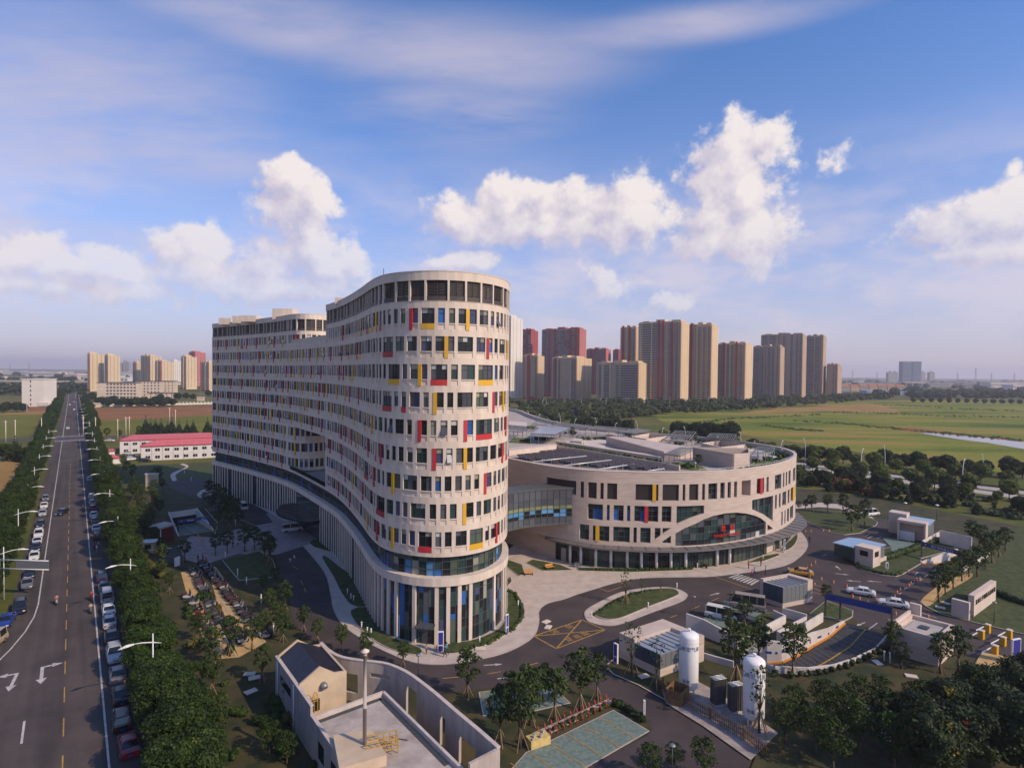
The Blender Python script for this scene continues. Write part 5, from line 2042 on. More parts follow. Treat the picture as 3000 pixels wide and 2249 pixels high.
pavilion('pale stone pavilion with dark glass box beside the white tanks', (15.4, 82.1), (19.8, 76.7), (27.1, 81.5), 3.6, 2.7, 1.5)
pavilion('stone framed pavilion with glass roof beside the parked grey minibus', (44.1, 103.6), (46.7, 100.4), (53.2, 103.2), 4.0, 0.6, 1.2, 0.8)
# booths on the island
t = thing('stone_booth', 'white stone booth with small dark windows and blue glass annex on the island', 'booth')
A = Vector((75.0, 121.5))
u, v = Vector((2.9, 2.0)).normalized(), Vector((-2.0, 2.9)).normalized()
P = lambda a, b: tuple(A + u * a + v * b)
m = MB(); m.prism([P(0, 0), P(3.3, 0), P(3.3, 3.6), P(0, 3.6)], 0, 4.0); m.build('body', M_STONE, t)
for a0, a1, f in ((.7, 2.4, 0), (1.0, 2.6, 1)):
    m = MB()
    if f == 0:
        m.prism([P(a0, -.04), P(a1, -.04), P(a1, .05), P(a0, .05)], 2.2, 3.3)
    else:
        m.prism([P(-.04, a0), P(.05, a0), P(.05, a1), P(-.04, a1)], 2.2, 3.3)
    m.build('window', GL_DARK, t)
m = MB(); m.prism([P(-.6, 3.6), P(6.2, 3.6), P(6.2, 7.6), P(-.6, 7.6)], .9, 3.5); m.build('glass_annex', GL_TEAL, t)
m = MB(); m.prism([P(3.32, 1.0), P(7.4, 1.0), P(7.4, 6), P(3.32, 6)], .9, 3.3); m.build('panel_annex', M_GREYM, t)
m = MB(); m.prism([P(3.3, .8), P(7.6, .8), P(7.6, 6.2), P(6.4, 7.9), P(-.8, 7.9), P(-.8, 3.7), P(3.3, 3.7)], 3.5, 3.68); m.build('blue_roof', M_BLUEROOF, t)
m = MB(); m.prism([P(3.3, .9), P(9.5, .9), P(9.5, 1.3), P(3.3, 1.3)], 0, .95); m.build('low_wall', M_STONE, t)
t = thing('stone_booth', 'open fronted stone portal booth with blue roof behind the paved green court', 'booth')
A = Vector((94.2, 143.3)); u = (Vector((98.1, 139.0)) - A).normalized(); v = Vector((-u.y, u.x))
v = Vector((.69, .72)); P = lambda a, b: tuple(A + u * a + v * b)
m = MB()
m.prism([P(0, 0), P(.4, 0), P(.4, 3), P(0, 3)], 0, 4.4); m.prism([P(5.4, 0), P(5.8, 0), P(5.8, 3), P(5.4, 3)], 0, 4.4); m.prism([P(.4, 2.6), P(5.4, 2.6), P(5.4, 3), P(.4, 3)], 0, 4.4)
m.build('portal_wall', M_STONE, t)
m = MB(); m.prism([P(-.05, -.1), P(5.85, -.1), P(5.85, 3.05), P(-.05, 3.05)], 4.4, 5.0); m.build('portal_roof', M_STONE, t)
m = MB(); m.prism([P(.4, 1.2), P(3.4, 1.2), P(3.4, 2.6), P(.4, 2.6)], 0, 2.2); m.build('stair_wall', M_WHITE, t)
m = MB(); m.prism([P(1, 3.0), P(5.8, 3.0), P(5.8, 11), P(1, 11)], 0, 3.9); m.build('panel_annex', M_GREYM, t)
m = MB(); m.prism([P(.8, 3.0), P(6.0, 3.0), P(6.0, 11.2), P(.8, 11.2)], 3.9, 4.1); m.build('blue_roof', M_BLUEROOF, t)
m = MB(); m.prism([P(-3.2, 6.5), P(.75, 6.5), P(.75, 10), P(-3.2, 10)], 0, 5.2); m.build('lift_head', M_STONE, t)

# gatehouse
t = thing('gatehouse', 'flat roofed grey stone gatehouse with sunken roof beside the barriers', 'gatehouse')
A, B, C = Vector((55.0, 84.1)), Vector((58.7, 80.1)), Vector((64.2, 84.6))
u = (B - A); lu = u.length; u.normalize(); v = (C - B); lv = v.length; v.normalize()
P = lambda a, b: tuple(A + u * a + v * b)
m = MB(); m.prism([P(0, 0), P(lu, 0), P(lu, lv), P(0, lv)], 0, 3.55); m.build('body', M_STONEJ, t)
m = MB()
for a0, b0, a1, b1 in ((0, 0, lu, .45), (0, lv - .45, lu, lv), (0, .45, .45, lv - .45), (lu - .45, .45, lu, lv - .45)):
    m.prism([P(a0, b0), P(a1, b0), P(a1, b1), P(a0, b1)], 3.55, 4.1)
m.build('parapet', M_STONE, t)
m = MB(); m.prism([P(1.0, 1.2), P(lu - 1, 1.2), P(lu - 1, lv - 1.2), P(1, lv - 1.2)], 3.55, 3.75); m.build('roof_hatch', M_CONC, t)
m = MB(); m.prism([P(2.2, 2.8), P(3.3, 2.8), P(3.3, 4.2), P(2.2, 4.2)], 3.75, 3.9); m.build('stain_cover', M_STEEL, t)
m = MB(); m.prism([P(lu - .03, 2.2), P(lu + .03, 2.2), P(lu + .03, 4.2), P(lu - .03, 4.2)], 1.9, 2.9); m.build('window', GL_BEIGE, t)
m = MB(); m.prism([P(-.2, .3), P(.1, .3), P(.1, 7.4), P(-.2, 7.4)], 0, 4.6); m.prism([P(-.2, 7.4), P(1.2, 7.4), P(1.2, 7.9), P(-.2, 7.9)], 0, 5.6); m.build('screen_wall', M_STONE, t)
# name wall
t = thing('name_wall', 'pale stone name wall with dark lettering on the right lawn', 'sign')
A, B = Vector((77.0, 97.3)), Vector((86.6, 104.6))
d = (B - A).normalized(); n_ = Vector((d.y, -d.x))
m = MB(); m.hexa([(*A, 0), (*B, 0), (*(B - n_ * .8), 0), (*(A - n_ * .8), 0)], [(*A, 3.6), (*B, 3.6), (*(B - n_ * .8), 3.6), (*(A - n_ * .8), 3.6)]); m.build('slab', M_STONE, t)
m = MB(); C = A - d * 2.6; m.hexa([(*C, 0), (*(C + d * .7), 0), (*(C + d * .7 - n_ * 2.4), 0), (*(C - n_ * 2.4), 0)], [(*C, 3.0), (*(C + d * .7), 3.0), (*(C + d * .7 - n_ * 2.4), 3.0), (*(C - n_ * 2.4), 3.0)])
m.build('end_slab', M_STONE, t)
me = text_mesh(' '.join('苏州大学附属儿童医院'), .86, .04); me.materials.append(mat('letter_black', (.02, .02, .02), .5))
c = A.lerp(B, .5) + n_ * .06
o = link('lettering', me, t, (c.x, c.y, 2.3)); o.rotation_euler = (RAD(90), 0, math.atan2(d.y, d.x))

# ------------------------------------------------------------------ service building in front, with its curved screen wall
M_MAUVE = mat('service_render', (0.31, 0.26, 0.24), 0.88, col2=(0.43, 0.365, 0.33), scale=0.9, detail=9, stretch=(1, 1, .25))
M_TAN = mat('service_render_tan', (0.50, 0.385, 0.27), 0.88, var=0.10, scale=0.5, detail=8)
M_ROOFD = mat('seam_roof_dark', (0.024, 0.022, 0.036), 0.42, var=0.2, scale=1.0, metal=0.25)
M_FLATR = mat('flat_roof_screed', (0.30, 0.25, 0.225), 0.9, col2=(0.47, 0.40, 0.355), scale=0.45, detail=12)
M_CAP = mat('wall_cap', (0.50, 0.42, 0.38), 0.8, var=.1, scale=1)
svc = thing('service_building', 'low service building with dark gabled hut and flat roof behind a curved wall', 'building')
d = Vector((.597, -.802)); n_ = Vector((.802, .597))
O = Vector((-28.3, 70.9))
P = lambda a, b: tuple(O + d * a + n_ * b)
m = MB()
m.prism([P(0, 0), P(13.1, 0), P(13.1, .25), P(0, .25)], 0, 5.2); m.prism([P(13.1, 0), P(34, 0), P(34, .25), P(13.1, .25)], 0, 4.25)
m.build('long_wall', M_MAUVE, svc)
m = MB(); m.prism([P(-.05, -.05), P(13.15, -.05), P(13.15, .32), P(-.05, .32)], 5.2, 5.3); m.prism([P(13.15, -.05), P(34, -.05), P(34, .32), P(13.15, .32)], 4.25, 4.35); m.build('wall_cap', M_CAP, svc)
# hut with gable roof from a=.8 to 8.6
def gable(a, thick, mname, mm):
    m = MB()
    lo = [P(a, .25), P(a, 5.2), P(a + thick, 5.2), P(a + thick, .25)]
    f = [(*P(a, .25), 0), (*P(a, 5.6), 0), (*P(a, 5.6), 5.35), (*P(a, 4.2), 5.55), (*P(a, 2.5), 6.75), (*P(a, .25), 5.4)]
    g_ = [(*P(a + thick, .25), 0), (*P(a + thick, 5.6), 0), (*P(a + thick, 5.6), 5.35), (*P(a + thick, 4.2), 5.55), (*P(a + thick, 2.5), 6.75), (*P(a + thick, .25), 5.4)]
    m.hexa(f, g_)
    return m.build(mname, mm, svc)
gable(.2, .25, 'gable_wall', M_TAN)
gable(8.3, .25, 'gable_wall', M_TAN)
m = MB(); m.prism([P(.45, 5.35), P(8.3, 5.35), P(8.3, 5.6), P(.45, 5.6)], 0, 5.35); m.build('side_wall', M_TAN, svc)
for b0, z0, b1, z1 in ((.3, 5.15, 2.5, 6.5), (2.5, 6.5, 5.3, 5.1)):
    n = 14
    for i in range(n):
        a0, a1 = .5 + 7.75 * i / n, .5 + 7.75 * (i + 1) / n
        m = MB()
        m.hexa([(*P(a0 + .03, b0), z0), (*P(a1, b0), z0), (*P(a1, b1), z1), (*P(a0 + .03, b1), z1)], [(*P(a0 + .03, b0), z0 + .07), (*P(a1, b0), z0 + .07), (*P(a1, b1), z1 + .07), (*P(a0 + .03, b1), z1 + .07)])
        m.build('roof_sheet', M_ROOFD, svc)
    m = MB(); m.hexa([(*P(.5, b0), z0 - .08), (*P(8.25, b0), z0 - .08), (*P(8.25, b1), z1 - .08), (*P(.5, b1), z1 - .08)], [(*P(.5, b0), z0 - .01), (*P(8.25, b0), z0 - .01), (*P(8.25, b1), z1 - .01), (*P(.5, b1), z1 - .01)]); m.build('roof_deck', M_STEEL, svc)
c = P(8.6, 2.9)
m = MB(); m.tube([(*c, 4.6), (*P(8.95, 2.9), 4.6), (*P(9.15, 2.9), 4.45)], [.38, .38, .32], 12); m.build('vent_hood', M_GREYM, svc)
m = MB(); m.prism([P(8.53, .9), P(8.6, .9), P(8.6, 2.5), P(8.53, 2.5)], 1.9, 3.2); m.build('window', GL_DARK, svc)
m = MB(); m.prism([P(2.2, -.03), P(6.2, -.03), P(6.2, .03), P(2.2, .03)], 3.0, 3.9); m.build('window', GL_DARK, svc)
for a0 in (15.6, 19.2, 23):
    m = MB(); m.prism([P(a0, -.03), P(a0 + 1.6, -.03), P(a0 + 1.6, .03), P(a0, .03)], 1.2, 2.9); m.build('window', GL_DARK, svc)
for a0 in (1.2, 7.6):
    m = MB(); m.tube([(*P(a0, -.1), 0), (*P(a0, -.1), 5.1)], .07, 6); m.build('drain_pipe', M_WHITE, svc)
# flat roof
FR = [Vector((-20.2, 60.3)), Vector((-14.0, 65.3)), Vector((-4.9, 53.6)), Vector((3.2, 43.2)), Vector((-3.4, 38.3))]
m = MB(); m.prism([tuple(p) for p in FR], 0, 3.75); m.build('flat_roof_block', M_FLATR, svc)
m = MB()
for a, b in ((FR[0], FR[1]), (FR[1], FR[2]), (FR[2], FR[3])):
    m.beam((*a, 3.95), (*b, 3.95), .3, .5)
m.build('roof_parapet', M_CAP, svc)
m = MB()
for a, b in ((FR[0], FR[1]), (FR[1], FR[2])):
    q = (b - a).normalized(); r_ = Vector((q.y, -q.x)) * .55
    m.beam((*(a + q * .5 + r_), 3.77), (*(b - q * .5 + r_), 3.77), .5, .05)
m.build('roof_gutter', mat('wet_gutter', (.05, .055, .055), .5), svc)
# low flue base, chimney and yellow platform
cb = GD(1068, 2215, 55)
m = MB()
cz = 3.75
bs = [Vector((cb.x - 3.4, cb.y + 1.4)), Vector((cb.x + .1, cb.y + 2.4)), Vector((cb.x + 2.4, cb.y - 1.5)), Vector((cb.x - 1.4, cb.y - 3.4))]
m.prism([tuple(p) for p in bs], cz, cz + 1.0); m.build('flue_base', M_TAN, svc)
m = MB(); m.lathe([(.19, cz), (.18, 8.2), (.22, 8.2), (.22, 8.35), (.17, 8.35), (.16, 13.2), (.19, 13.2), (.19, 13.4), (.12, 13.4), (.12, 13.6)], 14, (cb.x, cb.y)); m.build('chimney', M_MAUVE, svc)
m = MB(); m.lathe([(.40, 13.55), (.39, 13.65), (.06, 13.85)], 16, (cb.x, cb.y)); m.build('chimney_cap', M_SILL, svc)
M_YRAIL = mat('yellow_rail', (.45, .25, .03), .6)
m = MB()
q0, q1 = Vector((cb.x - 1.9, cb.y - 1.6)), Vector((cb.x + 3.1, cb.y + .3))
r_ = Vector((-(q1 - q0).y, (q1 - q0).x)).normalized() * 1.2
for z in (cz + .5, cz + 1.0, cz + 1.5):
    for a, b in ((q0 + (q1 - q0) * .45, q1), (q1, q1 + r_), (q1 + r_, q0 + (q1 - q0) * .45 + r_)):
        m.beam((*a, z), (*b, z), .07, .07)
for f in np.linspace(.45, 1, 6):
    for o_ in (Vector((0, 0)), r_):
        m.beam((*(q0.lerp(q1, f) + o_), cz - .2), (*(q0.lerp(q1, f) + o_), cz + 1.5), .07, .07)
for o_ in (Vector((0, 0)), r_ * .5):
    m.beam((*(q0 + o_), cz - .6), (*(q0.lerp(q1, .45) + o_), cz + .5), .14, .2)
m.build('access_stair', M_YRAIL, svc)
m = MB()
for a, b in ((P(9.4, 1.2), P(9.4, 2.0)), (P(9.4, 2.0), P(8.7, 2.0)), (P(9.4, 1.2), P(8.7, 1.2))):
    for z in (4.1, 4.7):
        m.beam((*a, z - .6), (*b, z - .6), .06, .06)
for q in (P(9.4, 1.2), P(9.4, 2.0), P(9.4, 1.6)):
    m.beam((*q, 2.2), (*q, 4.1), .07, .07)
m.build('door_rail', M_YRAIL, svc)
m = MB(); m.prism([P(8.55, .25), P(13.2, .25), P(13.2, 5.6), P(8.55, 5.6)], 0, .12); m.build('yard_slab', M_PAVE, svc)
# roof dirt: small leaves and a stick
m = MB(); a, b = GD(1148, 2156, 57.6), GD(1194, 2161, 57.2); m.beam((a.x, a.y, 3.8), (b.x, b.y, 3.8), .08, .05); m.build('stick', M_STEEL, svc)
# curved wall
cw = thing('curved_wall', 'long curved mauve screen wall with door openings in front of the service building', 'wall')
CW = Line(smooth_poly([(-24.3, 75.0), (-22.6, 72.9), (-21.0, 71.5), (-19.4, 70.8), (-17.8, 70.4), (-16.4, 70.15), (-14.7, 69.7), (-12.7, 68.4), (-11.0, 66.8), (-8.2, 63.5), (-5.5, 60.0), (-3.2, 57.1), (-1.0, 54.2)], 5))
def cws(px):
    return CW.at_px(px, 2000, 0)
op_ = [(cws(979), cws(1048), 1.0, 3.3), (cws(1085), cws(1142), 3.15, 3.7), (cws(1190), cws(1221), 0, 3.6), (cws(1290), cws(1305), 0, 3.3), (cws(1346), cws(1395), 0, 3.0)]
bk = sorted({0.0, CW.len} | {x for o in op_ for x in o[:2]} | set(np.arange(0, CW.len, .7)))
m = MB()
for a, b in zip(bk, bk[1:]):
    if b - a < 1e-4:
        continue
    o = [q for q in op_ if q[0] - 1e-6 <= a and q[1] + 1e-6 >= b]
    if o:
        if o[0][2] > 0:
            curved_box(m, CW, a, b, 0, o[0][2], -.3, 0)
        curved_box(m, CW, a, b, o[0][3], 5.0, -.3, 0)
    else:
        curved_box(m, CW, a, b, 0, 5.0, -.3, 0)
m.build('wall_face', M_MAUVE, cw)
m = MB(); curved_box(m, CW, 0, CW.len, 5.0, 5.1, -.36, .06, 0, .7); m.build('coping', M_CAP, cw)
e = CW.at(CW.len, -.15); tn = CW.tan(CW.len)
m = MB(); m.beam((*e, 2.55), (e[0] - 2.6, e[1] - 2.2, 2.55), .3, 4.9); m.build('return_wall', M_MAUVE, cw)

# ------------------------------------------------------------------ oxygen tanks and their yard
def tank(label, loc, h, r, face):
    t = thing('gas_tank', label, 'tank', loc)
    m = MB(); m.lathe([(r * .55, .75), (r * .9, .85), (r, 1.05), (r, h - .45), (r * .97, h - .25), (r * .75, h - .02), (r * .3, h + .1)], 28); m.build('shell', M_WHITE, t)
    m = MB(); m.lathe([(.13, h + .05), (.13, h + .35), (.2, h + .35), (.2, h + .5)], 10); m.build('top_valve', M_WHITE, t)
    for k_ in range(4):
        a = k_ * math.pi / 2 + .5
        m = MB(); m.tube([(math.cos(a) * r * .75, math.sin(a) * r * .75, 0), (math.cos(a) * r * .75, math.sin(a) * r * .75, 1.1)], .11, 8); m.build('leg', M_WHITE, t)
    for z in (1.5, h - 1.0):
        m = MB(); m.lathe([(r + .012, z), (r + .012, z + .05)], 28); m.build('weld_band', M_SILL, t)
    navy = mat('print_navy', (.03, .05, .14), .5); cyan = mat('print_cyan', (.02, .22, .45), .5)
    def wrap(me, dx, z, mm, nm):
        for v_ in me.vertices:
            a = face + (v_.co.x + dx) / (r + .02)
            v_.co = Vector((math.cos(a) * (r + .02 + v_.co.z), math.sin(a) * (r + .02 + v_.co.z), z + v_.co.y))
        me.materials.append(mm)
        link(nm, me, t)
    wrap(text_mesh('金宏气体', .62, .005), .25, h * .78, navy, 'lettering')
    wrap(text_mesh('液氧', .5, .005), -.3, h * .25, navy, 'lettering')
    c = bmesh.new(); bmesh.ops.create_circle(c, cap_ends=True, radius=.36, segments=18); me = bpy.data.meshes.new('logo'); c.to_mesh(me); c.free()
    wrap(me, -1.35, h * .77, cyan, 'logo')
    return t


tank('white cylindrical gas tank nearest the glass roofed pavilion', (22.4, 73.0, .15), 7.6, 1.18, math.atan2(-73, -22.4))
tank('white cylindrical gas tank standing further from the pavilion behind a sapling', (27.9, 66.6, .15), 7.6, 1.18, math.atan2(-66.6, -27.9))
M_SLABC = mat('tank_slab', (.30, .25, .23), .9, var=.2, scale=.8)
sheet('tank_yard', gp((1938, 2022), (2030, 1990), (2110, 2035), (2280, 2150), (2200, 2230), (2060, 2130), (1950, 2062)), 0.182, M_SLABC)
for lab, px, py in (('dark finned vaporiser between the two white tanks, nearer the first', 2101, 2065), ('dark finned vaporiser beside the sapling covered tank', 2152, 2085)):
    p = G(px, py)
    t = thing('vaporiser', lab, 'vaporiser', (p.x, p.y, .18), .3)
    for i in range(6):
        for j in range(4):
            m = MB(); m.box(-.75 + i * .28, -.5 + j * .28, .2, -.75 + i * .28 + .2, -.5 + j * .28 + .05, 3.2); m.box(-.75 + i * .28 + .08, -.5 + j * .28 - .08, .2, -.75 + i * .28 + .12, -.5 + j * .28 + .13, 3.2); m.build('fin_tube', mat('vaporiser_grey', (.11, .10, .10), .6), t)
    m = MB()
    for j in range(4):
        m.tube([(-.8, -.48 + j * .28, 3.24), (.9, -.48 + j * .28, 3.24)], .05, 6)
    m.build('header', M_PIPE, t)
    m = MB(); m.box(-.8, -.6, 0, .95, .55, .2); m.build('plinth', M_CONC, t)
# timber fence round the yard
M_WOOD = mat('fence_wood', (.20, .105, .045), .85, var=.3, scale=2, rand=.2)
fpts = [Vector(G(*p)[:2]) for p in ((1942, 2022), (1962, 2052), (2000, 2066), (2080, 2110), (2180, 2170), (2250, 2225))]
fence = thing('timber_fence', 'brown timber picket fence round the gas tank yard', 'fence')
for i in range(len(fpts) - 1):
    a, b = fpts[i], fpts[i + 1]
    for z in (.55, 1.15):
        m = MB(); m.beam((*a, z), (*b, z), .06, .1); m.build('rail', M_WOOD, fence)
    n = int((b - a).length / .24)
    for j in range(n):
        c = a.lerp(b, j / n)
        m = MB(); m.beam((*c, .15), (*c, 1.55), .05, .13); m.build('picket', M_WOOD, fence)
    m = MB(); m.beam((*a, .1), (*a, 1.7), .16, .16); m.build('post', M_WOOD, fence)
bx = G(1985, 2055)
t = thing('timber_bin_store', 'brown slatted timber box at the corner of the tank yard', 'box', (bx.x, bx.y, .16), .9)
for k_ in range(8):
    for y0 in (-1.0, .95):
        m = MB(); m.box(-1.2 + k_ * .3, y0, 0, -1.2 + k_ * .3 + .26, y0 + .05, 1.75); m.build('board', M_WOOD, t)
for k_ in range(6):
    for x0 in (-1.25, 1.2):
        m = MB(); m.box(x0, -.95 + k_ * .32, 0, x0 + .05, -.95 + k_ * .32 + .28, 1.7); m.build('board', M_WOOD, t)
m = MB(); m.box(-1.2, -.95, .02, 1.2, .95, .1); m.build('floor_slab', M_CONC, t)

# red booth and pale block in the left court
t = thing('gate_booth', 'dark red gate booth with flat roof near the shady garage ramp', 'booth')
A, B, C = Vector((-82.1, 134.2)), Vector((-79.0, 132.7)), Vector((-78.0, 136.2))
m = MB(); m.prism([tuple(A), tuple(B), tuple(C), tuple(A + C - B)], 0, 3.6); m.build('body', mat('booth_red', (.11, .012, .018), .6), t)
e = offset_poly([tuple(A), tuple(B), tuple(C), tuple(A + C - B)], .25)
m = MB(); m.prism(e, 3.6, 4.0); m.build('roof', M_MAUVE, t)
m = MB(); m.beam((*B, 1.9), (*(B + (B - A) * .05), 1.9), .15, 3.9); m.build('blade_wall', M_WHITE, t)
m = MB(); c = A.lerp(B, .45); m.beam((*(c + Vector((-.5, .22))), 2.1), (*(c + Vector((.5, -.26))), 2.1), .12, 1.2); m.build('window', GL_GREY, t)
t = thing('vent_block', 'plain pale rendered block standing on the lawn by the turning area', 'block')
A, B, C = Vector((-119, 191.6)), Vector((-118.2, 190.6)), Vector((-114.6, 191.6))
m = MB(); m.prism([tuple(A), tuple(B), tuple(C), tuple(A + C - B)], 0, 5.4); m.build('body', M_TAN, t)
m = MB(); m.prism(offset_poly([tuple(A), tuple(B), tuple(C), tuple(A + C - B)], .12), 5.4, 5.6); m.build('cap', M_SILL, t)

# ------------------------------------------------------------------ apartment towers and the far town
M_CREAM = mat('apartment_cream', (0.58, 0.45, 0.30), 0.85, var=0.05, scale=0.05)
M_CREAM2 = mat('apartment_tan', (0.60, 0.44, 0.28), 0.85, var=0.05, scale=0.05)
M_APRED = mat('apartment_red', (0.33, 0.055, 0.055), 0.85, var=0.1, scale=0.05)
M_APPINK = mat('apartment_pink_red', (0.44, 0.14, 0.13), 0.85, var=0.1, scale=0.05)
M_APBROWN = mat('apartment_brown', (0.42, 0.29, 0.205), 0.85, var=0.06, scale=0.05)
M_APWHITE = mat('apartment_white', (0.66, 0.60, 0.55), 0.85, var=0.04, scale=0.05)
M_APGREY = mat('balcony_grey', (0.22, 0.17, 0.16), 0.8)
M_WIN_RECESS = mat('apartment_window_and_recess_shade', (0.035, 0.032, 0.040), 0.3)
M_RAILA = mat('balcony_front', (0.46, 0.38, 0.33), 0.7)


def apartment(name, label, xl, xm, xr, ytop, D, wall, stripe, group, seed, endwin=True, wide_first=True, ends=None):
    """slab tower: wide face between photo columns xl..xm, end face xm..xr; D distance of the near corner xm"""
    c = GD(xm, ytop, D)
    H = c.z
    O = Vector((c.x, c.y))
    # direction of the wide face (to its far end) and of the end face
    wdir = Vector((-0.82, 0.57)) if wide_first else Vector((-0.93, 0.36))
    edir = Vector((0.57, 0.82)) if wide_first else Vector((0.40, 0.92))

    def solve(px, d):
        r = cam_ray(px, ytop)
        k_ = r.x / r.y
        den = d.x - k_ * d.y
        return max(2.0, min(90.0, (k_ * O.y - O.x) / den)) if abs(den) > 1e-6 else 20.0
    W = solve(xl, wdir)
    E_ = solve(xr, edir)
    t = thing(name, label, 'apartment tower', (O.x, O.y, 0), group=group)
    P = lambda a, b: tuple(wdir * a + edir * b)
    rnd = random.Random(seed)
    m = MB()
    dep = max(E_, 11.0)
    m.prism([P(0, 0), P(W, 0), P(W, dep), P(0, dep)], 0, H - 2.5)
    m.build('wall', wall, t)
    fl = 3.0
    nf = int((H - 5) / fl)
    # wide face: columns of windows, balconies, coloured pilasters
    a = 1.0
    seq = []
    while a < W - 2:
        k_ = rnd.choices('wbrp', (4, 4, 2, 2))[0]
        wd = {'w': 2.2, 'b': 3.6, 'r': 2.6, 'p': 1.4}[k_]
        seq.append((k_, a, min(a + wd, W - .4)))
        a += wd + .3
    nrm = -edir
    for k_, a0, a1 in seq:
        mb = MB()
        if k_ == 'r':
            mb.prism([P(a0, -1.3), P(a1, -1.3), P(a1, .1), P(a0, .1)], 0, H - rnd.choice((2.5, 1.0, -.5)), 0)
            mb.build('pilaster', stripe, t)
            continue
        if k_ == 'p':
            mb.prism([P(a0, -.7), P(a1, -.7), P(a1, .1), P(a0, .1)], 0, H - 2.6, 0)
            mb.build('pilaster', wall, t)
            continue
        if k_ == 'b':
            mb.prism([P(a0, -.12), P(a1, -.12), P(a1, .1), P(a0, .1)], 4, H - 4, 1)  # flat dark strip paints the shade of the recess behind the balconies
        for f in range(nf):
            z = 4 + f * fl
            if k_ == 'w':
                mb.prism([P(a0 + .4, -.1), P(a1 - .4, -.1), P(a1 - .4, .1), P(a0 + .4, .1)], z + .7, z + 2.3, 1)
            else:
                mb.prism([P(a0, -1.2), P(a1, -1.2), P(a1, -.12), P(a0, -.12)], z - .1, z + .95, 2 if rnd.random() < .8 else 0)
        mb.build('balcony_stack' if k_ == 'b' else 'window_column', [wall, M_WIN_RECESS, M_RAILA], t)
    # end face
    if endwin and E_ > 3:
        cols = [E_ * f for f in ((.3, .7) if E_ < 12 else (.2, .5, .8))]
        for b0 in cols:
            mb = MB()
            for f in range(nf):
                z = 4 + f * fl
                mb.prism([P(-.12, b0 - .55), P(.1, b0 - .55), P(.1, b0 + .55), P(-.12, b0 + .55)], z + .8, z + 2.2, 0)
            mb.build('window_column', M_WIN_RECESS, t)
        mb = MB()
        for f in range(nf):
            z = 4 + f * fl
            mb.prism([P(-.9, -.9), P(.2, -.9), P(.2, .3), P(-.9, .3)], z, z + 1.2, 0)
        mb.build('corner_ledges', stripe if ends is None else ends, t)
    # stepped roof with lift heads and a frame
    mb = MB()
    mb.prism([P(-.3, -.3), P(W * .98, -.3), P(W * .98, dep * .6), P(-.3, dep * .6)], H - 2.5, H - 1.4)
    mb.build('roof_parapet', wall, t)
    for f0, f1, hh in ((.02, .22, 1.6), (.38, .58, 2.6), (.74, .9, 1.2)):
        mb = MB()
        mb.prism([P(W * f0, .4), P(W * f1, .4), P(W * f1, dep * .5), P(W * f0, dep * .5)], H - 1.4, H - 1.4 + hh)
        mb.build('lift_head', wall, t)
    mb = MB()
    mb.prism([P(-.1, -.4), P(W, -.4), P(W, .2), P(-.1, .2)], 0, 4.0)
    mb.build('base', M_APRED if stripe is not M_APBROWN else wall, t)
    return t


GA = 'apartment towers beyond the meadow'
for i, (lab, xl, xm, xr, yt, D, wl_, st) in enumerate([
    ('slim white apartment tower half hidden beside the hospital tower', 1488, 1497, 1532, 924, 860, M_APWHITE, M_APWHITE),
    ('tall red sided tower close behind the slim white one', 1530, 1556, 1577, 963, 1000, M_APRED, M_APPINK),
    ('short tan tower with red stripe right of the slim white tower', 1533, 1575, 1595, 1037, 850, M_CREAM2, M_APRED),
    ('wide red striped tower rising behind two low tan blocks', 1588, 1698, 1718, 958, 930, M_APPINK, M_APRED),
    ('low tan block with a broad lit end before the wide red tower', 1617, 1690, 1734, 1043, 800, M_CREAM2, M_APRED),
    ('small distant red block between two low tan blocks', 1718, 1775, 1790, 1019, 1050, M_APPINK, M_APRED),
    ('narrow distant red block left of the tall cluster', 1796, 1812, 1820, 1023, 1050, M_APRED, M_APPINK),
    ('low tan block with bright end in front of the tall cluster', 1748, 1871, 1898, 1057, 740, M_CREAM2, M_APRED),
    ('narrow tower at the left edge of the tall cluster', 1818, 1863, 1872, 954, 815, M_CREAM2, M_APRED),
    ('tallest and broadest cream and red tower of the cluster', 1871, 1996, 2020, 936, 740, M_CREAM2, M_APRED),
    ('second tall cream and red tower right of the tallest', 2017, 2085, 2105, 945, 765, M_CREAM2, M_APRED),
    ('mid height cream tower with lit end right of the tall pair', 2104, 2184, 2206, 1001, 800, M_CREAM2, M_APRED),
    ('brown mid height tower in front of the brown pair', 2207, 2286, 2299, 1010, 900, M_APBROWN, M_APBROWN),
    ('tall brown tower with wide stepped roof', 2230, 2352, 2364, 975, 1000, M_APBROWN, M_APBROWN),
    ('tall brown tower at the right of the brown pair', 2362, 2412, 2422, 980, 1050, M_APBROWN, M_APBROWN),
    ('lowest brown tower at the right end of the row', 2422, 2454, 2467, 1065, 1050, M_APBROWN, M_APBROWN),
]):
    apartment('apartment_tower', lab, xl, xm, xr, yt, D, wl_, st, GA, 40 + i)
GB = 'cream apartment towers beyond the ploughed field'
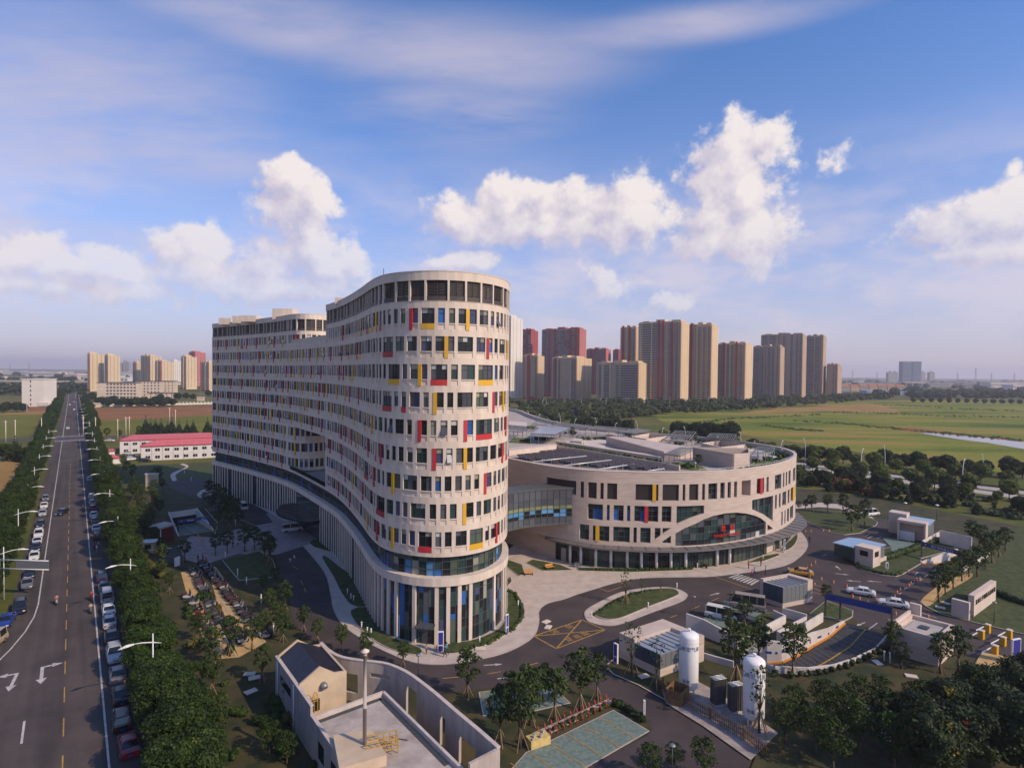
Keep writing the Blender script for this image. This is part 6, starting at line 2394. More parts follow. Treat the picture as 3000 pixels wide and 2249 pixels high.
for i, (lab, xl, xm, xr, yt, D, wl_, st) in enumerate([
    ('leftmost cream apartment tower beside the street far off', 256, 263, 305, 1033, 965, M_CREAM, M_APPINK),
    ('second cream tower from the street, twin of the leftmost', 307, 316, 352, 1037, 965, M_CREAM, M_APPINK),
    ('shaded low cream tower left of the middle group', 389, 400, 412, 1058, 1150, M_CREAM, M_APPINK),
    ('tallest cream tower of the middle group', 412, 440, 472, 1039, 1110, M_CREAM, M_APPINK),
    ('lower cream tower in front of the middle group', 454, 474, 508, 1055, 1050, M_CREAM, M_APPINK),
    ('distant plain white tower between the cream towers', 507, 509, 530, 1054, 1400, M_APWHITE, M_APWHITE),
    ('dark red tower rising behind the right cream towers', 553, 572, 603, 1029, 1320, M_APPINK, M_APRED),
    ('cream tower in front of the dark red tower', 530, 545, 577, 1041, 1100, M_CREAM, M_APPINK),
    ('cream tower partly hidden by the hospital tower', 588, 612, 642, 1057, 1020, M_CREAM, M_APPINK),
]):
    apartment('apartment_tower', lab, xl, xm, xr, yt, D, wl_, st, GB, 80 + i, True, False)

# white slab block by the street
def slab_block(name, label, x0, x1, ytop, ybase, depth, wall, floors, wins, cat='building', group=None, roof=None, band=None, side=None, ang=0.0):
    p, q = G(x0, ybase), G(x1, ybase + ang)
    O = Vector(p[:2]); d = (Vector(q[:2]) - O); L = d.length; d.normalize(); n_ = Vector((-d.y, d.x))
    H = GD(x0, ytop, p.y).z
    t = thing(name, label, cat, (O.x, O.y, 0), group=group)
    P = lambda a, b: tuple(d * a + n_ * b)
    m = MB(); m.prism([P(0, 0), P(L, 0), P(L, depth), P(0, depth)], 0, H); m.build('wall', wall, t)
    fh = H / floors
    for f in range(floors):
        for w_ in wins:
            m = MB()
            a0 = w_ * L
            m.prism([P(a0, -.12), P(a0 + min(2.4, L * .05), -.12), P(a0 + min(2.4, L * .05), .1), P(a0, .1)], f * fh + fh * .32, f * fh + fh * .78)
            m.build('window', M_WIN_RECESS, t)
    m = MB(); m.prism([P(-.5, -.5), P(L + .5, -.5), P(L + .5, depth + .5), P(-.5, depth + .5)], H, H + .7); m.build('roof', roof or wall, t)
    if band:
        for f in range(1, floors):
            m = MB(); m.prism([P(-.1, -.3), P(L + .1, -.3), P(L + .1, .1), P(-.1, .1)], f * fh - .25, f * fh + .25); m.build('string_course', band, t)
    return t


t = slab_block('white_block', 'bright white six storey block standing alone left of the street', 64, 128, 1111, 1191, 22, M_APWHITE, 6, (.38,), roof=M_APWHITE, ang=0)
m = MB(); m.box(14, 2, t.children[0].dimensions.z, 24, 16, t.children[0].dimensions.z + 3.5); m.build('stair_head', M_APWHITE, t)
m = MB(); m.box(1, 3, t.children[0].dimensions.z, 8, 10, t.children[0].dimensions.z + 3); m.build('stair_head', M_APWHITE, t)
M_ROOFS = mat('slate_roof', (0.045, 0.040, 0.045), 0.7)
M_SCHOOL = mat('school_cream', (0.60, 0.47, 0.37), 0.85, var=.05, scale=.05)
slab_block('school_building', 'long cream five storey school block with dark roof, nearest the street', 284, 400, 1121, 1168, 16, M_SCHOOL, 5, tuple(np.linspace(.24, .93, 9)), roof=M_ROOFS, band=M_APWHITE)
slab_block('school_building', 'cream school block set back behind the longer one', 396, 470, 1117, 1161, 14, M_SCHOOL, 5, tuple(np.linspace(.06, .9, 7)), roof=M_ROOFS, band=M_APWHITE)
slab_block('school_building', 'right hand cream school block with dark flat roof', 456, 509, 1117, 1158, 20, M_SCHOOL, 5, tuple(np.linspace(.5, .9, 3)), roof=M_ROOFS, band=M_APWHITE)
slab_block('school_hall', 'low cream school hall with dark roof below the right block', 432, 509, 1152, 1166, 12, M_SCHOOL, 2, tuple(np.linspace(.1, .9, 5)), roof=M_ROOFS)
slab_block('gate_house', 'small cream gate house at the end of the white fence', 248, 280, 1183, 1194, 8, M_SCHOOL, 1, (.5,))
slab_block('field_hut', 'tiny pale hut on the green sports field', 577, 595, 1164, 1174, 6, M_SCHOOL, 1, (.3, .7))
# fence along the ploughed field: posts as parts
t = thing('white_fence', 'long white fence with posts along the far edge of the ploughed field', 'fence')
a, b = G(270, 1192.5), G(640, 1184)
m = MB(); m.beam((a.x, a.y, 1.2), (b.x, b.y, 1.2), .4, 1.6); m.build('rail', M_APWHITE, t)
for i in range(34):
    c = a.lerp(b, i / 33)
    m = MB(); m.beam((c.x, c.y, 0), (c.x, c.y, 3.2), 1.1, 1.1); m.build('post', M_APWHITE, t)
wall_seg('boundary_wall', 'white boundary wall below the lone white block', [G(72, 1191), G(152, 1190)], 2.2, .5, M_APWHITE)
# viaduct
vd = thing('road_viaduct', 'long concrete road viaduct crossing the far left behind the towers', 'viaduct')
va, vb = Vector((-1250, 1160)), Vector((-420, 1190))
m = MB(); m.beam((*va, 10.2), (*vb, 10.2), 16, 2.2); m.build('deck', M_CONC, vd)
m = MB(); m.beam((*(va - Vector((0, 8))), 11.8), (*(vb - Vector((0, 8))), 11.8), .4, 1.2); m.build('parapet', M_SCHOOL, vd)
for i in range(22):
    c = va.lerp(vb, i / 21)
    m = MB(); m.beam((c.x, c.y, 0), (c.x, c.y, 9.2), 2.2, 4); m.build('pier', M_CONC, vd)

# ---- red roofed site huts
M_HUT = mat('hut_white', (0.62, 0.58, 0.57), 0.7, var=.05, scale=.3)
M_HUTR = mat('hut_roof_red', (0.52, 0.125, 0.135), 0.65, var=.08, scale=.5)
M_HUTRR = mat('hut_trim_red', (0.42, 0.03, 0.05), 0.65)


def hut(label, pl, pm, pr, eav, ridge, floors, wins, group, hip=0.0):
    """pl, pm: left-front and right-front ground points; pr gives the depth direction"""
    A, B, C = Vector(pl[:2]), Vector(pm[:2]), Vector(pr[:2])
    d = B - A; L = d.length; d.normalize(); n_ = Vector((-d.y, d.x)); dep = max(4.0, (C - A).dot(n_))
    t = thing('site_hut', label, 'hut', (A.x, A.y, 0), group=group)
    P = lambda a, b: tuple(d * a + n_ * b)
    m = MB(); m.prism([P(0, 0), P(L, 0), P(L, dep), P(0, dep)], 0, eav); m.build('wall', M_HUT, t)
    o = .35
    r0, r1 = (hip, L - hip) if hip else (0, L)
    lo = [(*P(-o, -o), eav), (*P(L + o, -o), eav), (*P(L + o, dep + o), eav), (*P(-o, dep + o), eav)]
    ra, rb = (*P(r0 - (o if not hip else 0), dep / 2), ridge), (*P(r1 + (o if not hip else 0), dep / 2), ridge)
    m = MB()
    m.face([lo[0], lo[1], rb, ra]); m.face([lo[2], lo[3], ra, rb]); m.face([lo[1], lo[2], rb], 1); m.face([lo[3], lo[0], ra], 1); m.face(lo[::-1])
    m.build('roof', [M_HUTR, M_HUTRR], t)
    m = MB(); m.beam((*P(-o, -o), eav), (*P(L + o, -o), eav), .12, .3); m.beam((*P(-o, -o), eav), (*P(-o, dep + o), eav), .12, .3); m.build('eaves_trim', M_HUTRR, t)
    for z in ([eav / 2] if floors == 2 else []):
        m = MB(); m.prism([P(-.05, -.08), P(L, -.08), P(L, .02), P(-.05, .02)], z - .12, z + .12); m.build('belt_trim', M_HUTRR if hip == 0 else M_HUT, t)
    for f in range(floors):
        for w_ in wins:
            z0 = f * eav / floors + .9
            m = MB(); m.prism([P(w_ * L, -.1), P(w_ * L + 1.7, -.1), P(w_ * L + 1.7, .05), P(w_ * L, .05)], z0, z0 + 1.15)
            w2 = m.build('window', GL_DARK, t)
            m = MB(); m.prism([P(w_ * L + .8, -.13), P(w_ * L + .9, -.13), P(w_ * L + .9, .05), P(w_ * L + .8, .05)], z0, z0 + 1.15); m.build('mullion', M_HUT, w2)
    for i in range(int(L / 4) + 1):
        m = MB(); m.prism([P(i * 4 - .06, -.06), P(i * 4 + .06, -.06), P(i * 4 + .06, .0), P(i * 4 - .06, .0)], 0, eav); m.build('panel_joint', M_APGREY if hip else M_HUT, t)
    return t


GH = 'red roofed site huts'
hut('long white site hut with pink hipped roof, the front one', G(413, 1350), G(670, 1338), G(404, 1342), 6.2, 8.3, 2, tuple(np.linspace(.05, .9, 9)), GH, 5.0)
hut('white two storey site hut set behind, red gable end', G(351, 1330), G(640, 1318), G(350, 1318), 6.2, 8.0, 2, tuple(np.linspace(.04, .9, 11)), GH, 4.0)
hut('small white shed with red top rail beside the street trees', G(311, 1339), G(336, 1337), G(312, 1333), 2.6, 3.1, 1, (), GH)
hut('small pale shed with dark red hipped roof below the huts', G(322, 1360), G(354, 1357), G(322, 1352), 2.4, 3.6, 1, (), GH, 2.0)

# ---- far town: sheds and blocks to the horizon
M_SHED = mat('far_shed_white', (0.58, 0.52, 0.50), 0.8, rand=.18)
M_SHEDP = mat('far_shed_pink', (0.52, 0.40, 0.36), 0.8, rand=.18)
M_FARB = mat('far_block_blue', (0.035, 0.075, 0.15), 0.5)
M_FARG = mat('far_block_grey', (0.26, 0.24, 0.25), 0.8, rand=.25)
M_ORROOF = mat('orange_roof', (0.38, 0.13, 0.05), 0.8)
frnd = random.Random(3)


def far_box(px, D, wd, dep, h, m_, name, label, group, cat='building'):
    p = GD(px, 1095, D)
    mb = MB()
    a = frnd.uniform(-.15, .15)
    c, s_ = math.cos(a), math.sin(a)
    R = lambda x, y: (x * c - y * s_, x * s_ + y * c)
    mb.prism([R(-wd / 2, 0), R(wd / 2, 0), R(wd / 2, dep), R(-wd / 2, dep)], 0, h)
    mb.prism([R(-wd / 2 - .6, -.6), R(wd / 2 + .6, -.6), R(wd / 2 + .6, dep + .6), R(-wd / 2 - .6, dep + .6)], h, h + .8, 1)
    n = max(2, int(wd / 9))
    for i in range(n):
        x = -wd / 2 + wd * (i + .5) / n
        mb.prism([R(x - wd / n * .3, -.25), R(x + wd / n * .3, -.25), R(x + wd / n * .3, .1), R(x - wd / n * .3, .1)], h * .45, h * .7, 2)
    return mb.build(name, [m_, m_, M_WIN_RECESS], None, (p.x, p.y, 0), label=label, cat=cat, group=group)


for i in range(46):
    px = frnd.uniform(-120, 640)
    D = frnd.uniform(1450, 4200)
    if 150 < px < 260 and D < 1500:
        continue
    far_box(px, D, frnd.uniform(45, 150), frnd.uniform(30, 70), frnd.uniform(8, 17), frnd.choice((M_SHED, M_SHED, M_SHEDP)), 'factory_shed', 'pale low factory shed in the far industrial area on the left horizon', 'factory sheds on the left horizon')
for i in range(60):
    px = frnd.uniform(2470, 3150)
    D = frnd.uniform(1700, 4500)
    far_box(px, D, frnd.uniform(30, 110), frnd.uniform(25, 60), frnd.uniform(7, 18), frnd.choice((M_SHED, M_SHEDP, M_FARG, M_FARG)), 'town_block', 'small pale building in the far town on the right horizon', 'buildings of the far town on the right')
for i in range(26):
    far_box(frnd.uniform(1500, 2480), frnd.uniform(1500, 3000), frnd.uniform(30, 60), 20, frnd.uniform(10, 22), M_FARG, 'town_block', 'grey block glimpsed between the apartment towers', 'blocks between the apartment towers')
for x0, x1, lab in ((2645.5, 2671.5, 'left one of the twin dark blue glass towers on the horizon'), (2674, 2700, 'right one of the twin dark blue glass towers on the horizon')):
    a, b = GD(x0, 1060, 2900), GD(x1, 1060, 2900)
    t = thing('glass_tower', lab, 'tower', (a.x, a.y, 0), group='twin glass towers')
    w_ = b.x - a.x
    m = MB(); m.box(0, 0, 0, w_, 30, a.z); m.build('shaft', M_FARB, t)
    m = MB(); m.box(-.8, -.8, a.z, w_ + .8, 31, a.z + 3); m.build('crown', M_FARG, t)
    for f in range(12):
        m = MB(); m.box(-.4, -.6, 8 + f * 8.2, w_ + .4, .2, 9.4 + f * 8.2); m.build('spandrel', M_FARG, t)
for x0, x1, yt, lab in ((2603, 2617, 1090, 'small grey tower left of the twin glass towers'), (2617, 2631, 1090, 'small grey tower touching its neighbour left of the twin glass towers'), (2699, 2712, 1090, 'grey tower against the right glass tower'), (2724, 2739, 1090, 'lone grey tower right of the twin glass towers'),
                        (360, 368, 1058, 'hazy blue tower far behind the second cream tower'), (370, 378, 1062, 'hazy tower right of the hazy blue one'), (346, 356, 1064, 'hazy low tower just right of the cream twins')):
    a, b = GD(x0, yt, 3200), GD(x1, yt, 3200)
    t = thing('far_tower', lab, 'tower', (a.x, a.y, 0))
    m = MB(); m.box(0, 0, 0, b.x - a.x, 20, a.z); m.build('shaft', M_FARG, t)
    m = MB(); m.box((b.x - a.x) * .3, 2, a.z, (b.x - a.x) * .7, 12, a.z + 6); m.build('lift_head', M_FARG, t)
# terraced houses with orange roofs
for i in range(7):
    x0 = 2466 + i * 27
    a, b = G(x0, 1146), G(x0 + 25.5, 1146 + .3)
    w_ = (b - a).length
    t = thing('terrace_house', 'dark terraced house with orange roof, number %s from the brown tower' % ('first', 'second', 'third', 'fourth', 'fifth', 'sixth', 'seventh')[i], 'house', (a.x, a.y, 0), group='terraced houses with orange roofs')
    m = MB(); m.box(0, 0, 0, w_, 14, 12); m.build('wall', M_APBROWN if i % 2 else M_FARG, t)
    m = MB(); m.hexa([(-.5, -.8, 12), (w_ + .5, -.8, 12), (w_ + .5, 15, 12), (-.5, 15, 12)], [(1.5, 6.6, 16.5), (w_ - 1.5, 6.6, 16.5), (w_ - 1.5, 7.4, 16.5), (1.5, 7.4, 16.5)]); m.build('roof', M_ORROOF, t)
for i, (x0, x1, y) in enumerate(((2545, 2600, 1153), (2604, 2675, 1156), (2690, 2720, 1157))):
    a, b = G(x0, y), G(x1, y)
    far_box((x0 + x1) / 2, a.y, (b - a).length, 20, 6, mat('blue_sheet', (.25, .36, .50), .6), 'blue_shed', 'pale blue roofed shed at the meadow edge, %s from the apartment row' % ('first', 'second', 'third')[i], 'blue roofed sheds at the meadow edge', 'shed')
# lattice masts on the horizon
for i, (px, yt, D) in enumerate(((2498, 1085, 2600), (2570, 1088, 2800), (2806, 1090, 2500), (2859, 1077, 2200), (2972, 1092, 2600), (2905, 1092, 2300), (85, 1058, 2600), (30, 1066, 2800))):
    p = GD(px, yt, D)
    m = MB()
    for sx in (-1, 1):
        m.beam((sx * 4, 0, 0), (sx * .5, 0, p.z), .8, .8)
    for k_ in range(1, 8):
        z = p.z * k_ / 8
        w0 = 4 * (1 - k_ / 8) + .5
        m.beam((-w0, 0, z), (w0, 0, z + p.z / 10), .5, .5)
    for z in (.72, .86):
        m.beam((-7, 0, p.z * z), (7, 0, p.z * z), .6, .6)
    m.build('lattice_mast', M_FARG, None, (p.x, p.y, 0), label='thin lattice power mast on the horizon, %s' % ('nearest the brown towers', 'left of the twin glass towers', 'third from the brown towers', 'tallest one right of the glass towers', 'rightmost one', 'just right of the tallest', 'right of the two above the white block', 'left of the two above the white block')[i], cat='mast', group='lattice masts on the horizon')

# ------------------------------------------------------------------ highway behind the podium
HD = Vector((.61, -.79)); HN = Vector((.79, .61)); H0 = Vector((146, 229))
hp = lambda t, o: tuple(H0 + HD * t + HN * o)
sheet('highway', [hp(-330, -6), hp(230, -6), hp(230, 1.5), hp(-330, 1.5)], 0.03, M_CONC)
sheet('highway', [hp(-330, 5), hp(230, 5), hp(230, 12.5), hp(-330, 12.5)], 0.03, M_CONC)
sheet('service_lane', gp((2329, 1478), (2400, 1472), (2470, 1478), (2540, 1500), (2560, 1519), (2530, 1512), (2460, 1490), (2400, 1485), (2329, 1490)), 0.04, M_PAVE)

# ------------------------------------------------------------------ vegetation
def leaf_mat(name, c1, c2, c3=None, scale=0.9, rand=.18):
    m = bpy.data.materials.new(name)
    m.use_nodes = True
    t = NT(m.node_tree)
    tc = t.new('ShaderNodeTexCoord')
    oi = t.new('ShaderNodeObjectInfo')
    off = t.vec('ADD', tc.outputs['Object'], t.vec('SCALE', oi.outputs['Location'], scale=.37))
    f = t.noise(off, scale, 3.0, .6)
    f2 = t.noise(off, scale * 5, 2.0, .6)
    f = t.math('MULTIPLY_ADD', t.math('SUBTRACT', f2, .5), .5, f)
    stops = [(.33, c1), (.62, c2)] + ([(.80, c3)] if c3 else [])
    col = t.ramp(f, stops)
    k_ = t.mapr(oi.outputs['Random'], 0, 1, 1 - rand, 1 + rand)
    sc = t.new('ShaderNodeVectorMath', operation='SCALE')
    t.l.new(col, sc.inputs[0])
    t.l.new(k_, sc.inputs['Scale'])
    b = m.node_tree.nodes['Principled BSDF']
    b.inputs['Roughness'].default_value = .65
    b.inputs['Specular IOR Level'].default_value = .25
    t.l.new(sc.outputs[0], b.inputs['Base Color'])
    return m


L_CAMPHOR = leaf_mat('leaves_camphor', (.010, .023, .003), (.031, .056, .005), (.080, .100, .010))
L_YOUNG = leaf_mat('leaves_young', (.018, .036, .007), (.042, .067, .012), (.086, .092, .018))
L_DARK = leaf_mat('leaves_dark', (.010, .021, .005), (.026, .044, .010), (.056, .072, .016), .6)
L_WILLOW = leaf_mat('leaves_willow', (.045, .070, .010), (.092, .118, .018), (.15, .155, .028), .6)
L_CONIF = leaf_mat('leaves_conifer', (.010, .024, .008), (.024, .044, .012), None, .6)
L_BELT = leaf_mat('leaves_belt', (.028, .042, .010), (.058, .072, .018), (.10, .085, .026), .06, 0)
L_OLIVE = leaf_mat('leaves_olive', (.045, .050, .010), (.085, .080, .016), (.13, .085, .02), .7)
L_FLOW = mat('blossom_yellow', (.34, .24, .014), .7)
L_RED = mat('pods_red', (.26, .045, .02), .7)
M_BARK = mat('bark', (.085, .06, .042), .9, var=.3, scale=4)
M_STAKE = mat('stake_wood', (.30, .20, .11), .85)


def leaf_quads(cent, nrm, size, rs):
    """numpy: one small folded leaf card (2 triangles as a quad) for every centre"""
    n = len(cent)
    r = rs.normal(size=(n, 3))
    a = np.cross(nrm, r)
    a /= np.linalg.norm(a, axis=1, keepdims=True) + 1e-9
    b = np.cross(nrm, a)
    s = (size * rs.uniform(.6, 1.35, n))[:, None]
    w = s * rs.uniform(.55, .95, n)[:, None]
    v = np.empty((n, 4, 3))
    v[:, 0] = cent - a * s
    v[:, 1] = cent - b * w + nrm * s * .18
    v[:, 2] = cent + a * s
    v[:, 3] = cent + b * w + nrm * s * .18
    return v.reshape(-1, 3)


def quads_mesh(name, verts, mats, mi=None, extra=None):
    """mesh from quads; extra = (verts, tri faces) appended (inner cores)"""
    nq = len(verts) // 4
    ev, ef = extra if extra else (np.zeros((0, 3)), np.zeros((0, 3), int))
    nv = len(verts) + len(ev)
    me = bpy.data.meshes.new(name)
    me.vertices.add(nv)
    me.vertices.foreach_set('co', np.concatenate([verts, ev]).astype(np.float32).ravel())
    loops = np.concatenate([np.arange(nq * 4), (ef + len(verts)).ravel()]).astype(np.int32)
    me.loops.add(len(loops))
    me.loops.foreach_set('vertex_index', loops)
    np_ = nq + len(ef)
    me.polygons.add(np_)
    st = np.concatenate([np.arange(nq) * 4, nq * 4 + np.arange(len(ef)) * 3]).astype(np.int32)
    me.polygons.foreach_set('loop_start', st)
    if mi is not None:
        me.polygons.foreach_set('material_index', np.concatenate([mi, np.zeros(len(ef), int)]).astype(np.int32))
    for m in mats:
        me.materials.append(m)
    me.update(calc_edges=True)
    return me


_b = bmesh.new()
bmesh.ops.create_icosphere(_b, subdivisions=2, radius=1.0)
ICO_V = np.array([v.co[:] for v in _b.verts])
ICO_F = np.array([[v.index for v in f.verts] for f in _b.faces])
_b.free()


def clump_cloud(clumps, per, size, seed, core=.74, up=.25, squash=.9):
    """clumps: list of (x, y, z, r); returns leaf quads and inner cores"""
    rs = np.random.RandomState(seed)
    C, N, ev, ef = [], [], [], []
    for (x, y, z, r) in clumps:
        n = max(6, int(per * r * r))
        d = rs.normal(size=(n, 3))
        d /= np.linalg.norm(d, axis=1, keepdims=True)
        d[:, 2] = np.where(d[:, 2] < -.35, -d[:, 2] * .6, d[:, 2])
        rad = r * rs.uniform(.72, 1.12, n)[:, None]
        p = d * rad * np.array([1, 1, squash]) + np.array([x, y, z])
        nn = d * .7 + rs.normal(size=(n, 3)) * .55 + np.array([0, 0, up])
        nn /= np.linalg.norm(nn, axis=1, keepdims=True)
        C.append(p)
        N.append(nn)
        if core > 0:
            jit = 1 + rs.normal(size=(len(ICO_V), 1)) * .08
            ef.append(ICO_F + sum(len(q) for q in ev))
            ev.append(ICO_V * jit * np.array([1, 1, squash]) * r * core + np.array([x, y, z]))
    C, N = np.concatenate(C), np.concatenate(N)
    return leaf_quads(C, N, size, rs), ((np.concatenate(ev), np.concatenate(ef)) if core > 0 else None)


def tree_proto(name, kind, seed, h, r, mats, trunk_h, per=60, size=.34, nclump=11, core=.74, stakes=False):
    rnd = random.Random(seed)
    t = thing(name, 'x', 'tree')
    cl = []
    zc = trunk_h + (h - trunk_h) * .5
    hz_ = (h - trunk_h) * .5
    for i in range(nclump):
        a = i * 2.399 + rnd.uniform(-.4, .4)
        f = (i + .5) / nclump
        z = zc + hz_ * (1 - 2 * f) * .72
        rr = r * .62 * math.sqrt(max(.05, 1 - (1 - 2 * f) ** 2 * .8)) * rnd.uniform(.75, 1.1)
        cl.append((math.cos(a) * rr, math.sin(a) * rr, z, r * rnd.uniform(.40, .56)))
    cl.append((0, 0, zc + hz_ * .55, r * .5))
    if kind == 'sparse':
        cl = [(x, y, z, q * .62) for x, y, z, q in cl]
    v, ex = clump_cloud(cl, per, size, seed, core)
    mi = None
    if len(mats) > 1:
        rs = np.random.RandomState(seed + 5)
        n = len(v) // 4
        cen = v.reshape(-1, 4, 3).mean(1)
        hi = cen[:, 2] > zc + hz_ * .15
        patch = np.zeros(n, int)
        for _ in range(16):
            c = cen[rs.randint(n)]
            near = np.linalg.norm(cen - c, axis=1) < rs.uniform(.35, .7)
            patch[near & hi] = 1 + (rs.rand() < .25) * (len(mats) > 2)
        mi = patch
    crown = link('crown', quads_mesh('crown', v, mats, mi, ex), t)
    m = MB()
    m.tube([(0, 0, 0), (rnd.uniform(-.1, .1), rnd.uniform(-.1, .1), trunk_h * .6), (rnd.uniform(-.15, .15), 0, trunk_h), (0, 0, zc + hz_ * .4)], [r * .055 + .05, r * .045 + .03, r * .035 + .02, .03], 7)
    for x, y, z, q in cl[:nclump:2]:
        z0 = trunk_h * rnd.uniform(.8, 1.1)
        m.tube([(0, 0, z0), (x * .5, y * .5, (z0 + z) / 2), (x, y, z)], [r * .025 + .02, .03, .015], 5)
    m.build('trunk', M_BARK, t)
    if stakes:
        m = MB()
        for k_ in range(4):
            a = k_ * math.pi / 2 + .4
            m.beam((math.cos(a) * .9, math.sin(a) * .9, 0), (0, 0, 2.0), .06, .06)
        m.build('stakes', M_STAKE, t)
    return t


CAM = [tree_proto('street_tree', 'dense', 200 + i, 8.0 + .5 * (i % 3), 3.25 + .25 * (i % 2), [L_CAMPHOR], 1.9, 390, .125, 15) for i in range(4)]
YNG = [tree_proto('young_tree', 'sparse', 220 + i, 6.8 + .4 * i, 2.0 + .15 * i, [L_YOUNG], 2.3, 150, .17, 15, 0, True) for i in range(4)]
SLIM = [tree_proto('slim_tree', 'sparse', 230 + i, 6.4, 1.35, [L_YOUNG], 2.0, 46, .15, 13, 0, True) for i in range(3)]
DRK = [tree_proto('round_tree', 'dense', 240 + i, 9.5, 4.6, [L_DARK], 2.0, 60, .34, 14) for i in range(3)]
WIL = [tree_proto('willow_tree', 'dense', 250 + i, 8.2, 3.6, [L_WILLOW], 2.2, 60, .32, 12) for i in range(3)]
GOLD = [tree_proto('golden_rain_tree', 'dense', 260 + i, 7.6, 3.3, [L_DARK, L_FLOW, L_RED], 1.6, 190, .15, 16) for i in range(2)]
FORE = [tree_proto('dark_tree', 'sparse', 270 + i, 7.0, 2.6, [L_CAMPHOR], 1.8, 120, .15, 17, 0) for i in range(2)]


def cone_proto(seed, h, r):
    rnd = random.Random(seed)
    t = thing('conifer_tree', 'x', 'tree')
    cl = []
    for i in range(9):
        f = i / 8
        n = 1 if i > 6 else 4
        for j in range(n):
            a = j * 6.283 / n + i
            rr = r * (1 - f) * .6
            cl.append((math.cos(a) * rr, math.sin(a) * rr, .8 + (h - 1.2) * f, max(.35, r * (1 - f) * .55)))
    v, ex = clump_cloud(cl, 60, .3, seed)
    link('crown', quads_mesh('crown', v, [L_CONIF], None, ex), t)
    m = MB(); m.tube([(0, 0, 0), (0, 0, h * .8)], [.22, .05], 6); m.build('trunk', M_BARK, t)
    return t


CON = [cone_proto(300 + i, 9.5, 2.6) for i in range(2)]


def shrub_proto(seed, mats, r=1.0, fl=False):
    cl = [(random.Random(seed + j).uniform(-.5, .5) * r, random.Random(seed + j + 50).uniform(-.5, .5) * r, r * .45, r * .55) for j in range(5)]
    v, ex = clump_cloud(cl, 90, .14, seed, .7)
    return link('shrub', quads_mesh('shrub', v, mats, None, ex), None, label='x', cat='shrub')


SHR = [shrub_proto(320, [L_YOUNG]), shrub_proto(321, [L_OLIVE]), shrub_proto(322, [L_CAMPHOR])]
ORD = ['first', 'second', 'third', 'fourth', 'fifth', 'sixth', 'seventh', 'eighth', 'ninth', 'tenth', 'eleventh', 'twelfth', 'thirteenth', 'fourteenth', 'fifteenth', 'sixteenth', 'seventeenth', 'eighteenth', 'nineteenth', 'twentieth']


def ordinal(i):
    if i >= 99:
        return 'hundredth' if i == 99 else 'hundred and ' + ordinal(i - 100)
    if i < 20:
        return ORD[i]
    tens = ['twenty', 'thirty', 'forty', 'fifty', 'sixty', 'seventy', 'eighty', 'ninety'][i // 10 - 2]
    if i % 10 == 9:
        tens = ['twenty', 'thirty', 'forty', 'fifty', 'sixty', 'seventy', 'eighty', 'ninety'][(i + 1) // 10 - 2]
        return tens[:-1] + 'ieth' if tens.endswith('y') else tens
    return tens + '-' + ORD[i % 10]


PUT = {}
trnd = random.Random(66)


def put(protos, x, y, s=1.0, label='', group=None, z=0.0, sq=1.0):
    p = trnd.choice(protos)
    rz = trnd.uniform(0, 6.28)
    sc = (s * trnd.uniform(.93, 1.07), s * trnd.uniform(.93, 1.07), s * sq * trnd.uniform(.92, 1.08))
    if p.name not in PUT:
        PUT[p.name] = 1
        p.location = (x, y, z)
        p.rotation_euler[2] = rz
        p.scale = sc
        tag(p, label, None, group)
        return p
    return copy_tree(p, (x, y, z), rz, sc, label, group)


# street rows
i = 0
t_ = -13.0
while t_ < 322:
    if not (86 < t_ < 93):
        x, y = road_pt(t_, 5.3 + trnd.uniform(-.3, .3))
        put(CAM, x, y, trnd.uniform(.78, 1.1), 'dense round street tree, %s from the camera in the row right of the street' % ordinal(i), 'street trees on the right side of the street')
        i += 1
    t_ += trnd.uniform(6.8, 9.4)
i = 0
t_ = 43.0
while t_ < 325:
    x, y = road_pt(t_, -14.6 + trnd.uniform(-.4, .4) - max(0, 56 - t_) * .25)
    put(CAM, x, y, trnd.uniform(.78, 1.12), 'dense street tree, %s from the camera in the row left of the street' % ordinal(i), 'street trees on the left side of the street')
    i += 1
    t_ += trnd.uniform(6.4, 7.6)
i = 0
for side, off, nm in ((1, 7, 'right'), (-1, -14.8, 'left')):
    t_ = 362.0
    j = 0
    while t_ < 900:
        x, y = road_pt(t_, off + trnd.uniform(-.8, .8))
        put(CAM, x, y, trnd.uniform(1.0, 1.25), 'street tree beyond the crossing, %s on the %s side of the street' % (ordinal(j), nm), 'street trees beyond the crossing')
        j += 1
        t_ += trnd.uniform(8.5, 11) if t_ < 600 else 15
# second, younger row behind the right street trees
i = 0
t_ = 2.0
while t_ < 150:
    for off in (11.5, 16.5):
        if trnd.random() < .85:
            x, y = road_pt(t_ + trnd.uniform(-2, 2), off + trnd.uniform(-1.2, 1.2))
            px_ok = not (off > 15 and 22 < t_ < 110)
            if px_ok:
                put(YNG, x, y, trnd.uniform(.55, .75), 'young staked tree, %s in the planting between street and scooter park' % ordinal(i), 'young trees between street and scooter park')
                i += 1
    t_ += trnd.uniform(6.5, 9)


def put_px(protos, pts, lab, grp, s=(.9, 1.1), z=0.0):
    for j, p in enumerate(pts):
        g = G(p[0], p[1])
        k_ = p[2] if len(p) > 2 else trnd.uniform(*s)
        put(protos, g.x, g.y, k_, lab % ordinal(j), grp, z)


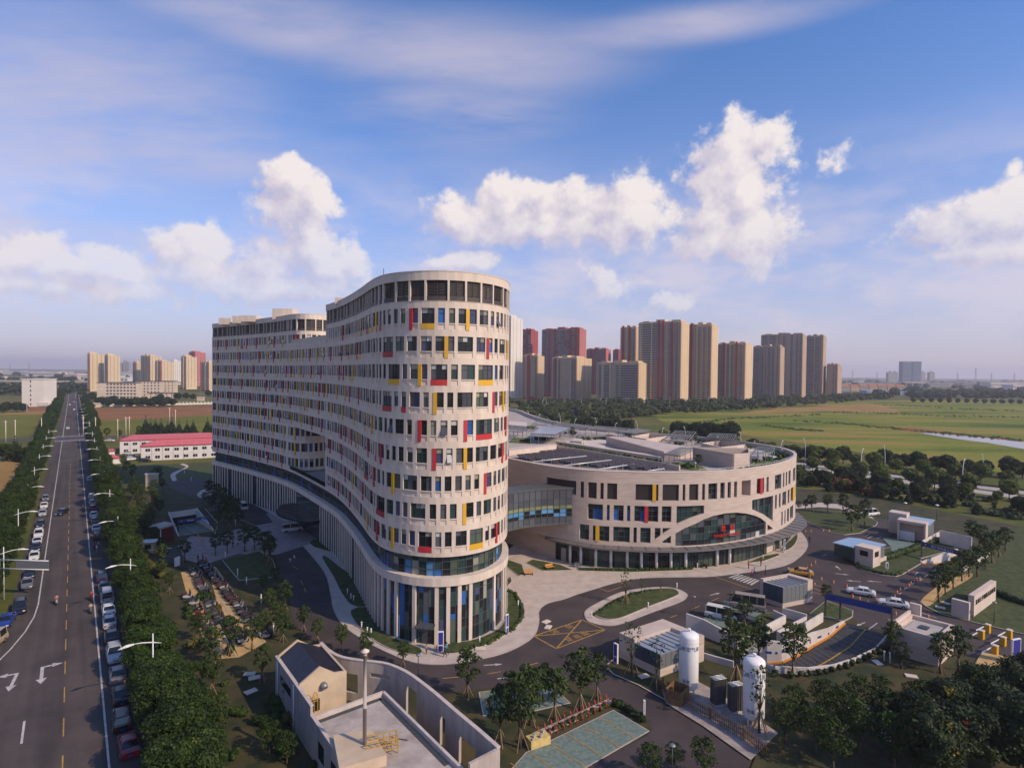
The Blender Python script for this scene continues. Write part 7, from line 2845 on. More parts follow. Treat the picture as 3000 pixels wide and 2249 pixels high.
put_px(YNG, [(1465, 2181, .95), (1524, 2192, 1.12), (1552, 2124, 1.05), (1624, 2109, 1.0), (1700, 2080, 1.08), (1749, 2051, .85), (1500, 2110, .6), (1590, 2060, .6)],
       'leafy staked tree by the green paved bays, %s counted from the curved wall', 'trees round the green paved bays')
put_px(SLIM, [(1850, 1975, 1.1), (1922, 2015, 1.0), (1833, 1770, .95), (2225, 2150, 1.25), (1880, 1740, .5), (1935, 1735, .4)], 'slender thin leaved tree, %s among the tanks and the oval island', 'slender trees by tanks and island')
put_px(YNG, [(2156, 1998, 1.3), (2222, 1948, .95), (2323, 1980, .95), (2180, 1830, .6), (2130, 1845, .5)], 'spreading young tree, %s beside the curved ramp', 'young trees beside the curved ramp')
put_px(YNG, [(1181, 1953, .5), (1072, 1932, .55), (1370, 2041, .8), (1000, 1910, .55), (930, 1880, .5), (890, 1850, .55)], 'small tree, %s along the road in front of the curved wall', 'small trees in front of the curved wall', (.5, .7))
put_px(FORE, [(985, 2262, .55), (1200, 2280, .45), (1905, 2290, .6), (1975, 2262, .45), (2060, 2285, .6), (840, 2240, .5), (790, 2215, .55)], 'dark bushy tree, %s along the bottom edge before the service building', 'bushy trees at the bottom edge')
put_px(FORE, [(2413, 2110, .72), (2512, 2112, .75), (2468, 2165, .8), (2330, 2120, .65), (2300, 2180, .7), (2390, 2210, .75), (2520, 2210, .8), (2600, 2170, .9), (2440, 2262, .8), (2620, 2262, .9), (2580, 2075, .6), (2690, 2110, .75)],
       'dark small tree, %s on the shady lawn at the bottom right', 'dark trees on the bottom right lawn')
put_px(GOLD, [(2700, 2220, .85), (2790, 2170, .85), (2890, 2120, .85), (2985, 2130, .9), (2930, 2215, .95), (2830, 2260, .95), (2730, 2290, .9), (2985, 2280, 1.0), (3040, 2060, .85)],
       'golden rain tree with yellow tufts, %s in the bottom right corner', 'golden rain trees in the bottom right corner')
put_px(YNG, [(2615, 1918, .75), (2807, 1966, 1.0), (2755, 1975, .8), (2640, 1960, .5), (2420, 1775, .55)], 'dark leaved tree, %s round the grey gatehouse', 'trees round the gatehouse')
put_px(YNG, [(2494, 1556, 1.0), (2512, 1546, .95), (2533, 1539, .95), (2378, 1500, .8), (2424, 1502, .85), (2470, 1508, .8), (2360, 1496, .5), (2340, 1498, .5)], 'young tree, %s on the lawn behind the round wing', 'young trees on the lawn behind the round wing')
put_px(YNG, [(2749, 1766, .85), (2770, 1744, .85), (2793, 1725, .9), (2818, 1704, .9), (2839, 1692, .9), (2863, 1690, .85), (2885, 1670, .9), (2905, 1650, .9), (2925, 1632, .9), (2945, 1615, .9), (2870, 1610, .9), (2845, 1600, .95)],
       'staked young tree, %s along the sand path of the right lawn', 'young trees along the sand path')
put_px(YNG, [(541, 1646, .7), (631, 1627, .65), (666, 1620, .7), (717, 1616, .8), (746, 1612, .85), (775, 1640, .85), (790, 1652, .8), (674, 1922, .8), (772, 1870, .6), (815, 1850, .65), (805, 1720, .55), (770, 1740, .5), (835, 1790, .7), (790, 1800, .6), (830, 1880, .6)],
       'young tree, %s among the lawns of the shady court', 'young trees in the shady court')
put_px(YNG, [(612, 1462, .8), (632, 1478, .8), (652, 1492, .85), (672, 1506, .85), (690, 1520, .8), (650, 1520, .7), (620, 1500, .7), (640, 1545, .7), (600, 1480, .6), (700, 1545, .7), (670, 1545, .7)], 'young tree, %s beside the far half of the courtyard road', 'young trees beside the courtyard road')
put_px(YNG, [(460, 1425, .9), (475, 1440, .6), (390, 1470, .8), (405, 1500, .85), (420, 1530, .8), (395, 1440, .7), (385, 1410, .8), (372, 1390, .8), (440, 1560, .7), (395, 1550, .8), (430, 1590, .7), (455, 1480, .6), (415, 1460, .7), (360, 1370, .8)], 'young tree, %s on the brown verge left of the garage ramp', 'young trees on the brown verge')
put_px(DRK, [(2676 + k * 26, 1180 + k * .4, .75) for k in range(14)], 'small round tree, %s in the line along the far edge of the meadow', 'round trees along the far meadow edge')
# left background
put_px(CON, [(x, 1272, trnd.uniform(.85, 1.1)) for x in (427, 441, 456, 472, 490, 503, 525, 548, 566, 608, 622, 634)], 'dark conifer, %s from the street behind the site huts', 'conifers behind the site huts')
put_px(DRK, [(290 + i * 13.5, 1189 + (i % 3) * 1.5, trnd.uniform(.7, 1.0)) for i in range(17)], 'round tree, %s from the street before the school', 'round trees before the school')
put_px(DRK, [(20, 1208, .9), (8, 1210, .8), (50, 1208, .9), (68, 1207, .8), (470, 1176, .9), (520, 1172, 1), (545, 1170, .9), (565, 1172, .8), (610, 1162, .9), (630, 1160, .9), (255, 1180, .9), (270, 1176, 1), (240, 1172, 1)], 'dark tree, %s near the white block and the school grounds', 'dark trees near white block and school')
put_px(CON, [(45, 1348, 1.2), (62, 1352, .8)], 'dark pointed tree, %s left of the crossing', 'pointed trees left of the crossing')
put_px(CAM, [(25, 1352, .8), (75, 1354, .8), (8, 1350, .8)], 'bushy tree, %s left of the crossing', 'bushy trees left of the crossing')
put_px(YNG, [(313, 1287, .9), (350, 1285, .8), (405, 1286, .7), (408, 1280, .9)], 'thin tree, %s along the cross street', 'thin trees along the cross street')
# right background
put_px(DRK, [(1770, 1279), (1800, 1281), (1840, 1283), (1985, 1288), (2010, 1290), (2040, 1292), (2075, 1295), (2105, 1297), (2140, 1299), (1720, 1272), (1690, 1266)], 'dark round tree, %s in the row behind the roof garden', 'dark round trees behind the roof garden', (.95, 1.2))
put_px(DRK, [(2205, 1330), (2235, 1336), (2265, 1340), (2300, 1345), (2335, 1352), (2370, 1352), (2400, 1352), (2435, 1356), (2470, 1358), (2560, 1368), (2590, 1370), (2620, 1372), (2655, 1374), (2690, 1376), (2740, 1382), (2775, 1384), (2835, 1390), (2885, 1394), (2960, 1400), (2995, 1402)],
       'dark round tree, %s in the clump beside the highway', 'dark round trees beside the highway', (.6, .85))
i = 0
for o in (-10.5, 16.5):
    t_ = -120.0
    while t_ < 120:
        x, y = hp(t_, o + trnd.uniform(-1, 1))
        put(WIL, x, y, trnd.uniform(.7, .95), 'light green tree, %s in the rows lining the highway' % ordinal(i), 'light green trees lining the highway')
        i += 1
        t_ += trnd.uniform(7.5, 11)
i = 0
for j in range(120):
    t_, o = trnd.uniform(-75, 125), trnd.uniform(-46, -14)
    x, y = hp(t_, o)
    if x < 78 + (y - 150) * .1 or (x < 128 and y < 152):
        continue
    put(trnd.choice((CON, DRK, DRK, WIL)), x, y, trnd.uniform(.36, .62), 'tree of the dark thicket between highway and campus, %s of the group' % ordinal(i), 'trees of the thicket between highway and campus')
    i += 1
# shrubs beside the flowering verge bottom left
i = 0
for j in range(60):
    t_, o = trnd.uniform(-25, 45), trnd.uniform(9.5, 24)
    x, y = road_pt(t_, o)
    if o > 18 and t_ > 10:
        continue
    put(SHR, x, y, trnd.uniform(.7, 1.5), 'low shrub on the verge at the bottom left', 'low shrubs on the bottom left verge')


# masses nobody could count: woodland belt, hedges
def mass(name, label, pts, size, mats, per, core=.75, cat='trees'):
    v, ex = clump_cloud(pts, per, size, 5, core)
    o = link(name, quads_mesh(name, v, mats, None, ex), None, label=label, cat=cat, kind='stuff')
    return o


brs = random.Random(8)
belt = []
for j in range(560):
    px = brs.uniform(1440, 2600)
    yb = np.interp(px, [1440, 1500, 1700, 1900, 2100, 2300, 2560, 2600], [1252, 1248, 1240, 1222, 1207, 1196, 1172, 1171])
    yt = np.interp(px, [1440, 1900, 2300, 2600], [1182, 1180, 1166, 1160])
    q = G(px, brs.uniform(yt, yb))
    r = brs.uniform(3.0, 5.2)
    belt.append((q.x, q.y, r * .9, r))
mass('woodland', 'broad green woodland belt in front of the apartment towers', belt, 1.1, [L_BELT], 4.2)
far = []
for j in range(340):
    px = brs.choice((brs.uniform(2560, 3150), brs.uniform(-120, 260), brs.uniform(2560, 3150)))
    y = brs.uniform(1150, 1170) if px > 1000 else brs.uniform(1128, 1160)
    q = G(px, y)
    r = brs.uniform(4, 7)
    far.append((q.x, q.y, r * .9, r))
for j in range(420):
    px = brs.uniform(-150, 3150)
    D = brs.uniform(1300, 3600)
    q = GD(px, 1100, D)
    r = brs.uniform(6, 11)
    far.append((q.x, q.y, r * .7, r))
und = []
for j in range(420):
    q = hp(brs.uniform(-75, 125), brs.uniform(-44, -13))
    if not (q[0] < 80 + (q[1] - 150) * .1 or (q[0] < 128 and q[1] < 154)):
        und.append((q[0], q[1], .5, brs.uniform(.7, 1.5)))
mass('undergrowth', 'dark scrubby undergrowth between highway and campus', und, .3, [L_DARK], 22)
scr = []
for ln_ in ([(2330, 1232), (2480, 1241), (2560, 1250), (2700, 1263), (2850, 1276), (3000, 1291)], [(2450, 1207), (2620, 1211), (2780, 1219), (3050, 1222)], [(2570, 1184), (2700, 1190), (2860, 1200), (3050, 1206)], [(2050, 1236), (2150, 1226), (2260, 1222), (2400, 1214)], [(2240, 1246), (2330, 1258), (2400, 1262)]):
    for a_, b_ in zip(ln_, ln_[1:]):
        for _ in range(60):
            f = brs.random()
            q = G(a_[0] + (b_[0] - a_[0]) * f + brs.uniform(-12, 12), a_[1] + (b_[1] - a_[1]) * f + brs.uniform(-2.2, 2.2))
            scr.append((q.x, q.y, -.1, brs.uniform(.5, 1.25)))
mass('meadow_scrub', 'low scrub and reed lines crossing the wet meadow', scr, .45, [L_WILLOW], 9)
mass('far_woods', 'dark far woods scattered below the horizon', far, 2.2, [L_DARK], 1.0)


def hedge(name, label, pts, w_, h_, m_, step=.55, cat='hedge'):
    P = [Vector(G(*p)[:2]) for p in pts]
    cl = []
    for a, b in zip(P, P[1:]):
        n = max(1, int((b - a).length / step))
        for k_ in range(n):
            c = a.lerp(b, k_ / n)
            cl.append((c.x + brs.uniform(-.15, .15), c.y + brs.uniform(-.15, .15), h_ * .5, w_ * .5 * brs.uniform(.85, 1.15)))
    return mass(name, label, cl, .13, [m_], 90, .8, cat)


hedge('hedge', 'low green hedge along the kerb before the booths', [(2510, 1655), (2530, 1668), (2585, 1683), (2625, 1687), (2645, 1680)], .9, .7, L_YOUNG)
hedge('hedge', 'low hedge on the edge of the oval island', [(1745, 1803), (1790, 1775), (1850, 1745), (1910, 1733)], .8, .6, L_YOUNG)
hedge('hedge', 'dark hedge along the driveway by the green bays', [(1800, 2064), (1850, 2090), (1895, 2125)], 1.1, .9, L_DARK)
hedge('hedge', 'clipped hedge at the foot of the round wing', [(1700, 1671), (1850, 1673), (2030, 1668)], .8, .6, L_YOUNG)
hedge('hedge', 'thin hedge below the red bike racks', [(1560, 2168), (1680, 2115), (1790, 2066)], .7, .6, L_YOUNG)
hedge('hedge', 'dark hedge on the right lawn behind the name wall', [(2905, 1735), (2960, 1760), (3020, 1780)], 1.4, 1.2, L_DARK)
hedge('hedge', 'scrubby growth along the outer wall of the curved ramp', [(2230, 1975), (2320, 1985), (2400, 1980), (2480, 1958), (2560, 1920), (2600, 1900)], 1.1, 1.0, L_DARK, 1.3)
hedge('hedge', 'rough scrub between the booths and the right ramp', [(2600, 1640), (2640, 1625), (2680, 1612), (2720, 1595), (2760, 1585)], 1.8, 1.2, L_YOUNG, .9)
hedge('hedge', 'hedge round the lawn right of the tower', [(1490, 1735), (1508, 1740), (1530, 1780), (1530, 1812), (1500, 1848), (1430, 1888), (1350, 1910)], .7, .6, L_YOUNG)
hedge('hedge', 'shrubby bed on the brown verge beside the street wall', [(345, 1440), (360, 1500), (400, 1560), (430, 1650), (480, 1700)], 2.0, 1.4, L_OLIVE, 1.4)
for k_, (pa, pb, r_) in enumerate((((2455, 1300 + 130), (2560, 1455), 2.4), ((2440, 1425), (2480, 1432), 2.2))):
    a, b = G(*pa), G(*pb)
    cl = [(a.lerp(b, f).x, a.lerp(b, f).y, 1.6, r_ * brs.uniform(.7, 1.1)) for f in np.linspace(0, 1, 9)]
    mass('red_shrubbery', 'rust red flowering shrubbery below the highway, %s patch' % ('larger', 'smaller')[k_], cl, .4, [mat('leaves_rust', (.20, .055, .02), .8, col2=(.10, .06, .015), scale=.4)], 14, .7, 'shrubs')
# planting along the rim of the roof garden
cl = []
for s_ in np.arange(psx(2030, 1380), psx(2328, 1340) + 75, .9):
    if brs.random() < .7:
        q = PL.at(s_, -brs.uniform(1.4, 4.5))
        cl.append((q[0], q[1], DK + .35, brs.uniform(.35, .8)))
for f in np.linspace(0, 1, 60):
    a, b = Vector(rp(*R4(400, 350))), Vector(rp(*R4(1150, 475)))
    q = a.lerp(b, f)
    cl.append((q.x + brs.uniform(-.5, .5), q.y + brs.uniform(-.5, .5), DK + .5, brs.uniform(.3, .6)))
for pts in ((640, 300), (800, 305), (860, 330), (1000, 345), (1100, 350), (1300, 340), (1450, 400), (1240, 500), (1330, 510), (1400, 510), (260, 300), (150, 320), (560, 300), (1700, 395), (1860, 470), (1950, 455), (180, 215), (480, 255), (1480, 330), (1600, 335)):
    for _ in range(6):
        q = rp(*R4(pts[0] + brs.uniform(-45, 45), pts[1] + brs.uniform(-8, 8)))
        cl.append((q[0], q[1], DK + .4, brs.uniform(.4, .9)))
mass('roof_planting', 'low green planting along the rim and beds of the roof garden', cl, .16, [L_YOUNG], 60, .75, 'planting')
# small trees on the podium roof
for k_, (x, y, s) in enumerate(((500, 278, .5), (405, 285, .4), (1440, 520, .55), (1700, 300 + 20, .35), (930, 318, .35), (1800, 400, .35), (1415, 320, .4))):
    c = rp(*R4(x, y))
    put(YNG, c[0], c[1], s, 'small potted tree on the roof garden, %s from the tower' % ordinal([1, 0, 4, 5, 2, 6, 3][k_]), 'small trees on the roof garden', DK)

# ------------------------------------------------------------------ vehicles
M_TYRE = mat('tyre', (.012, .012, .012), .9)
M_RIM = mat('rim', (.30, .30, .31), .4, metal=.7)
M_HEADL = mat('headlamp', (.60, .60, .58), .2)
M_TAILL = mat('tail_lamp', (.30, .01, .01), .3)
M_PLATE = mat('blue_plate', (.01, .05, .30), .5)
M_CARG = mat('car_glass', (.012, .014, .018), .06, spec=.7)
PAINT = {}


def paint(c):
    if c not in PAINT:
        PAINT[c] = mat('paint_%d' % len(PAINT), c, .28, spec=.6)
        PAINT[c].node_tree.nodes['Principled BSDF'].inputs['Coat Weight'].default_value = .4
    return PAINT[c]


P_BASE = mat('car_paint', (.5, .5, .5), .28)


def loft(mb, st, m=0):
    """st: list of (x, [(y, z) half section from bottom to top]); mirrored in y"""
    rings = []
    for x, sec in st:
        full = [(-y, z) for y, z in sec] + [(y, z) for y, z in reversed(sec)]
        i0 = len(mb.v)
        mb.v += [(x, y, z) for y, z in full]
        rings.append((i0, len(full)))
    for (a, n), (b, _) in zip(rings, rings[1:]):
        for j in range(n):
            k_ = (j + 1) % n
            mb.f.append((a + j, a + k_, b + k_, b + j)); mb.m.append(m); mb.sm.append(False)
    for (a, n), rev in ((rings[0], False), (rings[-1], True)):
        f = tuple(a + j for j in range(n))
        mb.f.append(f if rev else f[::-1]); mb.m.append(m); mb.sm.append(False)


def vehicle(name, cat, L, W, body, cab, roofh, wheels, wr=.32):
    """body: (x, top z) stations; cab: (x0 base, x0 top, x1 top, x1 base, z base)"""
    t = thing(name, 'x', cat)
    h = W / 2
    mb = MB()
    loft(mb, [(x, [(h * .86 * k_, .24), (h * k_, .42), (h * k_, max(.45, z - .22)), (h * .9 * k_, z)]) for x, z, k_ in body])
    mb.build('body', P_BASE, t)
    b0, t0, t1, b1, zb = cab
    mb = MB()
    loft(mb, [(b0, [(h * .86, zb - .03), (h * .84, zb)]), (t0, [(h * .86, zb - .03), (h * .70, roofh - .04)]), (t1, [(h * .86, zb - .03), (h * .70, roofh - .04)]), (b1, [(h * .86, zb - .03), (h * .84, zb)])])
    mb.build('window_glass', M_CARG, t)
    mb = MB()
    mb.hexa([(t0 - .04, -h * .72, roofh - .06), (t1 + .04, -h * .72, roofh - .06), (t1 + .04, h * .72, roofh - .06), (t0 - .04, h * .72, roofh - .06)], [(t0 + .1, -h * .62, roofh + .02), (t1 - .1, -h * .62, roofh + .02), (t1 - .1, h * .62, roofh + .02), (t0 + .1, h * .62, roofh + .02)])
    for x in ([t0, (t0 + t1) / 2, t1] if L < 5 else list(np.linspace(t0, t1, 5))):
        for s in (-1, 1):
            xb = b0 + .15 if x == t0 else b1 - .15 if x == t1 else x
            mb.beam((xb, s * h * .87, zb), (x, s * h * .725, roofh - .03), .09, .06)
    mb.build('roof', P_BASE, t)
    for x in wheels:
        for s in (-1, 1):
            mb = MB(); mb.tube([(x, s * (h - .2), wr), (x, s * (h + .01), wr)], wr, 14, 0, False)
            w_ = mb.build('wheel', M_TYRE, t)
            mb = MB(); mb.tube([(x, s * (h - .02), wr), (x, s * (h + .02), wr)], wr * .6, 10, 0, False); mb.build('rim', M_RIM, w_)
    xf, xr = body[-1][0], body[0][0]
    zf, zr = body[-1][1], body[0][1]
    for s in (-1, 1):
        mb = MB(); mb.box(xf - .12, s * h * .62 - .17, zf - .22, xf + .03, s * h * .62 + .17, zf - .06); mb.build('headlight', M_HEADL, t)
        mb = MB(); mb.box(xr - .03, s * h * .66 - .14, zr - .28, xr + .1, s * h * .66 + .14, zr - .08); mb.build('tail_light', M_TAILL, t)
    for x in (xf + .01, xr - .03):
        mb = MB(); mb.box(x, -.24, .42, x + .03, .24, .56); mb.build('number_plate', M_PLATE, t)
    return t


SEDAN = vehicle('car', 'car', 4.6, 1.8, [(-2.3, .82, .9), (-2.1, .98, 1), (-1.4, 1.0, 1), (1.0, .96, 1), (2.0, .82, .97), (2.28, .66, .86)], (-1.75, -1.05, .35, 1.15, .95), 1.45, (-1.4, 1.4))
SUV = vehicle('car', 'car', 4.6, 1.86, [(-2.3, .95, .95), (-2.2, 1.08, 1), (1.0, 1.06, 1), (2.0, .98, .97), (2.28, .78, .88)], (-2.15, -1.85, .3, 1.1, 1.03), 1.72, (-1.38, 1.4), .36)
VAN = vehicle('van', 'van', 4.9, 1.9, [(-2.45, 1.05, .97), (-2.3, 1.1, 1), (1.6, 1.08, 1), (2.2, .95, .98), (2.45, .75, .92)], (-2.4, -2.25, 1.2, 2.0, 1.05), 2.05, (-1.5, 1.6), .34)
BUS = vehicle('minibus', 'minibus', 6.4, 2.05, [(-3.2, 1.25, .98), (-3.1, 1.3, 1), (2.2, 1.28, 1), (2.9, 1.1, .97), (3.2, .85, .9)], (-3.15, -3.05, 1.7, 2.6, 1.25), 2.6, (-1.9, 2.1), .38)
VUSED = set()


def put_car(proto, px, py, ang, col, label, group=None, xy=None):
    p = Vector(xy) if xy else G(px, py)
    o = proto
    if proto.name in VUSED:
        o = copy_tree(proto)
    VUSED.add(proto.name)
    o.location = (p[0], p[1], .04)
    o.rotation_euler[2] = ang
    o['label'] = label
    if group:
        o['group'] = group
    for c in o.children:
        if c.name.startswith(('body', 'roof')):
            c.material_slots[0].link = 'OBJECT'
            c.material_slots[0].material = paint(col)
    return o


WHT, SIL, BLK, DBL, BLU, RED_, GRY, BEI = (.62, .61, .60), (.34, .35, .37), (.010, .010, .012), (.012, .02, .05), (.012, .04, .26), (.16, .006, .010), (.13, .13, .135), (.36, .29, .19)
AW = math.atan2(RDIR.y, RDIR.x)
names = {WHT: 'white', SIL: 'silver', BLK: 'black', DBL: 'dark blue', BLU: 'bright blue', RED_: 'dark red', GRY: 'grey', BEI: 'beige'}


def along(px, py):
    p = Vector(G(px, py)[:2]) - R0
    return p.dot(RDIR)


crnd = random.Random(2)
right = [(2212, RED_, SEDAN), (2135, BLK, SUV), (2060, BLK, SEDAN), (1998, GRY, SEDAN), (1938, SIL, SUV), (1882, BLK, SEDAN), (1838, SIL, SEDAN), (1802, WHT, SEDAN), (1765, SIL, VAN), (1732, GRY, SEDAN), (1703, DBL, SUV), (1580, BLK, SEDAN), (1556, WHT, SEDAN), (1534, GRY, SEDAN), (1516, WHT, SEDAN), (1496, RED_, SEDAN), (1480, SIL, SEDAN), (1463, SIL, SUV), (1410, SIL, SEDAN), (1325, BLU, SEDAN)]
for i, (py, c, pr) in enumerate(right):
    x = np.interp(py, [1290, 1400, 1620, 1850, 2249], [232, 240, 262, 280, 320])
    xy = road_pt(along(x, py) , 1.65 + crnd.uniform(-.15, .15))
    put_car(pr, 0, 0, AW + (math.pi if i in (4,) else 0) + crnd.uniform(-.03, .03), c, '%s %s, %s from the camera parked under the trees right of the street' % (names[c], 'van' if pr is VAN else 'car', ordinal(i)), 'cars parked right of the street', xy)
left = [(1880, BEI, VAN, -12.2), (1858, BLK, SEDAN, -12.6), (1815, BLU, SEDAN, -11.2), (1782, BLK, SUV, -9.9), (1712, GRY, SEDAN, -9.6), (1682, BLK, SEDAN, -9.5), (1632, WHT, SEDAN, -9.4), (1606, BLK, SEDAN, -9.4), (1588, WHT, SEDAN, -9.4), (1568, WHT, SUV, -9.4), (1538, BLK, SEDAN, -9.4), (1506, SIL, SEDAN, -9.5), (1484, WHT, SEDAN, -9.5), (1462, GRY, SEDAN, -9.5)]
for i, (py, c, pr, off) in enumerate(left):
    x = np.interp(py, [1400, 1700, 1800, 1990], [165, 115, 95, 0])
    put_car(pr, 0, 0, AW + math.pi - (max(0, 3 - i) * .13) + crnd.uniform(-.03, .03), c, '%s %s, %s from the camera parked left of the street' % (names[c], 'van' if pr is VAN else 'car', ordinal(i)), 'cars parked left of the street', road_pt(along(x, py), off))
put_car(SEDAN, 182, 1506, AW + math.pi - .35, BLK, 'lone black car driving along the middle of the street')
for i, (t_, off, c) in enumerate(((405, -5.6, WHT), (520, -5.6, RED_), (610, -2, WHT), (700, -5.6, WHT), (760, -2, SIL))):
    put_car(SEDAN, 0, 0, AW, c, 'tiny %s car, %s beyond the crossing on the far street' % (names[c], ordinal(i)), 'cars on the far street', road_pt(t_, off))
put_car(SEDAN, 2345, 1684, 2.75, (.50, .25, .025), 'yellow taxi waiting by the emergency entrance', None)
put_car(SEDAN, 2522, 1742, 2.62, WHT, 'white car behind, queueing between the cones')
put_car(SEDAN, 2617, 1776, 2.62, WHT, 'white car in front at the bend, nearest the gatehouse')
put_car(VAN, 2112, 1812, -.55, WHT, 'white van parked on the green bay')
put_car(BUS, 2183, 1783, 2.72, (.24, .20, .18), 'grey minibus parked behind the white van')
put_car(SEDAN, 2168, 1818, -.5, BLK, 'dark car half hidden between van and minibus')
put_car(VAN, 712, 1490, 2.2, WHT, 'white minivan in the courtyard near the far end of the tower')
amb = put_car(VAN, 856, 1556, .5, WHT, 'white ambulance under the courtyard canopy')
for i, (x, y, a, c) in enumerate(((376, 1331, .2, WHT), (388, 1342, .9, SIL), (388, 1348, .9, WHT), (428, 1353, .3, BLK), (322, 1293, .1, WHT))):
    put_car(SUV if i % 2 else SEDAN, x, y, a, c, '%s car, %s of those standing by the site huts' % (names[c], ordinal(i)), 'cars by the site huts')
for i, (t_, o, c) in enumerate(((-30, -2, WHT), (20, 8, WHT), (45, -3, SIL), (-85, 9, BLU), (75, -1, WHT))):
    put_car(SEDAN, 0, 0, math.atan2(HD.y, HD.x), c, '%s car, %s on the highway behind the trees' % (names[c], ordinal(i)), 'cars on the highway', hp(t_, o))
put_car(VAN, 2553, 1510, .4, WHT, 'white van parked at the far lane by the thicket')

# ------------------------------------------------------------------ people, riders, scooters
M_SKIN = mat('skin', (.42, .24, .16), .6)
M_HAIR = mat('hair_black', (.012, .010, .009), .6)


def skin_person(seed, stride, arm, sit=False):
    """one continuous body grown over a posed skeleton"""
    J = [(0, 0, .95), (0, 0, 1.2), (0, 0, 1.42), (0, 0, 1.52), (.02, 0, 1.66),
         (0, .09, .92), (stride, .10, .50), (stride * .9 - .08, .10, .06), (stride + .08, .10, .03),
         (0, -.09, .92), (-stride * .7, -.10, .50), (-stride * 1.5, -.10, .08), (-stride * 1.3 + .1, -.10, .03),
         (0, .19, 1.40), (-arm, .24, 1.14), (-arm * .6 + .1, .23, .90), (0, -.19, 1.40), (arm, -.24, 1.14), (arm * 1.3 + .08, -.23, .92)]
    if sit:
        for i, p in {6: (.42, .12, .86), 7: (.40, .12, .45), 8: (.52, .12, .42), 10: (.42, -.12, .86), 11: (.40, -.12, .45), 12: (.52, -.12, .42), 14: (.18, .24, 1.18), 15: (.42, .22, 1.08), 17: (.18, -.24, 1.18), 18: (.42, -.22, 1.08)}.items():
            J[i] = p
    E = [(0, 1), (1, 2), (2, 3), (3, 4), (0, 5), (5, 6), (6, 7), (7, 8), (0, 9), (9, 10), (10, 11), (11, 12), (2, 13), (13, 14), (14, 15), (2, 16), (16, 17), (17, 18)]
    R = [.14, .14, .13, .055, .105, .09, .065, .045, .04, .09, .065, .045, .04, .06, .045, .03, .06, .045, .03]
    me = bpy.data.meshes.new('body')
    me.from_pydata(J, E, [])
    o = bpy.data.objects.new('tmp', me)
    COL.objects.link(o)
    o.modifiers.new('s', 'SKIN')
    for i, v in enumerate(me.skin_vertices[0].data):
        v.radius = (R[i], R[i])
        v.use_root = i == 0
    sb = o.modifiers.new('d', 'SUBSURF')
    sb.levels = sb.render_levels = 1
    dg = bpy.context.evaluated_depsgraph_get()
    out = bpy.data.meshes.new_from_object(o.evaluated_get(dg))
    bpy.data.objects.remove(o, do_unlink=True)
    return out


POSES = [skin_person(1, .02, .02), skin_person(2, .20, .14), skin_person(3, 0, 0, True)]
for me in POSES:
    me.materials.clear()


def person(x, y, pose, top, legs, rz, label, s=1.0, z=.05, group=None):
    me = POSES[pose].copy()
    for m in (M_SKIN, mat('cloth_%.2f_%.2f_%.2f' % top, top, .8), mat('cloth_%.2f_%.2f_%.2f' % legs, legs, .8), M_HAIR):
        me.materials.append(m)
    for p in me.polygons:
        c = p.center
        far_ = abs(c.y) > .2 and c.z < (.98 if pose < 2 else 1.13)
        p.material_index = 0 if c.z > 1.47 or far_ else 1 if c.z > .93 else (3 if c.z < .07 and pose < 2 else 2)
        p.use_smooth = True
    o = link('person', me, None, (x, y, z), rz, label, 'person', group)
    o.scale = (s, s, s)
    m = MB(); m.lathe([(.02, 1.62), (.118, 1.63), (.122, 1.70), (.09, 1.77), (.02, 1.79)], 10, (-.015, 0)); m.build('hair', M_HAIR, o)
    return o


NAVY, WTE, PINK, CY, DK_ = (.02, .025, .06), (.60, .60, .60), (.50, .04, .12), (.03, .20, .38), (.02, .02, .025)
for px, py, ps, tp, lg, rz, lab, s in (
    (1249, 1917, 1, (.45, .25, .22), DK_, 1.5, 'small child in a pale top walking out of the tower door', .78),
    (1303, 1927, 1, NAVY, DK_, 2.4, 'walker in dark clothes beside the blue sign pylon', 1.0), (1308, 1920, 1, CY, DK_, 2.4, 'walker in a light blue top beside the blue sign pylon', 1.0),
    (2193, 1668, 0, PINK, DK_, 0, 'person with dark trousers standing on the emergency pavement', 1.0), (2203, 1694, 1, PINK, NAVY, 2, 'walker in a pink top on the crosswalk', 1.0),
    (2210, 1688, 1, CY, NAVY, 2, 'walker in a blue top on the crosswalk', 1.0), (2243, 1683, 0, WTE, DK_, 0, 'person in white standing beside the crosswalk', 1.0),
    (2308, 1683, 0, WTE, NAVY, .5, 'driver in white standing by the taxi', 1.0), (2371, 1690, 0, WTE, DK_, 3, 'guard in white shirt among the cones', 1.0), (2373, 1702, 0, (.62, .42, .03), (.62, .42, .03), 3, 'worker in yellow among the cones', .9),
    (2372, 1592, 1, NAVY, DK_, 1, 'walker in dark clothes on the kerb of the round wing', 1.0), (2809, 1792, 0, WTE, DK_, 3, 'guard in white shirt beside the name wall', 1.0),
    (2229, 1660, 0, DK_, DK_, 0, 'dark figure waiting under the emergency canopy', 1.0),
    (276, 1612, 0, PINK, DK_, 0, 'person in pink in the group at the street driveway', 1.0), (284, 1618, 0, WTE, (.5, .2, .03), 1, 'person in white in the group at the street driveway', 1.0), (288, 1608, 0, (.5, .2, .2), NAVY, 2, 'person in red in the group at the street driveway', 1.0),
    (580, 1648, 0, NAVY, DK_, 1, 'dark clothed person at the head of the scooter lanes', 1.0), (594, 1646, 0, PINK, DK_, 1, 'person in pink at the head of the scooter lanes', 1.0), (696, 1600, 1, WTE, DK_, 1, 'walker in white on the courtyard paving', 1.0), (682, 1606, 1, NAVY, DK_, 1, 'walker in dark clothes on the courtyard paving', 1.0)):
    p = G(px, py)
    person(p.x, p.y, ps, tp, lg, rz, lab, s, .16 if 1900 < py < 1930 or px in (2193, 2229, 2372) else .06)

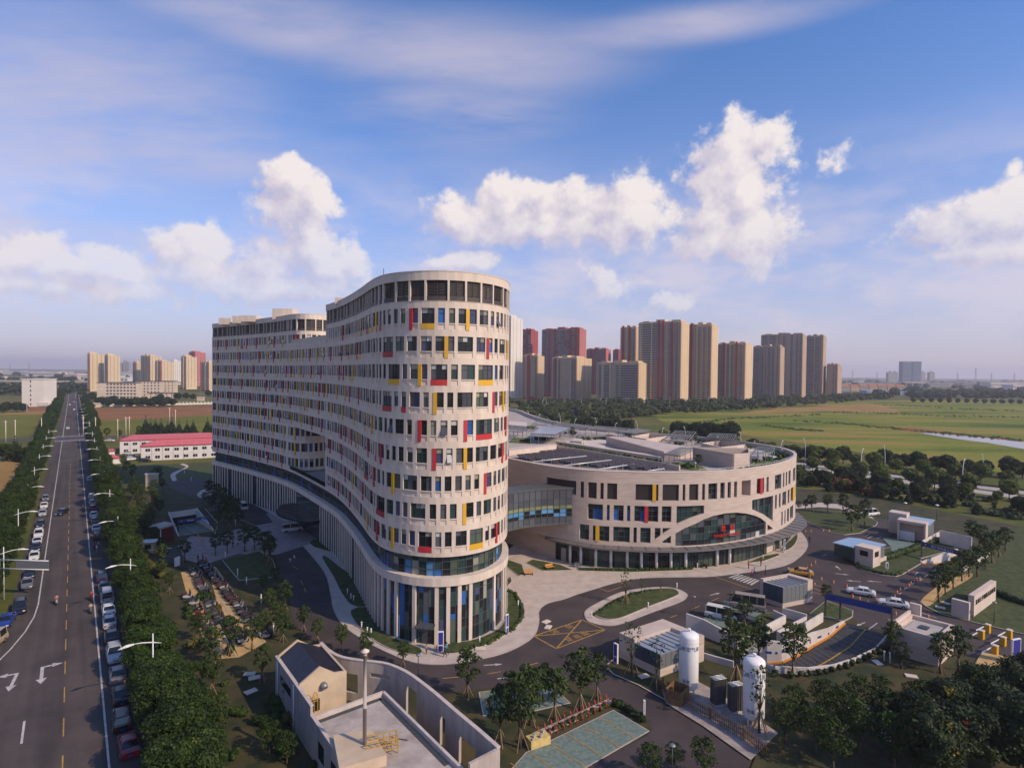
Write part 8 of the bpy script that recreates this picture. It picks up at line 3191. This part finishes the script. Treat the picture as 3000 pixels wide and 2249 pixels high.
# scooter: one mesh, seen a few pixels across
def scooter_mesh(c):
    mb = MB()
    for x in (-.6, .62):
        mb.tube([(x, -.05, .24), (x, .05, .24)], .24, 10, 1, False)
    loft(mb, [(-.85, [(.1, .45), (.14, .7)]), (-.5, [(.16, .35), (.18, .78)]), (-.05, [(.16, .28), (.17, .74)]), (.05, [(.15, .25), (.15, .34)]), (.4, [(.15, .25), (.14, .36)]), (.48, [(.16, .3), (.16, .95)]), (.62, [(.1, .5), (.1, .98)])], 0)
    mb.box(-.8, -.13, .76, .0, .13, .86, 2)
    mb.beam((.6, 0, .3), (.45, 0, 1.08), .07, .07, 2)
    mb.beam((.45, -.32, 1.08), (.45, .32, 1.08), .05, .05, 2)
    for s in (-.28, .28):
        mb.box(.42, s - .05, 1.15, .45, s + .05, 1.25, 2)
    return mb.mesh('scooter', [paint(c), M_TYRE, M_STEEL])


SCO = [scooter_mesh(c) for c in (RED_, BLK, SIL, DBL, GRY, (.06, .02, .015), (.03, .03, .035))]
cn = {0: 'dark red', 1: 'black', 2: 'silver', 3: 'dark blue', 4: 'grey', 5: 'brown', 6: 'charcoal'}
srnd = random.Random(12)
for r_, (a, b, n, side, where) in enumerate((((566, 1668), (650, 1835), 34, .5, 'between the two sand lanes'), ((592, 1650), (742, 1830), 36, .7, 'along the right edge of the scooter park'), ((548, 1745), (640, 1900), 14, .5, 'along the left edge of the scooter park'), ((680, 1850), (720, 1890), 7, .6, 'at the near end of the scooter park'), ((770, 1870), (800, 1858), 4, 1, 'in the near right corner'))):
    A, B = Vector(G(*a)[:2]), Vector(G(*b)[:2])
    d = (B - A).normalized()
    for i in range(n):
        c = A.lerp(B, (i + srnd.uniform(-.2, .2)) / n) + Vector((d.y, -d.x)) * srnd.uniform(-.3, .3)
        k_ = srnd.randrange(7)
        link('scooter', SCO[k_], None, (c.x, c.y, .04), math.atan2(d.y, d.x) + math.pi / 2 + srnd.uniform(-.25, .25), '%s scooter, %s from the tower end %s' % (cn[k_], ordinal(i), where), 'scooter', 'scooters in the scooter park')
for px, py, tp, lab, k_ in ((166, 1770, (.45, .18, .15), 'motor scooter rider in the middle of the street', 2), (268, 1758, (.3, .03, .04), 'scooter rider in red by the right white line', 0), (266, 1795, (.5, .32, .2), 'scooter rider in a pale top nearest the camera at the white line', 4), (243, 1496, NAVY, 'distant scooter rider in the shade of the trees', 1)):
    p = G(px, py)
    link('scooter', SCO[k_], None, (p.x, p.y, .04), AW + math.pi, lab.replace('rider', 'ridden').replace('motor scooter ridden', 'silver scooter ridden'), 'scooter')
    person(p.x, p.y, 2, tp, DK_, AW + math.pi, lab, 1.0, -.02)
p = G(2062, 1664); link('scooter', SCO[1], None, (p.x, p.y, .15), 2.2, 'black and white scooter parked at the emergency entrance', 'scooter')

# ------------------------------------------------------------------ street furniture
M_LAMPW = mat('lamp_white', (.62, .61, .62), .4)
# street lamp: pole, arm with leaf shaped head, short tail
lampS = thing('street_lamp', 'x', 'street lamp')
lampS.scale = (.92, .92, .95)
m = MB(); m.tube([(0, 0, 0), (0, 0, 9.6)], [.11, .07], 8); m.build('pole', M_LAMPW, lampS)
m = MB(); m.tube([(.9, 0, 8.2), (0, 0, 8.5), (-1.2, 0, 8.75), (-2.1, 0, 8.8)], [.04, .07, .07, .06], 8); m.build('arm', M_LAMPW, lampS)
m = MB(); m.hexa([(-2.0, -.08, 8.74), (-2.0, .08, 8.74), (-2.8, .24, 8.66), (-3.7, .05, 8.52), (-3.7, -.05, 8.52), (-2.8, -.24, 8.66)], [(-2.0, -.06, 8.86), (-2.0, .06, 8.86), (-2.8, .18, 8.84), (-3.6, .03, 8.6), (-3.6, -.03, 8.6), (-2.8, -.18, 8.84)]); m.build('lamp_head', M_LAMPW, lampS)
first = True
ra = math.atan2(RNRM.y, RNRM.x)
for side, nm, off, rot in ((1, 'right', 4.6, ra), (-1, 'left', -12.4, ra + math.pi)):
    pts = [(8, 22.5 + 31.5 * 0)] if 0 else []
    ts = [along(355 if side > 0 else 0, 2172)] if side > 0 else []
    base_t = 9.0 if side > 0 else 62.0
    k_ = 0
    t_ = base_t
    while t_ < (760 if side > 0 else 320):
        x, y = road_pt(t_, off)
        lab = 'white street lamp, %s from the camera on the %s side of the street' % (ordinal(k_), nm)
        if first:
            lampS.location = (x, y, 0); lampS.rotation_euler[2] = rot; tag(lampS, lab, None, 'street lamps'); first = False
        else:
            copy_tree(lampS, (x, y, 0), rot, None, lab, 'street lamps')
        k_ += 1
        t_ += 33.5
# arched highway lamps
lampH = thing('highway_lamp', 'x', 'street lamp')
pth = [(0, 0, 0), (.15, 0, 4), (.1, 0, 7), (-.35, 0, 9.3), (-1.2, 0, 11)]
m = MB(); m.tube(pth, [.16, .15, .13, .11, .08], 8); m.build('pole', M_LAMPW, lampH)
m = MB(); m.hexa([(-1.0, -.22, 10.9), (-1.0, .22, 10.9), (-1.9, .22, 11.1), (-1.9, -.22, 11.1)], [(-1.0, -.2, 11.05), (-1.0, .2, 11.05), (-1.85, .2, 11.3), (-1.85, -.2, 11.3)]); m.build('lamp_head', M_LAMPW, lampH)
tops = [(1545, 1203, 0), (1582, 1213, 1), (1637, 1211, 0), (1688, 1227, 1), (1743, 1224, 0), (1806, 1240, 1), (1863, 1235, 0), (1944, 1254, 1), (2003, 1250, 0), (2106, 1271, 1), (2166, 1266, 0), (2293, 1292, 1), (2355, 1285, 0), (2529, 1315, 1), (2589, 1306, 0), (2826, 1347, 1), (2877, 1331, 0)]
for k_, (px, py, fl) in enumerate(tops):
    q = G(px, py, 11)
    rot = ra + (math.pi if fl else 0)
    lab = 'arched white highway lamp, %s from the tower behind the podium' % ordinal(k_)
    b = Vector((q.x, q.y)) - Vector((-1.5 * math.cos(rot), -1.5 * math.sin(rot)))
    if k_ == 0:
        lampH.location = (b.x, b.y, 0); lampH.rotation_euler[2] = rot; tag(lampH, lab, None, 'arched highway lamps')
    else:
        copy_tree(lampH, (b.x, b.y, 0), rot, None, lab, 'arched highway lamps')
for k_, px in enumerate((1601, 1590, 1655, 1703, 1760, 1775, 1835, 1840, 1898, 1962, 2020, 2075, 2120, 2170, 2320)):
    q = G(px, 1198 - k_ * .8)
    copy_tree(lampH, (q.x, q.y, 0), ra + math.pi * (k_ % 2), None, 'small distant lamp, %s in the woodland below the apartment towers' % ordinal(k_), 'distant lamps below the towers')
# concrete utility poles
pole = thing('utility_pole', 'x', 'pole')
m = MB(); m.tube([(0, 0, 0), (0, 0, 11.5)], [.24, .16], 8); m.build('shaft', M_SILL, pole)
m = MB(); m.beam((-.9, 0, 10.7), (.9, 0, 10.7), .12, .14); m.build('cross_arm', M_SILL, pole)
for k_, (px, py) in enumerate(((280, 1281), (369, 1279), (379, 1277), (497, 1240), (514, 1249), (17, 1295), (45, 1292), (122, 1284), (79, 1210), (150, 1209), (170, 1150), (345, 1288), (244, 1275))):
    q = G(px, py)
    lab = 'pale concrete utility pole, %s of those in the fields beside the street' % ordinal(k_)
    if k_ == 0:
        pole.location = (q.x, q.y, 0); tag(pole, lab, None, 'utility poles in the fields')
    else:
        copy_tree(pole, (q.x, q.y, 0), k_ * .3, None, lab, 'utility poles in the fields')
# traffic cones
M_CONE = mat('cone_orange', (.55, .10, .03), .6)
mb = MB(); mb.lathe([(.2, 0), (.2, .04), (.15, .05), (.11, .28)], 8); mb.lathe([(.11, .28), (.085, .45)], 8, m=1); mb.lathe([(.085, .45), (.03, .75)], 8)
cone_me = mb.mesh('traffic_cone', [M_CONE, M_WHITE])
k_ = 0
for pts, wh in (([(245, 552), (210, 575), (180, 600), (163, 615)], 'beside the taxi'), ([(295, 685), (393, 712), (345, 755), (500, 745), (548, 828), (605, 848), (240, 730)], 'in the bend before the white cars'), ([(813, 938), (897, 968), (1000, 1000), (740, 850), (700, 830), (670, 880), (640, 900)], 'beside the front white car'),
              ([(1090, 685), (1065, 690), (1045, 705), (1020, 722), (1003, 735), (965, 752), (932, 768), (908, 795), (888, 830), (1037, 640), (995, 625)], 'in the line towards the right ramp'), ([(1160, 990), (1015, 935), (210, 300), (310, 295), (360, 295), (165, 300)], 'on the outer lanes'), ([(355, 298), (120, 305)], 'behind the round wing')):
    for i, p in enumerate(pts):
        q = G(*K8(*p))
        link('traffic_cone', cone_me, None, (q.x, q.y, .045), 0, 'orange traffic cone %s, %s from the far end' % (wh, ordinal(i)), 'traffic cone', 'traffic cones'); k_ += 1
for i, p in enumerate(((510, 690), (522, 705), (532, 715), (540, 728), (547, 745), (550, 770), (565, 815), (485, 830), (478, 780), (405, 790))):
    q = G(*K4(*p))
    link('traffic_cone', cone_me, None, (q.x, q.y, .06), 0, 'traffic cone in the courtyard line below the shady ramp, %s from the ramp' % ordinal(i), 'traffic cone', 'traffic cones')
# barriers at the gate
M_BARY = mat('barrier_yellow', (.60, .33, .01), .5)
for i, (x, y, L_) in enumerate(((1640, 1115, 3.2), (1590, 1165, 3.4), (1815, 1160, 3.2), (1765, 1220, 3.4), (1700, 1290, 3.4))):
    q = G(*K8(x, y))
    t = thing('gate_barrier', 'yellow barrier box with white arm, %s at the gate' % ('farthest left', 'second', 'farthest right', 'fourth', 'nearest')[i], 'barrier', (q.x, q.y, .05), .55, 'barriers at the gate')
    m = MB(); m.box(-.35, -.3, 0, .35, .3, 1.25); m.build('box', M_BARY, t)
    m = MB(); m.box(-.38, -.33, 1.25, .38, .33, 1.35); m.build('cap', M_SILL, t)
    m = MB(); m.beam((-.3, .35, .95), (-L_, .35, .95), .08, .14); m.build('arm', M_WHITE, t)
# pylons, signs, racks, benches
def sign_pylon(label, px, py, h, w_, rz, z=.2):
    q = G(px, py)
    t = thing('sign_pylon', label, 'sign', (q.x, q.y, z), rz)
    m = MB(); m.box(-w_ / 2, -.12, 0, w_ / 2, .12, h); m.build('slab', M_WHITE, t)
    m = MB(); m.box(-w_ / 2 + .1, -.14, h * .36, w_ / 2 - .1, -.12, h - .12); m.build('blue_panel', mat('pylon_blue', (.035, .035, .26), .4), t)
    m = MB(); m.box(-w_ / 2 + .1, -.14, .1, w_ / 2 - .1, -.12, h * .3); m.build('lower_panel', mat('pylon_blue', (.035, .035, .26), .4), t)
    return t


sign_pylon('tall blue and white sign pylon beside the tower door', 1291, 1912, 2.9, .85, .1)
sign_pylon('slim blue and white sign pylon on the lawn right of the tower', 1484, 1858, 2.9, .7, 1.0)
sign_pylon('blue and white sign pylon beyond the emergency canopy', 2297, 1618, 2.8, .6, .6)
sign_pylon('white sign pylon before the glass roofed pavilion', 1804, 1945, 2.7, .7, -.9)
sign_pylon('blue and white sign board beside the barriers', 2975, 1945, 3.4, 1.6, .3)
sign_pylon('small white post sign at the corner of the green bay', 1887, 2110, 2.2, .22, 0)
sign_pylon('blue notice by the booth island lane', 2598, 1668, 1.3, .5, 0)
for i, (x, y) in enumerate(((2651, 1515), (2744, 1522))):
    q = G(x, y)
    t = thing('garden_lamp', 'post lamp %s behind the stone booths' % ('with blue plate', 'with white shade')[i], 'lamp', (q.x, q.y, 0))
    m = MB(); m.tube([(0, 0, 0), (0, 0, 4)], .07, 6); m.build('post', M_STEEL, t)
    m = MB(); m.lathe([(.5, 4), (.45, 4.15), (.1, 4.3)], 10); m.build('shade', M_WHITE, t)
for i, (x, y) in enumerate(((2032, 1812), (1225, 2000), (2912, 1830), (1968, 2290))):
    q = G(x, y)
    t = thing('garden_lamp', 'dark post lamp standing %s' % ('beside the green bay with the white van', 'behind the curved wall', 'on the lawn near the barriers', 'at the lower driveway')[i], 'lamp', (q.x, q.y, 0))
    m = MB(); m.tube([(0, 0, 0), (0, 0, 3.6)], .06, 6); m.build('post', M_STEEL, t)
    m = MB(); m.lathe([(.32, 3.6), (.3, 3.72), (.05, 3.76)], 10); m.build('shade', M_GREYM, t)
A, B = Vector(G(1583, 2160)[:2]), Vector(G(1783, 2062)[:2])
for i in range(12):
    c = A.lerp(B, i / 11)
    t = thing('bike_rack', 'red curved bike rack, %s from the curved wall end' % ordinal(i), 'bike rack', (c.x, c.y, .12), math.atan2((B - A).y, (B - A).x) + 1.57, 'red bike racks')
    m = MB(); m.tube([(-.6, 0, 0), (-.6, 0, .45), (-.35, 0, .7), (-.1, 0, .5), (.1, 0, .28), (.35, 0, .5), (.45, 0, .85), (.6, 0, .9)], .06, 6); m.build('loop', M_RED, t)
    m = MB(); m.box(-.66, -.1, 0, -.54, .1, .03); m.build('foot', M_RED, t)
for i, (x, y, rz) in enumerate(((1549, 1685, .2), (1611, 1668, .5))):
    q = G(x, y)
    t = thing('park_bench', 'orange timber bench %s on the forecourt' % ('nearer the tower', 'farther from the tower')[i], 'bench', (q.x, q.y, .13), rz)
    for y0 in (-.25, -.02, .21):
        m = MB(); m.box(-.9, y0, .42, .9, y0 + .19, .48); m.build('seat_slat', mat('bench_wood', (.52, .25, .06), .6), t)
    m = MB(); m.box(-.9, .42, .55, .9, .48, .95); m.build('backrest', mat('bench_wood', (.52, .25, .06), .6), t)
    for x0 in (-.8, .72):
        m = MB(); m.box(x0, -.25, 0, x0 + .08, .46, .42); m.build('leg', M_STEEL, t)
q = G(1690, 1662); t = thing('litter_bin', 'twin grey litter bin at the glass front of the round wing', 'bin', (q.x, q.y, .13))
for x0 in (-.5, .05):
    m = MB(); m.box(x0, -.25, 0, x0 + .45, .25, .9); m.build('bin_body', M_GREYM, t)
m = MB(); m.box(-.55, -.3, .9, .55, .3, .98); m.build('lid', M_STEEL, t)
for i, (x, y) in enumerate(((1540, 2200), (1560, 2190))[:1]):
    q = G(1575, 2180); t = thing('sand_crate', 'pale yellow block with rubble at the edge of the lower green bay', 'crate', (q.x, q.y, .12), .5)
    m = MB(); m.box(-1.2, -.7, 0, 1.2, .5, .9); m.build('block', mat('block_yellow', (.55, .40, .16), .85, var=.15, scale=2), t)
    for j in range(6):
        m = MB(); m.box(-1 + j * .33, -.6 + (j % 3) * .3, .9, -.8 + j * .33, -.35 + (j % 3) * .3, 1.05 + (j % 2) * .12); m.build('rubble', M_CONC, t)
for i in range(26):
    px, py = [(1018, 1742), (1028, 1757), (1036, 1762), (1059, 1842), (1076, 1858), (1087, 1862), (1518, 1778), (1405, 1885), (1983, 1725), (1899, 1783), (1733, 1812), (2043, 1665), (2235, 1640), (660, 1638), (696, 1690), (722, 1715), (765, 1768), (801, 1855), (690, 1400 + 140), (540, 1390), (560, 1410), (1322, 2130), (2590, 1940), (2607, 1945), (700, 1520), (2150, 1500)][i]
    q = G(px, py)
    m = MB(); m.tube([(0, 0, 0), (0, 0, .8 if i < 13 else 1.3)], .09, 6); m.lathe([(.13, .8 if i < 13 else 1.3), (.13, .95 if i < 13 else 1.45)], 8)
    m.build('garden_bollard', M_WHITE, None, (q.x, q.y, .18), label='white garden bollard light, %s along the lawns from tower to courtyard' % ordinal(i), cat='bollard', group='white garden bollards')
# direction sign arm over the street on the left
p0 = Vector(road_pt(62, -13)); p1 = Vector(road_pt(56.5, -6.2))
t = thing('road_sign_arm', 'silver road sign frame reaching over the left lane of the street', 'sign')
m = MB(); m.tube([(*p0, 0), (*p0, 7.2)], .16, 10); m.build('post', M_GREYM, t)
for z in (5.5, 7.0):
    m = MB(); m.tube([(*p0, z), (*p1, z)], .1, 8); m.build('beam', M_LAMPW, t)
m = MB(); m.beam((*p0.lerp(p1, .35), 6.25), (*p1, 6.25), .06, 1.7); m.build('panel', M_GREYM, t)
wall_seg('boundary_wall', 'brown boundary wall behind the right street trees', [G(289, 1320), G(300, 1360), G(318, 1405), G(335, 1440)], 2.0, .4, M_MAUVE)
wall_seg('boundary_wall', 'white wall of the small gate by the street driveway', [G(512, 1660), G(526, 1655)], 1.8, .3, M_WHITE)
t = thing('ticket_booth', 'small white canopied booth beside the street driveway', 'booth', tuple(G(437, 1618)), .3)
m = MB(); m.box(-1.2, -.9, 0, 1.2, .9, 2.4); m.build('body', M_TAN, t)
m = MB(); m.box(-1.6, -1.3, 2.4, 1.6, 1.3, 2.6); m.build('canopy', M_LAMPW, t)
m = MB(); m.box(-.6, -.93, 1.1, .6, -.88, 2.0); m.build('window', GL_DARK, t)
for i, (x, y) in enumerate(((411, 1628), (461, 1622))):
    q = G(x, y)
    t = thing('gate_barrier', 'yellow barrier box %s of the small booth' % ('left', 'right')[i], 'barrier', (q.x, q.y, .05), .3)
    m = MB(); m.box(-.35, -.3, 0, .35, .3, 1.2); m.build('box', M_BARY, t)
    m = MB(); m.beam((.3, .35, .95), (2.6, .35, .95), .08, .12); m.build('arm', M_WHITE, t)
# manhole and paving slabs lying on the lawns
for i, (x, y) in enumerate(((1407, 1904), (1886, 1985), (1600, 1822), (1606, 1838), (2570, 1945), (2771, 1770), (2755, 1783), (2670, 1985), (732, 1978), (745, 1990), (735, 2030), (2600, 2165))):
    q = G(x, y)
    m = MB(); m.box(-.7, -.45, 0, .7, .45, .12)
    m.build('paving_slab', M_SILL, None, (q.x, q.y, .2 if i not in (2, 3) else .04), .4 * i, label='pale stone slab lying on the ground, %s counted from the tower door rightwards' % ordinal(i), cat='slab', group='loose stone slabs')

# ------------------------------------------------------------------ summer haze
hb = MB()
hb.box(-7900, -700, -6, 7900, 9100, 140)
M_HAZE = bpy.data.materials.new('haze_air')
M_HAZE.use_nodes = True
_n = M_HAZE.node_tree
_n.nodes.remove(_n.nodes['Principled BSDF'])
_v = _n.nodes.new('ShaderNodeVolumePrincipled')
_v.inputs['Color'].default_value = (.93, .90, 1.0, 1)
_v.inputs['Density'].default_value = 0.00014
_v.inputs['Anisotropy'].default_value = 0.2
_n.links.new(_v.outputs[0], _n.nodes['Material Output'].inputs['Volume'])
hb.build('haze', M_HAZE, kind='stuff', label='thin pale blue summer haze over the whole plain')
